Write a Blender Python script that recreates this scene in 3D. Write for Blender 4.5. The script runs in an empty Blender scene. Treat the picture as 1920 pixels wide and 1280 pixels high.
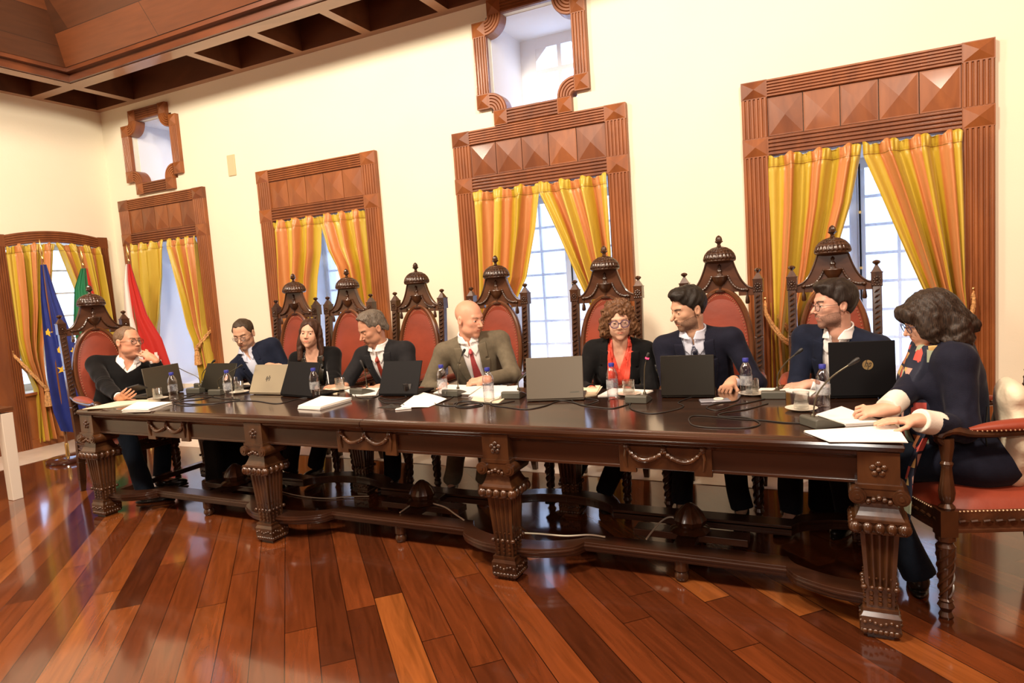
import bpy, bmesh, math, random
import numpy as np
from mathutils import Vector, Matrix, Euler
random.seed(7); rng = np.random.default_rng(7)
PI = math.pi
sc = bpy.context.scene
COL = sc.collection

# ------------------------------------------------------------------ camera
cam_d = bpy.data.cameras.new('camera'); cam = bpy.data.objects.new('camera', cam_d); COL.objects.link(cam)
yw, pt, rl = [math.radians(a) for a in (26.2, -5.19, -3.904)]
Fv = Vector((-math.sin(yw)*math.cos(pt), math.cos(yw)*math.cos(pt), math.sin(pt)))
R0 = Vector((math.cos(yw), math.sin(yw), 0)); U0 = R0.cross(Fv)
Rv = R0*math.cos(rl) + U0*math.sin(rl); Uv = -R0*math.sin(rl) + U0*math.cos(rl)
CAM = Vector((-.1604, -5.1717, 1.457))
m = Matrix.Identity(4)
for i in range(3):
    m[i][0] = Rv[i]; m[i][1] = Uv[i]; m[i][2] = -Fv[i]; m[i][3] = CAM[i]
cam.matrix_world = m
cam_d.sensor_width = 36; cam_d.lens = 1220/1920*36; cam_d.clip_start = .05
sc.camera = cam

# ------------------------------------------------------------------ world, lights, exposure
sc.view_settings.view_transform = 'Standard'; sc.view_settings.look = 'None'
sc.view_settings.gamma = 1; sc.view_settings.use_curve_mapping = False
sc.view_settings.exposure = EXPO = 0.62
world = bpy.data.worlds.new('overcast_sky'); sc.world = world; world.use_nodes = True
wn = world.node_tree.nodes; bgn = wn['Background']
bgn.inputs[0].default_value = (.56, .70, 1, 1); bgn.inputs[1].default_value = 3.0
def lamp(name, loc, power, size, col, shape='POINT', rot=None):
    d = bpy.data.lights.new(name, shape); d.energy = power; d.color = col
    if shape == 'POINT': d.shadow_soft_size = size
    else: d.size = size
    o = bpy.data.objects.new(name, d); o.location = loc; COL.objects.link(o)
    if rot: o.rotation_euler = rot
    return o
WARM = (1, .87, .69)
lamp('chandelier_light', (-5.4, -4.3, 4.75), 430, .35, WARM)
lamp('chandelier_light', (-2.2, -4.6, 4.75), 640, .35, WARM)
lamp('chandelier_light', (1.2, -4.6, 4.75), 430, .35, WARM)
# weak unseen lamp added beside the camera as a flash-like fill
fl = lamp('camera_fill', (-.1, -5.6, 2.1), 14, .5, (1, .93, .82), 'AREA')
fl.rotation_euler = (math.radians(80), 0, math.radians(26))

# ------------------------------------------------------------------ materials
MATS = {}
def nt(mat):
    mat.use_nodes = True
    return mat.node_tree
def N(t, typ, **kw):
    n = t.nodes.new(typ)
    for k, v in kw.items(): setattr(n, k, v)
    return n
def mat(name, col, rough=.5, metal=0, noise=0, scale=8, bump=0, bscale=40, spec=.5, sheen=0, trans=0, ior=1.45, coat=0, emis=None, est=0, stretch=None, alpha=1):
    if name in MATS: return MATS[name]
    M = bpy.data.materials.new(name); t = nt(M); b = t.nodes['Principled BSDF']
    c = tuple(col) + (1,)
    b.inputs['Base Color'].default_value = c; b.inputs['Roughness'].default_value = rough
    b.inputs['Metallic'].default_value = metal; b.inputs['Specular IOR Level'].default_value = spec
    b.inputs['IOR'].default_value = ior
    if sheen: b.inputs['Sheen Weight'].default_value = sheen; b.inputs['Sheen Roughness'].default_value = .4
    if trans: b.inputs['Transmission Weight'].default_value = trans
    if coat: b.inputs['Coat Weight'].default_value = coat; b.inputs['Coat Roughness'].default_value = .08
    if alpha < 1: b.inputs['Alpha'].default_value = alpha
    if emis: b.inputs['Emission Color'].default_value = tuple(emis)+(1,); b.inputs['Emission Strength'].default_value = est
    tc = N(t, 'ShaderNodeTexCoord'); mp = N(t, 'ShaderNodeMapping'); t.links.new(tc.outputs['Object'], mp.inputs[0])
    if stretch: mp.inputs['Scale'].default_value = stretch
    if noise:
        no = N(t, 'ShaderNodeTexNoise'); no.inputs['Scale'].default_value = scale; no.inputs['Detail'].default_value = 5
        t.links.new(mp.outputs[0], no.inputs['Vector'])
        r = N(t, 'ShaderNodeValToRGB'); r.color_ramp.elements[0].position = .3; r.color_ramp.elements[1].position = .7
        r.color_ramp.elements[0].color = tuple(max(0, x*(1-noise)) for x in col)+(1,)
        r.color_ramp.elements[1].color = tuple(min(1, x*(1+noise)) for x in col)+(1,)
        t.links.new(no.outputs['Fac'], r.inputs[0]); t.links.new(r.outputs[0], b.inputs['Base Color'])
    if bump:
        n2 = N(t, 'ShaderNodeTexNoise'); n2.inputs['Scale'].default_value = bscale; n2.inputs['Detail'].default_value = 4
        t.links.new(mp.outputs[0], n2.inputs['Vector'])
        bm_ = N(t, 'ShaderNodeBump'); bm_.inputs['Strength'].default_value = bump; bm_.inputs['Distance'].default_value = .02
        t.links.new(n2.outputs['Fac'], bm_.inputs['Height']); t.links.new(bm_.outputs[0], b.inputs['Normal'])
    MATS[name] = M
    return M

def floor_mat():
    M = bpy.data.materials.new('floor_planks'); t = nt(M); b = t.nodes['Principled BSDF']; L = t.links
    def mth(op, a, bb=None, c=None):
        n = N(t, 'ShaderNodeMath', operation=op)
        for i, v in enumerate((a, bb, c)):
            if v is None: continue
            if isinstance(v, (int, float)): n.inputs[i].default_value = v
            else: L.new(v, n.inputs[i])
        return n.outputs[0]
    tc = N(t, 'ShaderNodeTexCoord'); mp = N(t, 'ShaderNodeMapping'); mp.inputs['Rotation'].default_value = (0, 0, math.radians(-45))
    L.new(tc.outputs['Object'], mp.inputs[0])
    sp = N(t, 'ShaderNodeSeparateXYZ'); L.new(mp.outputs[0], sp.inputs[0])
    v = mth('DIVIDE', sp.outputs[0], .135); row = mth('FLOOR', v)
    w1 = N(t, 'ShaderNodeTexWhiteNoise', noise_dimensions='1D'); L.new(row, w1.inputs['W'])
    u = mth('ADD', mth('DIVIDE', sp.outputs[1], 1.5), mth('MULTIPLY', w1.outputs[0], 7.3)); cell = mth('FLOOR', u)
    cv = N(t, 'ShaderNodeCombineXYZ'); L.new(row, cv.inputs[0]); L.new(cell, cv.inputs[1])
    w2 = N(t, 'ShaderNodeTexWhiteNoise', noise_dimensions='2D'); L.new(cv.outputs[0], w2.inputs['Vector'])
    ra = N(t, 'ShaderNodeValToRGB'); e = ra.color_ramp.elements
    e[0].position = 0; e[0].color = (0.0527, 0.01364, 0.00496, 1); e[1].position = 1; e[1].color = (0.2604, 0.0837, 0.0186, 1)
    for p, c in ((.3, (0.093, 0.02232, 0.00682, 1)), (.6, (0.1302, 0.03224, 0.00868, 1)), (.85, (0.1736, 0.04836, 0.01178, 1))):
        x = e.new(p); x.color = c
    L.new(w2.outputs[0], ra.inputs[0])
    # grain stretched along the plank
    m2 = N(t, 'ShaderNodeMapping'); m2.inputs['Scale'].default_value = (26, 2.2, 1); L.new(mp.outputs[0], m2.inputs[0])
    ad = N(t, 'ShaderNodeVectorMath', operation='ADD'); L.new(m2.outputs[0], ad.inputs[0])
    sc3 = N(t, 'ShaderNodeVectorMath', operation='SCALE'); L.new(w2.outputs['Color'], sc3.inputs[0]); sc3.inputs[3].default_value = 30; L.new(sc3.outputs[0], ad.inputs[1])
    g = N(t, 'ShaderNodeTexNoise'); g.inputs['Scale'].default_value = 1; g.inputs['Detail'].default_value = 6; g.inputs['Distortion'].default_value = 1.2
    L.new(ad.outputs[0], g.inputs['Vector'])
    gr = N(t, 'ShaderNodeMapRange'); gr.inputs['From Min'].default_value = .3; gr.inputs['From Max'].default_value = .7; gr.inputs['To Min'].default_value = .72; gr.inputs['To Max'].default_value = 1.25
    L.new(g.outputs['Fac'], gr.inputs[0])
    mx = N(t, 'ShaderNodeVectorMath', operation='SCALE'); L.new(ra.outputs[0], mx.inputs[0]); L.new(gr.outputs[0], mx.inputs[3])
    fv = mth('FRACT', v); fu = mth('FRACT', u)
    s1 = mth('LESS_THAN', fv, .028); s2 = mth('LESS_THAN', fu, .003); s = mth('MAXIMUM', s1, s2)
    mc = N(t, 'ShaderNodeMix', data_type='RGBA'); L.new(s, mc.inputs['Factor']); L.new(mx.outputs[0], mc.inputs['A']); mc.inputs['B'].default_value = (.018, .005, .002, 1)
    L.new(mc.outputs['Result'], b.inputs['Base Color'])
    n3 = N(t, 'ShaderNodeTexNoise'); n3.inputs['Scale'].default_value = 2.2; n3.inputs['Detail'].default_value = 3; L.new(tc.outputs['Object'], n3.inputs['Vector'])
    rr = N(t, 'ShaderNodeMapRange'); rr.inputs['To Min'].default_value = .09; rr.inputs['To Max'].default_value = .19; L.new(n3.outputs['Fac'], rr.inputs[0]); L.new(rr.outputs[0], b.inputs['Roughness'])
    b.inputs['Coat Weight'].default_value = .5; b.inputs['Coat Roughness'].default_value = .07
    hh = mth('ADD', mth('MULTIPLY', s, -1.0), mth('MULTIPLY', w2.outputs[0], .35))
    hh = mth('ADD', hh, mth('MULTIPLY', n3.outputs['Fac'], .8))
    bu = N(t, 'ShaderNodeBump'); bu.inputs['Strength'].default_value = .16; bu.inputs['Distance'].default_value = .003; L.new(hh, bu.inputs['Height']); L.new(bu.outputs[0], b.inputs['Normal'])
    L.new(bu.outputs[0], b.inputs['Coat Normal'])
    MATS['floor'] = M
    return M

def wood(name, c0, c1, rough=.35, coat=.2, sc_=(1, 1, 1), scale=5, bump=.05):
    """streaky wood: grain runs along the axis with the smallest mapping scale"""
    if name in MATS: return MATS[name]
    M = bpy.data.materials.new(name); t = nt(M); b = t.nodes['Principled BSDF']; L = t.links
    tc = N(t, 'ShaderNodeTexCoord'); mp = N(t, 'ShaderNodeMapping'); mp.inputs['Scale'].default_value = sc_; L.new(tc.outputs['Object'], mp.inputs[0])
    oi = N(t, 'ShaderNodeObjectInfo')
    ad = N(t, 'ShaderNodeVectorMath', operation='ADD'); L.new(mp.outputs[0], ad.inputs[0])
    cb = N(t, 'ShaderNodeVectorMath', operation='SCALE'); cb.inputs[0].default_value = (13, 7, 5); L.new(oi.outputs['Random'], cb.inputs[3]); L.new(cb.outputs[0], ad.inputs[1])
    n = N(t, 'ShaderNodeTexNoise'); n.inputs['Scale'].default_value = scale; n.inputs['Detail'].default_value = 7; n.inputs['Distortion'].default_value = .8
    L.new(ad.outputs[0], n.inputs['Vector'])
    r = N(t, 'ShaderNodeValToRGB'); r.color_ramp.elements[0].position = .32; r.color_ramp.elements[1].position = .7
    r.color_ramp.elements[0].color = c0+(1,); r.color_ramp.elements[1].color = c1+(1,)
    L.new(n.outputs['Fac'], r.inputs[0]); L.new(r.outputs[0], b.inputs['Base Color'])
    b.inputs['Roughness'].default_value = rough
    if coat: b.inputs['Coat Weight'].default_value = coat; b.inputs['Coat Roughness'].default_value = .1
    if bump:
        bu = N(t, 'ShaderNodeBump'); bu.inputs['Strength'].default_value = bump; bu.inputs['Distance'].default_value = .01
        L.new(n.outputs['Fac'], bu.inputs['Height']); L.new(bu.outputs[0], b.inputs['Normal'])
    MATS[name] = M
    return M

# ------------------------------------------------------------------ mesh building
class MB:
    def __init__(s): s.v = []; s.f = []; s.mi = []; s.T = Matrix.Identity(4); s.m = 0
    def add(s, vs, fs):
        o = len(s.v); T = s.T
        s.v += [tuple(T @ Vector(p)) for p in vs]
        s.f += [tuple(i+o for i in f) for f in fs]; s.mi += [s.m]*len(fs)
    def box(s, x0, x1, y0, y1, z0, z1):
        s.add([(x0,y0,z0),(x1,y0,z0),(x1,y1,z0),(x0,y1,z0),(x0,y0,z1),(x1,y0,z1),(x1,y1,z1),(x0,y1,z1)],
              [(0,3,2,1),(4,5,6,7),(0,1,5,4),(1,2,6,5),(2,3,7,6),(3,0,4,7)])
    def frustum(s, cx, cy, z0, z1, w0, w1, d0=None, d1=None):
        d0 = w0 if d0 is None else d0; d1 = w1 if d1 is None else d1
        v = []
        for z, w, d in ((z0, w0, d0), (z1, w1, d1)):
            v += [(cx-w/2,cy-d/2,z),(cx+w/2,cy-d/2,z),(cx+w/2,cy+d/2,z),(cx-w/2,cy+d/2,z)]
        s.add(v, [(0,3,2,1),(4,5,6,7),(0,1,5,4),(1,2,6,5),(2,3,7,6),(3,0,4,7)])
    def lathe(s, prof, c=(0, 0, 0), n=20, axis='z', a0=0, a1=2*PI, rib=0, nr=0, cap=True):
        full = abs(a1-a0-2*PI) < 1e-6; k = n if full else n+1
        v = []
        for (r, h) in prof:
            for i in range(k):
                a = a0+(a1-a0)*i/n; rr = r*(1+rib*math.cos(nr*a)) if rib else r
                p = (rr*math.cos(a), rr*math.sin(a), h)
                if axis == 'y': p = (p[0], -h, p[1])
                elif axis == 'x': p = (h, p[0], p[1])
                v.append((c[0]+p[0], c[1]+p[1], c[2]+p[2]))
        f = []
        for j in range(len(prof)-1):
            for i in range(n):
                a = j*k+i; b = j*k+(i+1) % k
                f.append((a, b, b+k, a+k))
        if cap and full:
            f.append(tuple(range(k-1, -1, -1))); f.append(tuple(range((len(prof)-1)*k, len(prof)*k)))
        s.add(v, f)
    def tube(s, pts, r, n=8, closed=False, flat=1.0):
        P = [Vector(p) for p in pts]; L = len(P)
        rs = r if isinstance(r, (list, tuple)) else [r]*L
        up = Vector((0, 0, 1)); v = []; prev = None
        for i, p in enumerate(P):
            if closed: d = P[(i+1) % L]-P[i-1]
            else: d = P[min(i+1, L-1)]-P[max(i-1, 0)]
            d = d.normalized() if d.length > 1e-9 else Vector((0, 0, 1))
            if prev is None:
                a = up if abs(d.z) < .95 else Vector((1, 0, 0)); x = d.cross(a).normalized()
            else:
                x = prev-d*prev.dot(d); x = x.normalized() if x.length > 1e-6 else d.orthogonal().normalized()
            prev = x; y = d.cross(x)
            for k in range(n):
                a = 2*PI*k/n; v.append(tuple(p + x*math.cos(a)*rs[i] + y*math.sin(a)*rs[i]*flat))
        f = []
        for i in range(L if closed else L-1):
            for k in range(n):
                a = i*n+k; b = i*n+(k+1) % n; c = ((i+1) % L)*n
                f.append((a, b, c+(k+1) % n, c+k))
        if not closed: f.append(tuple(range(n-1, -1, -1))); f.append(tuple(range((L-1)*n, L*n)))
        s.add(v, f)
    def prism(s, poly, h0, h1, axis='y'):
        """poly of (a,b): axis y -> x,z plane between y=h0..h1; z -> x,y; x -> y,z"""
        def P(a, b, h): return {'y': (a, h, b), 'z': (a, b, h), 'x': (h, a, b)}[axis]
        n = len(poly)
        v = [P(a, b, h0) for a, b in poly]+[P(a, b, h1) for a, b in poly]
        f = [tuple(range(n)), tuple(range(2*n-1, n-1, -1))]
        f += [(i, i+n, (i+1) % n+n, (i+1) % n) for i in range(n)]
        s.add(v, f)
    def sphere(s, c, r, n=12, m=8, sx=1, sy=1, sz=1):
        v = [(c[0], c[1], c[2]+r*sz)]
        for j in range(1, m):
            t = PI*j/m
            for i in range(n):
                a = 2*PI*i/n; v.append((c[0]+r*sx*math.sin(t)*math.cos(a), c[1]+r*sy*math.sin(t)*math.sin(a), c[2]+r*sz*math.cos(t)))
        v.append((c[0], c[1], c[2]-r*sz)); f = []
        for i in range(n): f.append((0, 1+i, 1+(i+1) % n))
        for j in range(m-2):
            for i in range(n):
                a = 1+j*n+i; b = 1+j*n+(i+1) % n; f.append((a, a+n, b+n, b))
        e = len(v)-1
        for i in range(n): f.append((e, 1+(m-2)*n+(i+1) % n, 1+(m-2)*n+i))
        s.add(v, f)
    def grid(s, fn, nu, nv, closeu=False):
        """fn(u,v)->point for u,v in 0..1"""
        v = [fn(i/nu, j/nv) for j in range(nv+1) for i in range(nu+(0 if closeu else 1))]
        k = nu if closeu else nu+1
        f = [(j*k+i, j*k+(i+1) % k, (j+1)*k+(i+1) % k, (j+1)*k+i) for j in range(nv) for i in range(nu)]
        s.add(v, f)
    def build(s, name, mats, parent=None, smooth=True, bevel=0, solid=0, loc=None, rot=None, sharp=35, subsurf=0):
        me = bpy.data.meshes.new(name); me.from_pydata(s.v, [], s.f)
        if not isinstance(mats, (list, tuple)): mats = [mats]
        for m_ in mats: me.materials.append(m_)
        if len(mats) > 1: me.polygons.foreach_set('material_index', s.mi)
        bm = bmesh.new(); bm.from_mesh(me); bmesh.ops.recalc_face_normals(bm, faces=bm.faces)
        if smooth:
            for f_ in bm.faces: f_.smooth = True
            if sharp:
                lim = math.radians(sharp)
                for e in bm.edges:
                    if len(e.link_faces) == 2:
                        if e.link_faces[0].normal.length > 0 and e.calc_face_angle(0) > lim: e.smooth = False
        bm.to_mesh(me); bm.free(); me.update()
        o = bpy.data.objects.new(name, me); COL.objects.link(o)
        if parent: o.parent = parent
        if loc: o.location = loc
        if rot: o.rotation_euler = rot
        if bevel:
            b = o.modifiers.new('bevel', 'BEVEL'); b.width = bevel; b.segments = 2; b.limit_method = 'ANGLE'; b.angle_limit = math.radians(40)
        if solid:
            b = o.modifiers.new('solid', 'SOLIDIFY'); b.thickness = solid; b.offset = 0
        if subsurf:
            b = o.modifiers.new('sub', 'SUBSURF'); b.levels = subsurf; b.render_levels = subsurf
        return o
def empty(name, loc=(0, 0, 0), rz=0, parent=None):
    o = bpy.data.objects.new(name, None); o.empty_display_size = .05; COL.objects.link(o)
    o.location = loc; o.rotation_euler = (0, 0, rz)
    if parent: o.parent = parent
    return o
def tag(o, label, cat=None, group=None, kind=None):
    if label: o['label'] = label
    if cat: o['category'] = cat
    if group: o['group'] = group
    if kind: o['kind'] = kind
    return o
def struct(o, label=None):
    o['kind'] = 'structure'
    if label: o['label'] = label
    return o
def copy_tree(o, parent=None):
    c = o.copy(); COL.objects.link(c); c.parent = parent
    for ch in list(o.children): copy_tree(ch, c)
    return c
def cr(points, n=8, closed=False):
    """Catmull-Rom through points"""
    P = [Vector(p) for p in points]; out = []; L = len(P)
    for i in range(L if closed else L-1):
        p0 = P[i-1] if (closed or i > 0) else P[0]; p1 = P[i]; p2 = P[(i+1) % L]; p3 = P[(i+2) % L] if (closed or i+2 < L) else P[-1]
        for k in range(n):
            t = k/n; out.append(.5*((2*p1)+(p2-p0)*t+(2*p0-5*p1+4*p2-p3)*t*t+(3*p1-p0-3*p2+p3)*t**3))
    if not closed: out.append(P[-1])
    return out
def interp(x, xs, ys): return float(np.interp(x, xs, ys))
def text_obj(body, name, size, m_, parent, loc, rot, ext=.0005, align='CENTER'):
    cu = bpy.data.curves.new(name, 'FONT'); cu.body = body; cu.size = size; cu.extrude = ext; cu.align_x = align; cu.align_y = 'CENTER'
    o = bpy.data.objects.new(name, cu); COL.objects.link(o)
    bpy.context.view_layer.update()
    me = bpy.data.meshes.new_from_object(o); bpy.data.objects.remove(o)
    me.materials.clear(); me.materials.append(m_)
    o = bpy.data.objects.new(name, me); COL.objects.link(o); o.parent = parent; o.location = loc; o.rotation_euler = rot
    return o
def px(u, v, axis, val):
    """photo pixel -> place on the plane axis=val"""
    d = Fv+Rv*((u-960)/1220)-Uv*((v-640)/1220); i = 'xyz'.index(axis)
    return CAM+d*((val-CAM[i])/d[i])

M_wall = mat('wall_cream_plaster', (.84, .785, .62), .85, noise=.02, scale=1.5, bump=.04, bscale=60)
M_jamb = mat('white_plaster_reveal', (.82, .82, .84), .8)
M_white = mat('white_paint', (.85, .85, .86), .45)
M_marble = mat('pale_marble', (.72, .62, .52), .22, noise=.12, scale=3)
M_trim = wood('surround_mahogany', (.20, .058, .014), (.31, .098, .024), .42, .15, (1, 1, .25), 9)
M_trim2 = wood('surround_mahogany_dark', (.14, .038, .010), (.22, .066, .017), .42, .15, (1, 1, .25), 9)
M_ceil = wood('ceiling_board_wood', (.16, .05, .016), (.30, .10, .03), .45, .1, (.3, 1, 1), 5)
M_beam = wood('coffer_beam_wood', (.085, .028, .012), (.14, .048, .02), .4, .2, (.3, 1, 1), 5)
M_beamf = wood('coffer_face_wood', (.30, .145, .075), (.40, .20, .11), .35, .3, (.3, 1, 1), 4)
M_dark = wood('carved_dark_walnut', (.024, .0085, .0035), (.068, .025, .0085), .33, .35, (1, 1, .3), 14, .15)
M_table = wood('table_dark_mahogany', (.016, .006, .003), (.040, .014, .006), .16, .6, (.15, 1, 1), 7, .02)
M_apron = wood('table_apron_mahogany', (.020, .0065, .003), (.048, .016, .0065), .33, .35, (.15, 1, 1), 7, .04)
M_leather = mat('rust_red_leather', (.23, .036, .014), .5, noise=.18, scale=5, bump=.05, bscale=30, sheen=.15)
M_brass = mat('brass', (.75, .5, .2), .3, 1)
floor_mat()

def thin_glass(name, tint=(.96, .98, 1), k=1.0):
    M = bpy.data.materials.new(name); t = nt(M); o = t.nodes['Material Output']; a = N(t, 'ShaderNodeBsdfTransparent'); a.inputs[0].default_value = tuple(tint)+(1,)
    g = N(t, 'ShaderNodeBsdfGlossy'); g.inputs['Roughness'].default_value = .03; lw = N(t, 'ShaderNodeLayerWeight'); lw.inputs[0].default_value = .35
    m1 = N(t, 'ShaderNodeMath', operation='MULTIPLY'); m1.inputs[1].default_value = .55*k; t.links.new(lw.outputs['Facing'], m1.inputs[0]); m2 = N(t, 'ShaderNodeMath', operation='ADD'); m2.inputs[1].default_value = .05; t.links.new(m1.outputs[0], m2.inputs[0])
    mx = N(t, 'ShaderNodeMixShader'); t.links.new(m2.outputs[0], mx.inputs[0]); t.links.new(a.outputs[0], mx.inputs[1]); t.links.new(g.outputs[0], mx.inputs[2]); t.links.new(mx.outputs[0], o.inputs[0]); return M
# ================================================================== ROOM SHELL
XL, XR, YF, ZC = -8.04, 3.3, -9.2, 3.83
b = MB(); b.box(XL-.6, XR+.3, YF-.3, .5, -.1, 0); struct(b.build('floor', MATS['floor'], smooth=False), 'glossy red-brown floor of diagonal planks')
b = MB(); b.box(XL, XR, -.755, 0, 0, .004); b.box(XL, XL+.73, YF, -.755, 0, .004)
struct(b.build('trim_1', M_marble, smooth=False), 'pale stone border strip along the walls')

# tall windows: (x0, x1, z_top)
WIN = [(-7.846, -6.368, 2.743), (-5.548, -3.996, 2.787), (-3.143, -1.561, 2.797), (-.706, .80, 2.768)]
SIDE = .175
def holes_wall(name, axis, x0, x1, z0, z1, holes, t0, t1, m_):
    xs = sorted({x0, x1, *[h[0] for h in holes], *[h[1] for h in holes]}); b = MB()
    for a, c in zip(xs[:-1], xs[1:]):
        hs = sorted([(h[2], h[3]) for h in holes if h[0] <= a+1e-6 and h[1] >= c-1e-6]); z = z0
        for (p, q) in hs+[(z1, z1)]:
            if p > z+1e-6:
                if axis == 'y': b.box(a, c, t0, t1, z, p)
                else: b.box(t0, t1, a, c, z, p)
            z = max(z, q)
    return struct(b.build(name, m_, smooth=False))
QF = [(-7.15, 2.78, 3.74, .96), (-2.357, 2.80, 3.83, 1.02)]   # centre x, bottom, top, width of the overlights
holes = [(w[0]+SIDE, w[1]-SIDE, .52, w[2]-.535) for w in WIN]
holes += [(c-w/2+.118, c+w/2-.118, z0+.118, z1-.118) for c, z0, z1, w in QF]
holes_wall('wall_back', 'y', XL-.9, XR+.6, 0, 4.4, holes, 0, .85, M_wall)
LWH = (-1.23, -.24, .60, 2.24)
holes_wall('wall_left', 'x', YF, 0, 0, 4.4, [(LWH[0], LWH[1], .60, 2.26), (-3.0, -1.86, .60, 2.26)], XL-.5, XL, M_wall)
b = MB(); b.box(XR, XR+.3, YF, 0, 0, 6); struct(b.build('wall_right', M_trim2, smooth=False))
b = MB(); b.box(XL, XR, YF-.3, YF, 0, 6); struct(b.build('wall_front', M_trim2, smooth=False))
# baseboard in the back wall
b = MB(); b.box(XL, XR, -.018, 0, .004, .10); struct(b.build('baseboard_back', M_white, smooth=False))
b = MB(); b.box(XL, XL+.018, -.1, 0, .004, .10); struct(b.build('baseboard_left', M_white, smooth=False))
# wall plate
p = px(435, 310, 'y', 0); b = MB(); b.box(p.x-.055, p.x+.055, -.012, 0, p.z-.11, p.z+.11)
tag(b.build('wall_plate', mat('plate_beige', (.62, .50, .30), .5), bevel=.003), 'small beige blank plate on the cream wall between the two left windows', 'wall plate')

# ------------------------------------------------------------------ reeded surrounds
def reed(b, x0, x1, z0, z1, vertical, y0=-.035, n=6, dep=.012):
    """reeded board in the x,z plane standing proud of the wall"""
    L = 10*n; prof = []
    w = (x1-x0) if vertical else (z1-z0)
    for i in range(L+1):
        t = i/L; k = (t*n) % 1.0
        d = 0 if (k < .09 or k > .91) else min(1, math.sin((k-.09)/.82*PI)*1.8)
        prof.append((t*w, -dep*d))
    vs = []
    for (s_, d) in prof:
        if vertical: vs += [(x0+s_, y0+d, z0), (x0+s_, y0+d, z1)]
        else: vs += [(x0, y0+d, z0+s_), (x1, y0+d, z0+s_)]
    b.add(vs, [(2*i, 2*i+1, 2*i+3, 2*i+2) for i in range(L)])
    b.box(x0, x1, y0, 0, z0, z1)
def pyramid(b, x0, x1, z0, z1, y0=-.045, h=.024, rim=.006):
    b.box(x0, x1, y0, 0, z0, z1)
    a, c, d, e = x0+rim, x1-rim, z0+rim, z1-rim
    b.add([(a, y0, d), (c, y0, d), (c, y0, e), (a, y0, e), ((a+c)/2, y0-h, (d+e)/2)], [(0, 1, 4), (1, 2, 4), (2, 3, 4), (3, 0, 4)])
M_pane = bpy.data.materials.new('window_glass'); _t = nt(M_pane); _o = _t.nodes['Material Output']
_a = N(_t, 'ShaderNodeBsdfTransparent'); _a.inputs[0].default_value = (.93, .96, 1, 1); _g = N(_t, 'ShaderNodeBsdfGlossy'); _g.inputs['Roughness'].default_value = .02; _mx = N(_t, 'ShaderNodeMixShader'); _mx.inputs[0].default_value = .07
_t.links.new(_a.outputs[0], _mx.inputs[1]); _t.links.new(_g.outputs[0], _mx.inputs[2]); _t.links.new(_mx.outputs[0], _o.inputs[0])
M_sheer = mat('sheer_curtain_cloth', (.85, .88, .95), .9, alpha=.45)
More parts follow.
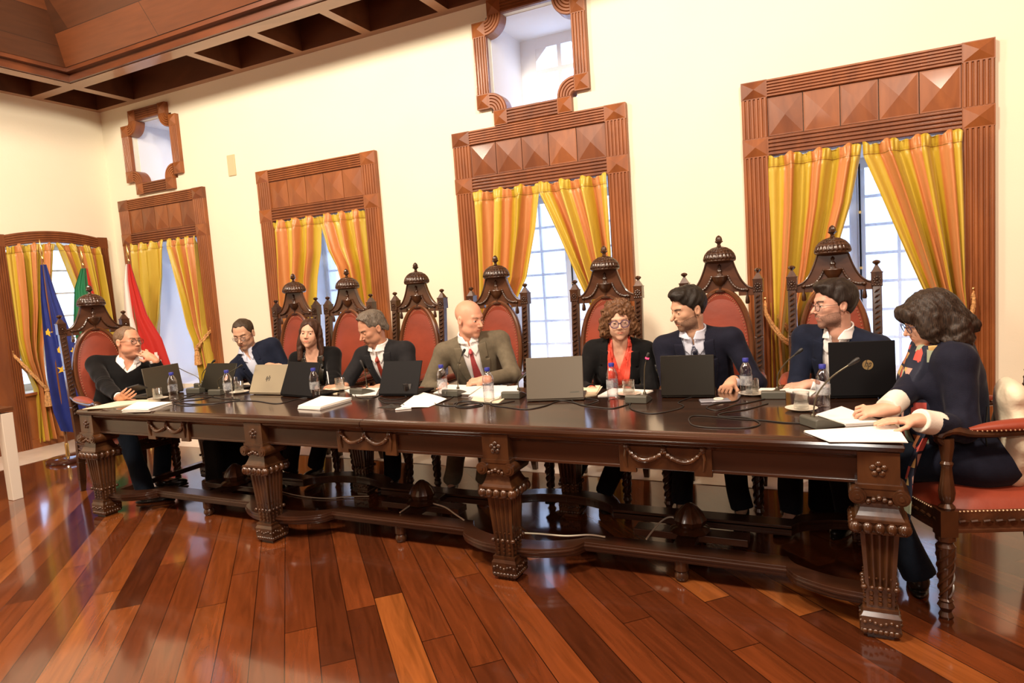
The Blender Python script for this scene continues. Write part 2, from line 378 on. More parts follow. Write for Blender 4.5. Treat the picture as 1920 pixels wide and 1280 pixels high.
def surround(idx, x0, x1, zt):
    root = empty('window_%d' % idx, ((x0+x1)/2, 0, 0)); struct(root, ['tall window with reeded mahogany surround at the far left of the back wall', 'tall window with reeded mahogany surround, second from the left', 'tall window under the large overlight', 'tall window with reeded mahogany surround at the right'][idx-1])
    c = (x0+x1)/2; X0, X1 = x0-c, x1-c; s_ = SIDE
    za, zb, zc = zt-.125, zt-.40, zt-.535
    b = MB()
    reed(b, X0, X0+s_, zb, za, True); reed(b, X1-s_, X1, zb, za, True)
    reed(b, X0, X0+s_, 0.0, zc, True); reed(b, X1-s_, X1, 0.0, zc, True)
    b.build('surround_jamb', M_trim, root, sharp=50)
    b = MB(); reed(b, X0+s_, X1-s_, za, zt, False); b.build('surround_head', M_trim, root, sharp=50)
    b = MB(); reed(b, X0+s_, X1-s_, zc, zb, False, n=5); b.build('surround_rail', M_trim2, root, sharp=50)
    for (a, e) in ((X0, X0+s_), (X1-s_, X1)):
        for (z0, z1) in ((za, zt), (zc, zb)):
            b = MB(); pyramid(b, a, e, z0, z1); b.build('corner_block', random.choice([M_trim, M_trim2]), root, smooth=False)
    w = (X1-X0-2*s_)/5
    for k in range(5):
        b = MB(); pyramid(b, X0+s_+k*w+.003, X0+s_+(k+1)*w-.003, zb+.004, za-.004, -.03, .019, .008)
        b.build('pyramid_panel', random.choice([M_trim, M_trim, M_trim2]), root, smooth=False)
    # french casement inside the reveal
    hx0, hx1, hz0, hz1 = X0+s_, X1-s_, .52, zt-.535
    b = MB(); fy = .66
    rv = MB(); rv.box(hx0, hx0+.004, .0, .86, hz0, hz1); rv.box(hx1-.004, hx1, .0, .86, hz0, hz1); rv.box(hx0+.004, hx1-.004, .0, .86, hz1-.004, hz1); rv.box(hx0+.004, hx1-.004, .0, .86, hz0, hz0+.004); rv.build('reveal', M_jamb, root, smooth=False)
    for (a, e) in ((hx0, hx0+.07), (hx1-.07, hx1), (-.055, -.004), (.004, .055)): b.box(a, e, fy, fy+.05, hz0, hz1)
    for (z0, z1) in ((hz0, hz0+.09), (hz1-.08, hz1)): b.box(hx0+.07, -.055, fy+.002, fy+.048, z0, z1); b.box(.055, hx1-.07, fy+.002, fy+.048, z0, z1)
    b.box(-.006, .006, fy+.01, fy+.04, hz0, hz1)
    n = 7
    for k in range(1, n): z = hz0+.09+(hz1-hz0-.17)*k/n; b.box(hx0+.06, hx1-.06, fy+.012, fy+.038, z-.011, z+.011)
    for (a, e) in ((hx0+.07, -.055), (.055, hx1-.07)):
        m_ = (a+e)/2; b.box(m_-.011, m_+.011, fy+.009, fy+.041, hz0, hz1)
    b.build('casement', M_white, root, smooth=False)
    b = MB(); b.box(hx0+.05, hx1-.05, fy+.022, fy+.026, hz0+.05, hz1-.05); b.build('pane', M_pane, root, smooth=False)
    # sheer net on the lower casement with a scalloped hem
    b = MB()
    def net(u, v):
        x = hx0+.03+(hx1-hx0-.06)*u; z = hz1-.1-(hz1-hz0-.13)*v
        if v > .99: z += .02*abs(math.sin(u*PI*16))
        return (x, fy-.03+.008*math.sin(u*90)+.004*math.sin(u*37), z)
    b.grid(net, 160, 8); b.build('net_curtain', M_sheer, root)
    b = MB(); b.tube([(.018, fy-.035, hz0+.1), (.018, fy-.035, hz1-.05)], .007, 8)
    b.build('espagnolette_rod', mat('black_iron', (.02, .02, .022), .4, .6), root)
    b = MB()
    for z in (hz1-.42, hz1-.85, hz0+.55): b.lathe([(.012, -.01), (.012, .01)], (.018, fy-.035, z), 10)
    b.build('rod_guide', M_brass, root)
    return root
for i, w in enumerate(WIN): surround(i+1, *w)

# overlights of quatrefoil outline
def overlight(idx, cx, z0, z1, W):
    root = empty('window_%d' % idx, (cx, 0, 0)); struct(root, ['small stepped overlight above the far left window', 'large stepped overlight above the third window'][idx-5])
    H = z1-z0; bw = .125; st = .145           # band width, corner step
    b = MB(); hw = W/2
    g0 = .03; zs, ze = z0+bw+g0, z1-bw-g0
    reed(b, -hw, -hw+bw, zs+bw, ze-bw, True, n=5); reed(b, hw-bw, hw, zs+bw, ze-bw, True, n=5)
    b.build('surround_jamb', M_trim, root, sharp=50)
    b = MB(); q_ = hw-2*bw-g0; reed(b, -q_, q_, z0, z0+bw, False, n=5); reed(b, -q_, q_, z1-bw, z1, False, n=5)
    b.build('surround_head', M_trim2, root, sharp=50)
    for sx in (-1, 1):
        for (zo, sz) in ((z0, 1), (z1, -1)):
            b = MB(); a, e = sorted((sx*hw, sx*(hw-bw))); p, q = sorted((zo+sz*(bw+g0), zo+sz*(2*bw+g0))); pyramid(b, a, e, p, q, -.045, .024); b.build('corner_block', M_trim, root, smooth=False)
            b = MB(); a, e = sorted((sx*(hw-bw-g0), sx*(hw-2*bw-g0))); p, q = sorted((zo, zo+sz*bw)); pyramid(b, a, e, p, q, -.045, .024); b.build('corner_block', M_trim, root, smooth=False)
            b = MB(); ox, oz = sx*(hw-bw), zo+sz*bw
            rings = 25; seg = 12; vs = []; r0, r1 = g0, bw+g0
            for j in range(rings+1):
                t = j/rings; k = (t*5) % 1; d = 0 if (k < .09 or k > .91) else .012
                r = r0+(r1-r0)*t
                for s_ in range(seg+1):
                    a = PI/2*s_/seg; vs.append((ox-sx*r*math.cos(a), -.037-d, oz+sz*r*math.sin(a)))
            b.add(vs, [(j*(seg+1)+s_, j*(seg+1)+s_+1, (j+1)*(seg+1)+s_+1, (j+1)*(seg+1)+s_) for j in range(rings) for s_ in range(seg)])
            pts = [(ox-sx*r0*math.cos(PI/2*s_/seg), oz+sz*r0*math.sin(PI/2*s_/seg)) for s_ in range(seg+1)]+[(ox-sx*r1*math.cos(PI/2*s_/seg), oz+sz*r1*math.sin(PI/2*s_/seg)) for s_ in range(seg, -1, -1)]
            b.prism(pts, -.036, .075)
            b.build('quarter_round', M_trim, root, smooth=False)
    # small casement deep in the reveal
    b = MB(); fy = .68; ix = hw-.118
    for a, e in ((-ix, -ix+.16), (ix-.16, ix)): b.box(a, e, fy, fy+.04, z0+.12, z1-.12)
    b.box(-ix+.16, ix-.16, fy+.001, fy+.039, z0+.12, z0+.2); b.box(-ix+.16, ix-.16, fy+.001, fy+.039, z1-.22, z1-.12)
    zc_ = z0+H*.58; b.box(-ix+.16, ix-.16, fy+.002, fy+.038, zc_-.02, zc_+.02); b.box(-.02, .02, fy+.003, fy+.037, z0+.2, z1-.22)
    for sx in (-1, 1):
        for zz, sz in ((z0+.2, 1), (z1-.22, -1)): b.prism([(sx*(ix-.16), zz), (sx*(ix-.27), zz), (sx*(ix-.16), zz+sz*.11)], fy+.004, fy+.036)
    b.build('casement', M_white, root, smooth=False)
    rv = MB(); rv.box(-ix, -ix+.004, .07, .86, z0+.118, z1-.118); rv.box(ix-.004, ix, .07, .86, z0+.118, z1-.118); rv.box(-ix+.004, ix-.004, .07, .86, z1-.122, z1-.118); rv.box(-ix+.004, ix-.004, .07, .86, z0+.118, z0+.122); rv.build('reveal', M_jamb, root, smooth=False)
    b = MB(); b.box(-ix, ix, fy+.018, fy+.022, z0+.12, z1-.1); b.build('pane', M_pane, root, smooth=False)
for i, q in enumerate(QF): overlight(5+i, *q)

# ------------------------------------------------------------------ arched window in the left wall and its neighbour
def left_arch(idx, y0, y1, label):
    root = empty('window_%d' % idx, (XL, (y0+y1)/2, 0)); struct(root, label)
    c = (y0+y1)/2; h = (y1-y0)/2
    # local frame: build in x(along -> world y) , z with T turning the face toward +x
    T = Matrix(((0, -1, 0, 0), (1, 0, 0, 0), (0, 0, 1, 0), (0, 0, 0, 1)))
    s_ = .11; zt = 2.325
    b = MB(); b.T = T
    reed(b, -h, -h+s_, .0, zt-.13, True, n=5); reed(b, h-s_, h, .0, zt-.13, True, n=5)
    b.build('surround_jamb', M_trim2, root, sharp=50)
    b = MB(); b.T = T
    for k in (-1, 1):
        a, e = sorted((k*h, k*(h-s_))); b.box(a, e, -.045, 0, zt-.13, zt)
    # arched reeded head
    L = 50; seg = 20; vs = []
    for j in range(L+1):
        t = j/L; k = (t*5) % 1; d = 0 if (k < .09 or k > .91) else .012
        for i in range(seg+1):
            u = -1+2*i/seg; z = zt-.13+.0+.06*(1-u*u)+.125*t
            vs.append((u*(h-s_), -.035-d, z))
    b.add(vs, [(j*(seg+1)+i, j*(seg+1)+i+1, (j+1)*(seg+1)+i+1, (j+1)*(seg+1)+i) for j in range(L) for i in range(seg)])
    pts = [(-(h-s_)+2*(h-s_)*i/seg, zt-.135+.06*(1-(-1+2*i/seg)**2)) for i in range(seg+1)]
    pts += [((h-s_)-2*(h-s_)*i/seg, zt-.005+.06*(1-(1-2*i/seg)**2)) for i in range(seg+1)]
    b.prism(pts, -.035, 0); b.build('surround_head', M_trim2, root, sharp=50)
    b = MB(); b.T = T; b.box(-h+s_, h-s_, -.02, 0, .03, .60); b.box(-h+s_, h-s_, -.035, 0, .0, .1); b.box(-h+s_-.01, h-s_+.01, -.06, 0, .585, .615)
    b.build('wainscot_panel', M_trim, root, smooth=False, bevel=.004)
    b = MB(); b.T = T; fy = .38
    for a, e in ((-h+s_, -h+s_+.06), (h-s_-.06, h-s_), (-.04, .04)): b.box(a, e, fy, fy+.05, .6, 2.26)
    for z in (.6, .87, 1.14, 1.41, 1.68, 1.95, 2.2): b.box(-h+s_+.05, h-s_-.05, fy+.012, fy+.038, z, z+(.08 if z in (.6, 2.2) else .022))
    b.build('casement', M_white, root, smooth=False)
    b = MB(); b.T = T; b.box(-h+s_, h-s_, fy+.022, fy+.026, .6, 2.26); b.build('pane', M_pane, root, smooth=False)
left_arch(7, -1.34, -.13, 'arched window with reeded surround in the left wall behind the flags')
left_arch(8, -3.1, -1.75, 'second arched window of the left wall, mostly out of frame')
struct(MB() and (lambda b: (b.box(XL, XL+.035, -1.75, -1.34, 0, 2.2), b.build('trim_2', M_trim2, smooth=False))[1])(MB()))

# ------------------------------------------------------------------ ceiling
IN = .80    # depth of the coffered border
b = MB()    # beams running along the walls, then cross beams (clear of each other)
b.box(XL, XR, -.085, 0, ZC, ZC+.32); b.box(XL, XL+.085, YF, -.085, ZC, ZC+.32)
b.box(XL+IN-.15, XR, -IN, -IN+.15, ZC, ZC+.32); b.box(XL+IN-.15, XL+IN, YF, -IN, ZC, ZC+.32)
b.box(XL+IN-.15, XL+IN-.03, -IN+.15, -.085, ZC, ZC+.32); b.box(XL+.085, XL+IN-.15, -IN, -IN+.12, ZC, ZC+.32)
for x in [-5.60+.83*k for k in range(11)]: b.box(x-.05, x+.05, -IN+.15, -.085, ZC, ZC+.32)
y = -IN-1.0
while y > YF: b.box(XL+.085, XL+IN-.15, y-.05, y+.05, ZC, ZC+.32); y -= .83
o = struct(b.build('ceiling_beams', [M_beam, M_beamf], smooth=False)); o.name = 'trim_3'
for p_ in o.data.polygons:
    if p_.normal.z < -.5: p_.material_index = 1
b = MB(); b.box(XL-.1, XR, -IN-.1, 0, ZC+.32, ZC+.36); b.box(XL-.1, XL+IN+.1, YF, -IN-.1, ZC+.32, ZC+.36)
struct(b.build('ceiling_coffer_back', M_beam, smooth=False)); bpy.data.objects['ceiling_coffer_back'].name = 'ceiling'
# moulding steps at the mouth of the vault
b = MB(); m1 = IN
b.box(XL+m1, XR, -m1-.03, -m1, ZC+.006, ZC+.05); b.box(XL+m1, XL+m1+.03, YF, -m1-.03, ZC+.006, ZC+.05)
b.box(XL+m1, XR, -m1-.012, -m1, ZC+.05, ZC+.09); b.box(XL+m1, XL+m1+.012, YF, -m1-.012, ZC+.05, ZC+.09)
b.box(XL+m1, XR, -m1-.07, -m1, ZC+.09, ZC+.15); b.box(XL+m1, XL+m1+.07, YF, -m1-.07, ZC+.09, ZC+.15)
struct(b.build('trim_4', wood('vault_edge_wood', (.09, .026, .010), (.15, .044, .015), .4, .2, (.3, 1, 1), 4), smooth=False))
# sloping boarded vault with a hip in the corner
def board_mat():
    M = bpy.data.materials.new('vault_boards'); t = nt(M); bb = t.nodes['Principled BSDF']; L = t.links
    uv = N(t, 'ShaderNodeUVMap'); br = N(t, 'ShaderNodeTexBrick'); br.offset = .37; br.squash = 1
    br.inputs['Scale'].default_value = 1; br.inputs['Brick Width'].default_value = 1.7; br.inputs['Row Height'].default_value = .30
    br.inputs['Mortar Size'].default_value = .003
    br.inputs['Color1'].default_value = (.05, .017, .007, 1); br.inputs['Color2'].default_value = (.145, .042, .013, 1); br.inputs['Mortar'].default_value = (.03, .01, .005, 1)
    L.new(uv.outputs[0], br.inputs['Vector'])
    n = N(t, 'ShaderNodeTexNoise'); n.inputs['Scale'].default_value = 5; n.inputs['Detail'].default_value = 6; mp = N(t, 'ShaderNodeMapping'); mp.inputs['Scale'].default_value = (.6, 6, 1); L.new(uv.outputs[0], mp.inputs[0]); L.new(mp.outputs[0], n.inputs['Vector'])
    mr = N(t, 'ShaderNodeMapRange'); mr.inputs['To Min'].default_value = .7; mr.inputs['To Max'].default_value = 1.3; L.new(n.outputs['Fac'], mr.inputs[0])
    s_ = N(t, 'ShaderNodeVectorMath', operation='SCALE'); L.new(br.outputs['Color'], s_.inputs[0]); L.new(mr.outputs[0], s_.inputs[3]); L.new(s_.outputs[0], bb.inputs['Base Color'])
    bb.inputs['Roughness'].default_value = .42
    return M
k_, D = 1.5, 1.3; z0 = ZC+.15; z1 = z0+k_*D; e0 = m1+.06
me = bpy.data.meshes.new('ceiling_vault')
A = (XL+e0, -e0, z0); Bp = (XR, -e0, z0); Cc = (XR, -e0-D, z1); Dd = (XL+e0+D, -e0-D, z1); E_ = (XL+e0, YF, z0); F_ = (XL+e0+D, YF, z1)
me.from_pydata([A, Bp, Cc, Dd, E_, F_], [], [(0, 3, 2, 1), (0, 4, 5, 3), (3, 5, (2), 2)][:2]+[])
uvl = me.uv_layers.new(name='UVMap')
for p_ in me.polygons:
    for li in p_.loop_indices:
        v = me.vertices[me.loops[li].vertex_index].co
        if p_.index == 0: uvl.data[li].uv = (v.x, (v.z-z0)*1.2)
        else: uvl.data[li].uv = (v.y+.9, (v.z-z0)*1.2+.11)
me.materials.append(board_mat()); o = bpy.data.objects.new('ceiling_vault', me); COL.objects.link(o); struct(o, 'boarded wooden vault rising from the coffered border'); o.name = 'ceiling.001'
so = o.modifiers.new('s', 'SOLIDIFY'); so.thickness = .03
b = MB(); b.box(XL+e0+D, XR, YF, -e0-D, z1, z1+.05); struct(b.build('ceiling', M_ceil, smooth=False))
b = MB(); a_ = Vector(A); d_ = Vector(Dd); b.tube([a_+Vector((0, 0, -.004)), d_+Vector((0, 0, -.004))], .012, 6); struct(b.build('trim_5', M_beam))

# ------------------------------------------------------------------ curtains
def satin():
    M = bpy.data.materials.new('striped_satin'); t = nt(M); bb = t.nodes['Principled BSDF']; L = t.links
    uv = N(t, 'ShaderNodeUVMap'); sp = N(t, 'ShaderNodeSeparateXYZ'); L.new(uv.outputs[0], sp.inputs[0])
    r = N(t, 'ShaderNodeValToRGB'); r.color_ramp.interpolation = 'LINEAR'; e = r.color_ramp.elements
    G = (.50, .35, .022, 1); O = (.50, .17, .045, 1); G2 = (.60, .45, .07, 1)
    e[0].position = 0; e[0].color = G; e[1].position = 1; e[1].color = G
    for p_, c in ((.22, G2), (.52, G), (.58, O), (.74, (.60, .27, .10, 1)), (.93, O)): x = e.new(p_); x.color = c
    fr = N(t, 'ShaderNodeMath', operation='FRACT'); L.new(sp.outputs[0], fr.inputs[0]); L.new(fr.outputs[0], r.inputs[0])
    lt = N(t, 'ShaderNodeMath', operation='COMPARE'); lt.inputs[1].default_value = .0; lt.inputs[2].default_value = .0025; L.new(sp.outputs[1], lt.inputs[0])
    mx = N(t, 'ShaderNodeMix', data_type='RGBA'); L.new(lt.outputs[0], mx.inputs['Factor']); L.new(r.outputs[0], mx.inputs['A']); mx.inputs['B'].default_value = (.25, .12, .02, 1)
    L.new(mx.outputs['Result'], bb.inputs['Base Color'])
    bb.inputs['Roughness'].default_value = .38; bb.inputs['Sheen Weight'].default_value = .4; bb.inputs['Sheen Roughness'].default_value = .3
    bb.inputs['Sheen Tint'].default_value = (1, .85, .5, 1); bb.inputs['Anisotropic'].default_value = .5
    n = N(t, 'ShaderNodeTexNoise'); n.inputs['Scale'].default_value = 9; n.inputs['Detail'].default_value = 3; tc = N(t, 'ShaderNodeTexCoord'); mp = N(t, 'ShaderNodeMapping'); mp.inputs['Scale'].default_value = (1, 1, .35); L.new(tc.outputs['Object'], mp.inputs[0]); L.new(mp.outputs[0], n.inputs['Vector'])
    bu = N(t, 'ShaderNodeBump'); bu.inputs['Strength'].default_value = .35; bu.inputs['Distance'].default_value = .03; L.new(n.outputs['Fac'], bu.inputs['Height']); L.new(bu.outputs[0], bb.inputs['Normal'])
    return M
M_satin = satin()
M_rope = mat('gold_rope', (.62, .33, .12), .55, noise=.4, scale=60, bump=.6, bscale=90)
def curtain(label, base, along, zt, L, Rr, side, tie=None, stripes=5, pleats=7, zb=.03, seed=0, tassel=True, yoff=-.055, arch=0, group=None):
    """one drape: L and Rr are lists of (z, offset along the wall) for its left and right edge.
    base: Vector on the wall, along: unit vector along the wall; the drape hangs on the room side (normal)"""
    nrm = Vector((along.y, -along.x, 0)) if True else None
    if nrm.dot(Vector((CAM.x, CAM.y, 0))-base) < 0: nrm = -nrm
    root = empty('curtain', base); tag(root, label, 'curtain', group)
    r = random.Random(seed)
    ph = r.random()*6; ph2 = r.random()*6; NU, NV = 150, 110
    lz = [p[0] for p in L][::-1]; lv = [p[1] for p in L][::-1]; rz = [p[0] for p in Rr][::-1]; rv = [p[1] for p in Rr][::-1]
    wmax = max(abs(interp(z, rz, rv)-interp(z, lz, lv)) for z in np.linspace(zb, zt, 30))
    vs = []; uvs = []
    for j in range(NV+1):
        q = j/NV
        if q < .055: z = zt-.075*q/.055
        else: z = zt-.075-(zt-.075-zb)*((q-.055)/.945)
        a = interp(z, lz, lv); c = interp(z, rz, rv); w = c-a
        sq = min(1, abs(w)/wmax); head = max(0, 1-(zt-z)/.09)
        amp = .014+.034*(1-head)+.045*(1-sq)
        for i in range(NU+1):
            u = i/NU
            uu = u+.012*math.sin(ph2+z*3+u*9)*(1-head)
            f = math.sin(2*PI*pleats*uu+ph)+.45*math.sin(2*PI*pleats*1.73*uu+ph2+z*.8)+.25*math.sin(2*PI*pleats*3.1*uu+z*2.3)*(1-head)
            d = amp*f*.75
            if zt-z < .004 or head > 0: d += .006*math.sin(u*120+ph)
            if abs(zt-.075-z) < .006: d -= .006
            x = a+w*u+.006*math.cos(2*PI*pleats*uu+ph)*(1-head)
            zz = z+(.012*math.sin(2*PI*pleats*uu+ph)+.006*math.sin(u*60))*(1 if j == 0 else 0)
            zz += arch*(1-((x-arch_c)/arch_h)**2) if arch else 0
            p = along*x+nrm*(-yoff+d); vs.append((p.x, p.y, zz)); uvs.append((u*stripes, zt-.075-z))
    me = bpy.data.meshes.new('fabric'); k = NU+1
    me.from_pydata(vs, [], [(j*k+i, j*k+i+1, (j+1)*k+i+1, (j+1)*k+i) for j in range(NV) for i in range(NU)])
    uvl = me.uv_layers.new(name='UVMap'); li = np.empty(len(me.loops), dtype=np.int32); me.loops.foreach_get('vertex_index', li)
    uvl.data.foreach_set('uv', np.array(uvs, dtype=np.float32)[li].ravel())
    me.polygons.foreach_set('use_smooth', [True]*len(me.polygons)); me.materials.append(M_satin)
    o = bpy.data.objects.new('fabric', me); COL.objects.link(o); o.parent = root
    so = o.modifiers.new('s', 'SOLIDIFY'); so.thickness = .003
    if tie:
        zc_, hook = tie              # height of the gather, hook offset and height
        a = interp(zc_, lz, lv); c = interp(zc_, rz, rv); hx, hz = hook
        far = a if abs(hx-a) > abs(hx-c) else c; near = c if far == a else a
        b = MB(); rr = .011
        # twin rope from wall hook round the gather, swagging down
        for dz in (0, .024):
            pts = cr([along*hx+nrm*.03+Vector((0, 0, hz+dz*.4)), along*(hx*.6+near*.4)+nrm*.10+Vector((0, 0, (hz*.6+zc_*.4)+dz)),
                  along*(near*.55+far*.45)+nrm*.155+Vector((0, 0, zc_-.01+dz)), along*(far*1.0)+nrm*.085+Vector((0, 0, zc_-.035+dz)),
                  along*(far*.7+near*.3)+nrm*.012+Vector((0, 0, zc_+.0+dz)), along*hx+nrm*.015+Vector((0, 0, hz+dz*.4))], 12)
            L2 = [q_+(Vector((0, 0, 1))*math.sin(i*1.1)*.0035) for i, q_ in enumerate(pts)]
            b.tube(L2, [rr*(1+.16*math.sin(i*2.1)) for i in range(len(L2))], 8)
        b.build('tieback_rope', M_rope, root)
        b = MB(); hp = along*hx+nrm*.03+Vector((0, 0, hz+.03))
        b.tube([hp-nrm*.03, hp], .006, 8); b.sphere(hp, .017, 10, 6); b.build('tieback_hook', M_brass, root)
        if tassel:
            p = along*(near*.35+far*.65)+nrm*.15+Vector((0, 0, zc_-.05)); b = MB()
            b.lathe([(.006, .06), (.009, .04), (.022, .03), (.024, .01), (.014, 0), (.02, -.01), (.030, -.06), (.038, -.16), (.03, -.165)], p, 18, rib=.09, nr=9)
            b.build('tassel', M_rope, root)
    return root
arch_c = 0; arch_h = 1
X = Vector((1, 0, 0)); Y = Vector((0, 1, 0))
def wc(idx, gap_l, gap_r, lt, rt, zt, lab, seeds, hookz, tl=True):
    """pair of drapes for tall window idx: offsets in world x"""
    x0, x1, _ = WIN[idx-1]; c = (x0+x1)/2; a = x0+SIDE-c-.0; e = x1-SIDE-c+.0
    m_ = gap_l[0]-c
    grp = 'striped satin drapes of the back wall windows'
    curtain(lab+', its left drape', Vector((c, 0, 0)), X, zt, [(zt, a), (zt-1, a-.012), (lt[0], lt[1]-c), (0, lt[2]-c)], [(zt, gap_l[0]-c), (zt-.08, gap_l[0]-c-.005)]+[(z, q-c) for z, q in gap_l[1:]], 0, (lt[0], (a-.055, hookz)), 3.3, 3.2, seed=seeds, tassel=tl, group=None)
    curtain(lab+', its right drape', Vector((c, 0, 0)), X, zt, [(zt, gap_r[0]-c), (zt-.08, gap_r[0]-c+.005)]+[(z, q-c) for z, q in gap_r[1:]], [(zt, e), (zt-1, e+.012), (rt[0], rt[1]-c), (0, rt[2]-c)], 0, (rt[0], (e+.055, hookz)), 3.3, 3.2, seed=seeds+5, tassel=tl)
wc(4, [.055, (1.85, -.01), (1.41, -.14), (1.15, -.24), (.93, -.33), (.5, -.24), (0, -.2)],
      [.062, (1.9, .16), (1.45, .32), (1.23, .40), (1.0, .52), (.93, .545), (.5, .46), (0, .42)],
      (.90, -.545, -.56), (.93, .655, .66), 2.228, 'striped satin curtain at the rightmost window', 11, 1.18)
wc(3, [-2.332, (1.9, -2.39), (1.49, -2.50), (1.2, -2.66), (.93, -2.80), (.5, -2.70), (0, -2.66)],
      [-2.325, (1.9, -2.2), (1.55, -2.06), (1.25, -1.93), (1.0, -1.84), (.93, -1.83), (.5, -1.9), (0, -1.95)],
      (.90, -2.985, -2.98), (.93, -1.735, -1.72), 2.262, 'striped satin curtain at the window under the large overlight', 23, 1.18)
wc(2, [-4.745, (1.9, -4.79), (1.64, -4.87), (1.34, -4.92), (1.0, -5.06), (.9, -5.09), (.5, -5.0), (0, -4.95)],
      [-4.74, (1.9, -4.66), (1.72, -4.56), (1.35, -4.46), (1.0, -4.36), (.93, -4.33), (.5, -4.35), (0, -4.4)],
      (.90, -5.40, -5.38), (.93, -4.18, -4.14), 2.25, 'striped satin curtain at the second tall window from the corner', 37, 1.18)
wc(1, [-7.075, (1.8, -7.13), (1.3, -7.27), (1.0, -7.42), (.9, -7.46), (.5, -7.40), (0, -7.38)],
      [-7.03, (1.8, -6.92), (1.5, -6.83), (1.2, -6.76), (1.02, -6.67), (.95, -6.66), (.6, -6.64), (0, -6.66)],
      (.92, -7.62, -7.62), (.98, -6.50, -6.36), 2.21, 'striped satin curtain at the window next to the left corner', 51, 1.14)
# left wall drapes (offset along +y)
cL = -.735; arch_c = 0; arch_h = .55
curtain('striped satin curtain of the arched window, the drape left of the flags', Vector((XL, cL, 0)), Y, 2.185,
        [(2.185, -.495), (1.2, -.50), (.95, -.47), (.62, -.38), (0, -.42)], [(2.185, .0), (2.1, -.02), (1.5, -.13), (1.05, -.27), (.66, -.31), (.3, -.22), (0, -.16)], 0,
        (.66, (-.56, 1.05)), 3.3, 3.2, seed=61, arch=.05)
curtain('striped satin curtain of the arched window, the drape behind the green flag', Vector((XL, cL, 0)), Y, 2.185,
        [(2.185, .0), (2.1, .03), (1.5, .18), (1.05, .32), (.7, .37), (.3, .30), (0, .28)], [(2.185, .495), (1.2, .50), (.7, .47), (0, .49)], 0,
        (.70, (.56, 1.05)), 3.3, 3.2, seed=67, arch=.05)
arch_c = 0
curtain('striped satin curtain at the very left edge of the picture', Vector((XL, -2.4, 0)), Y, 2.15,
        [(2.15, .0), (1.5, .16), (.9, .33), (.66, .36), (.3, .30), (0, .28)], [(2.15, .53), (1.2, .53), (.66, .52), (.3, .63), (0, .78)], 0, (.66, (.6, 1.0)), 3.3, 4, seed=71, tassel=False)
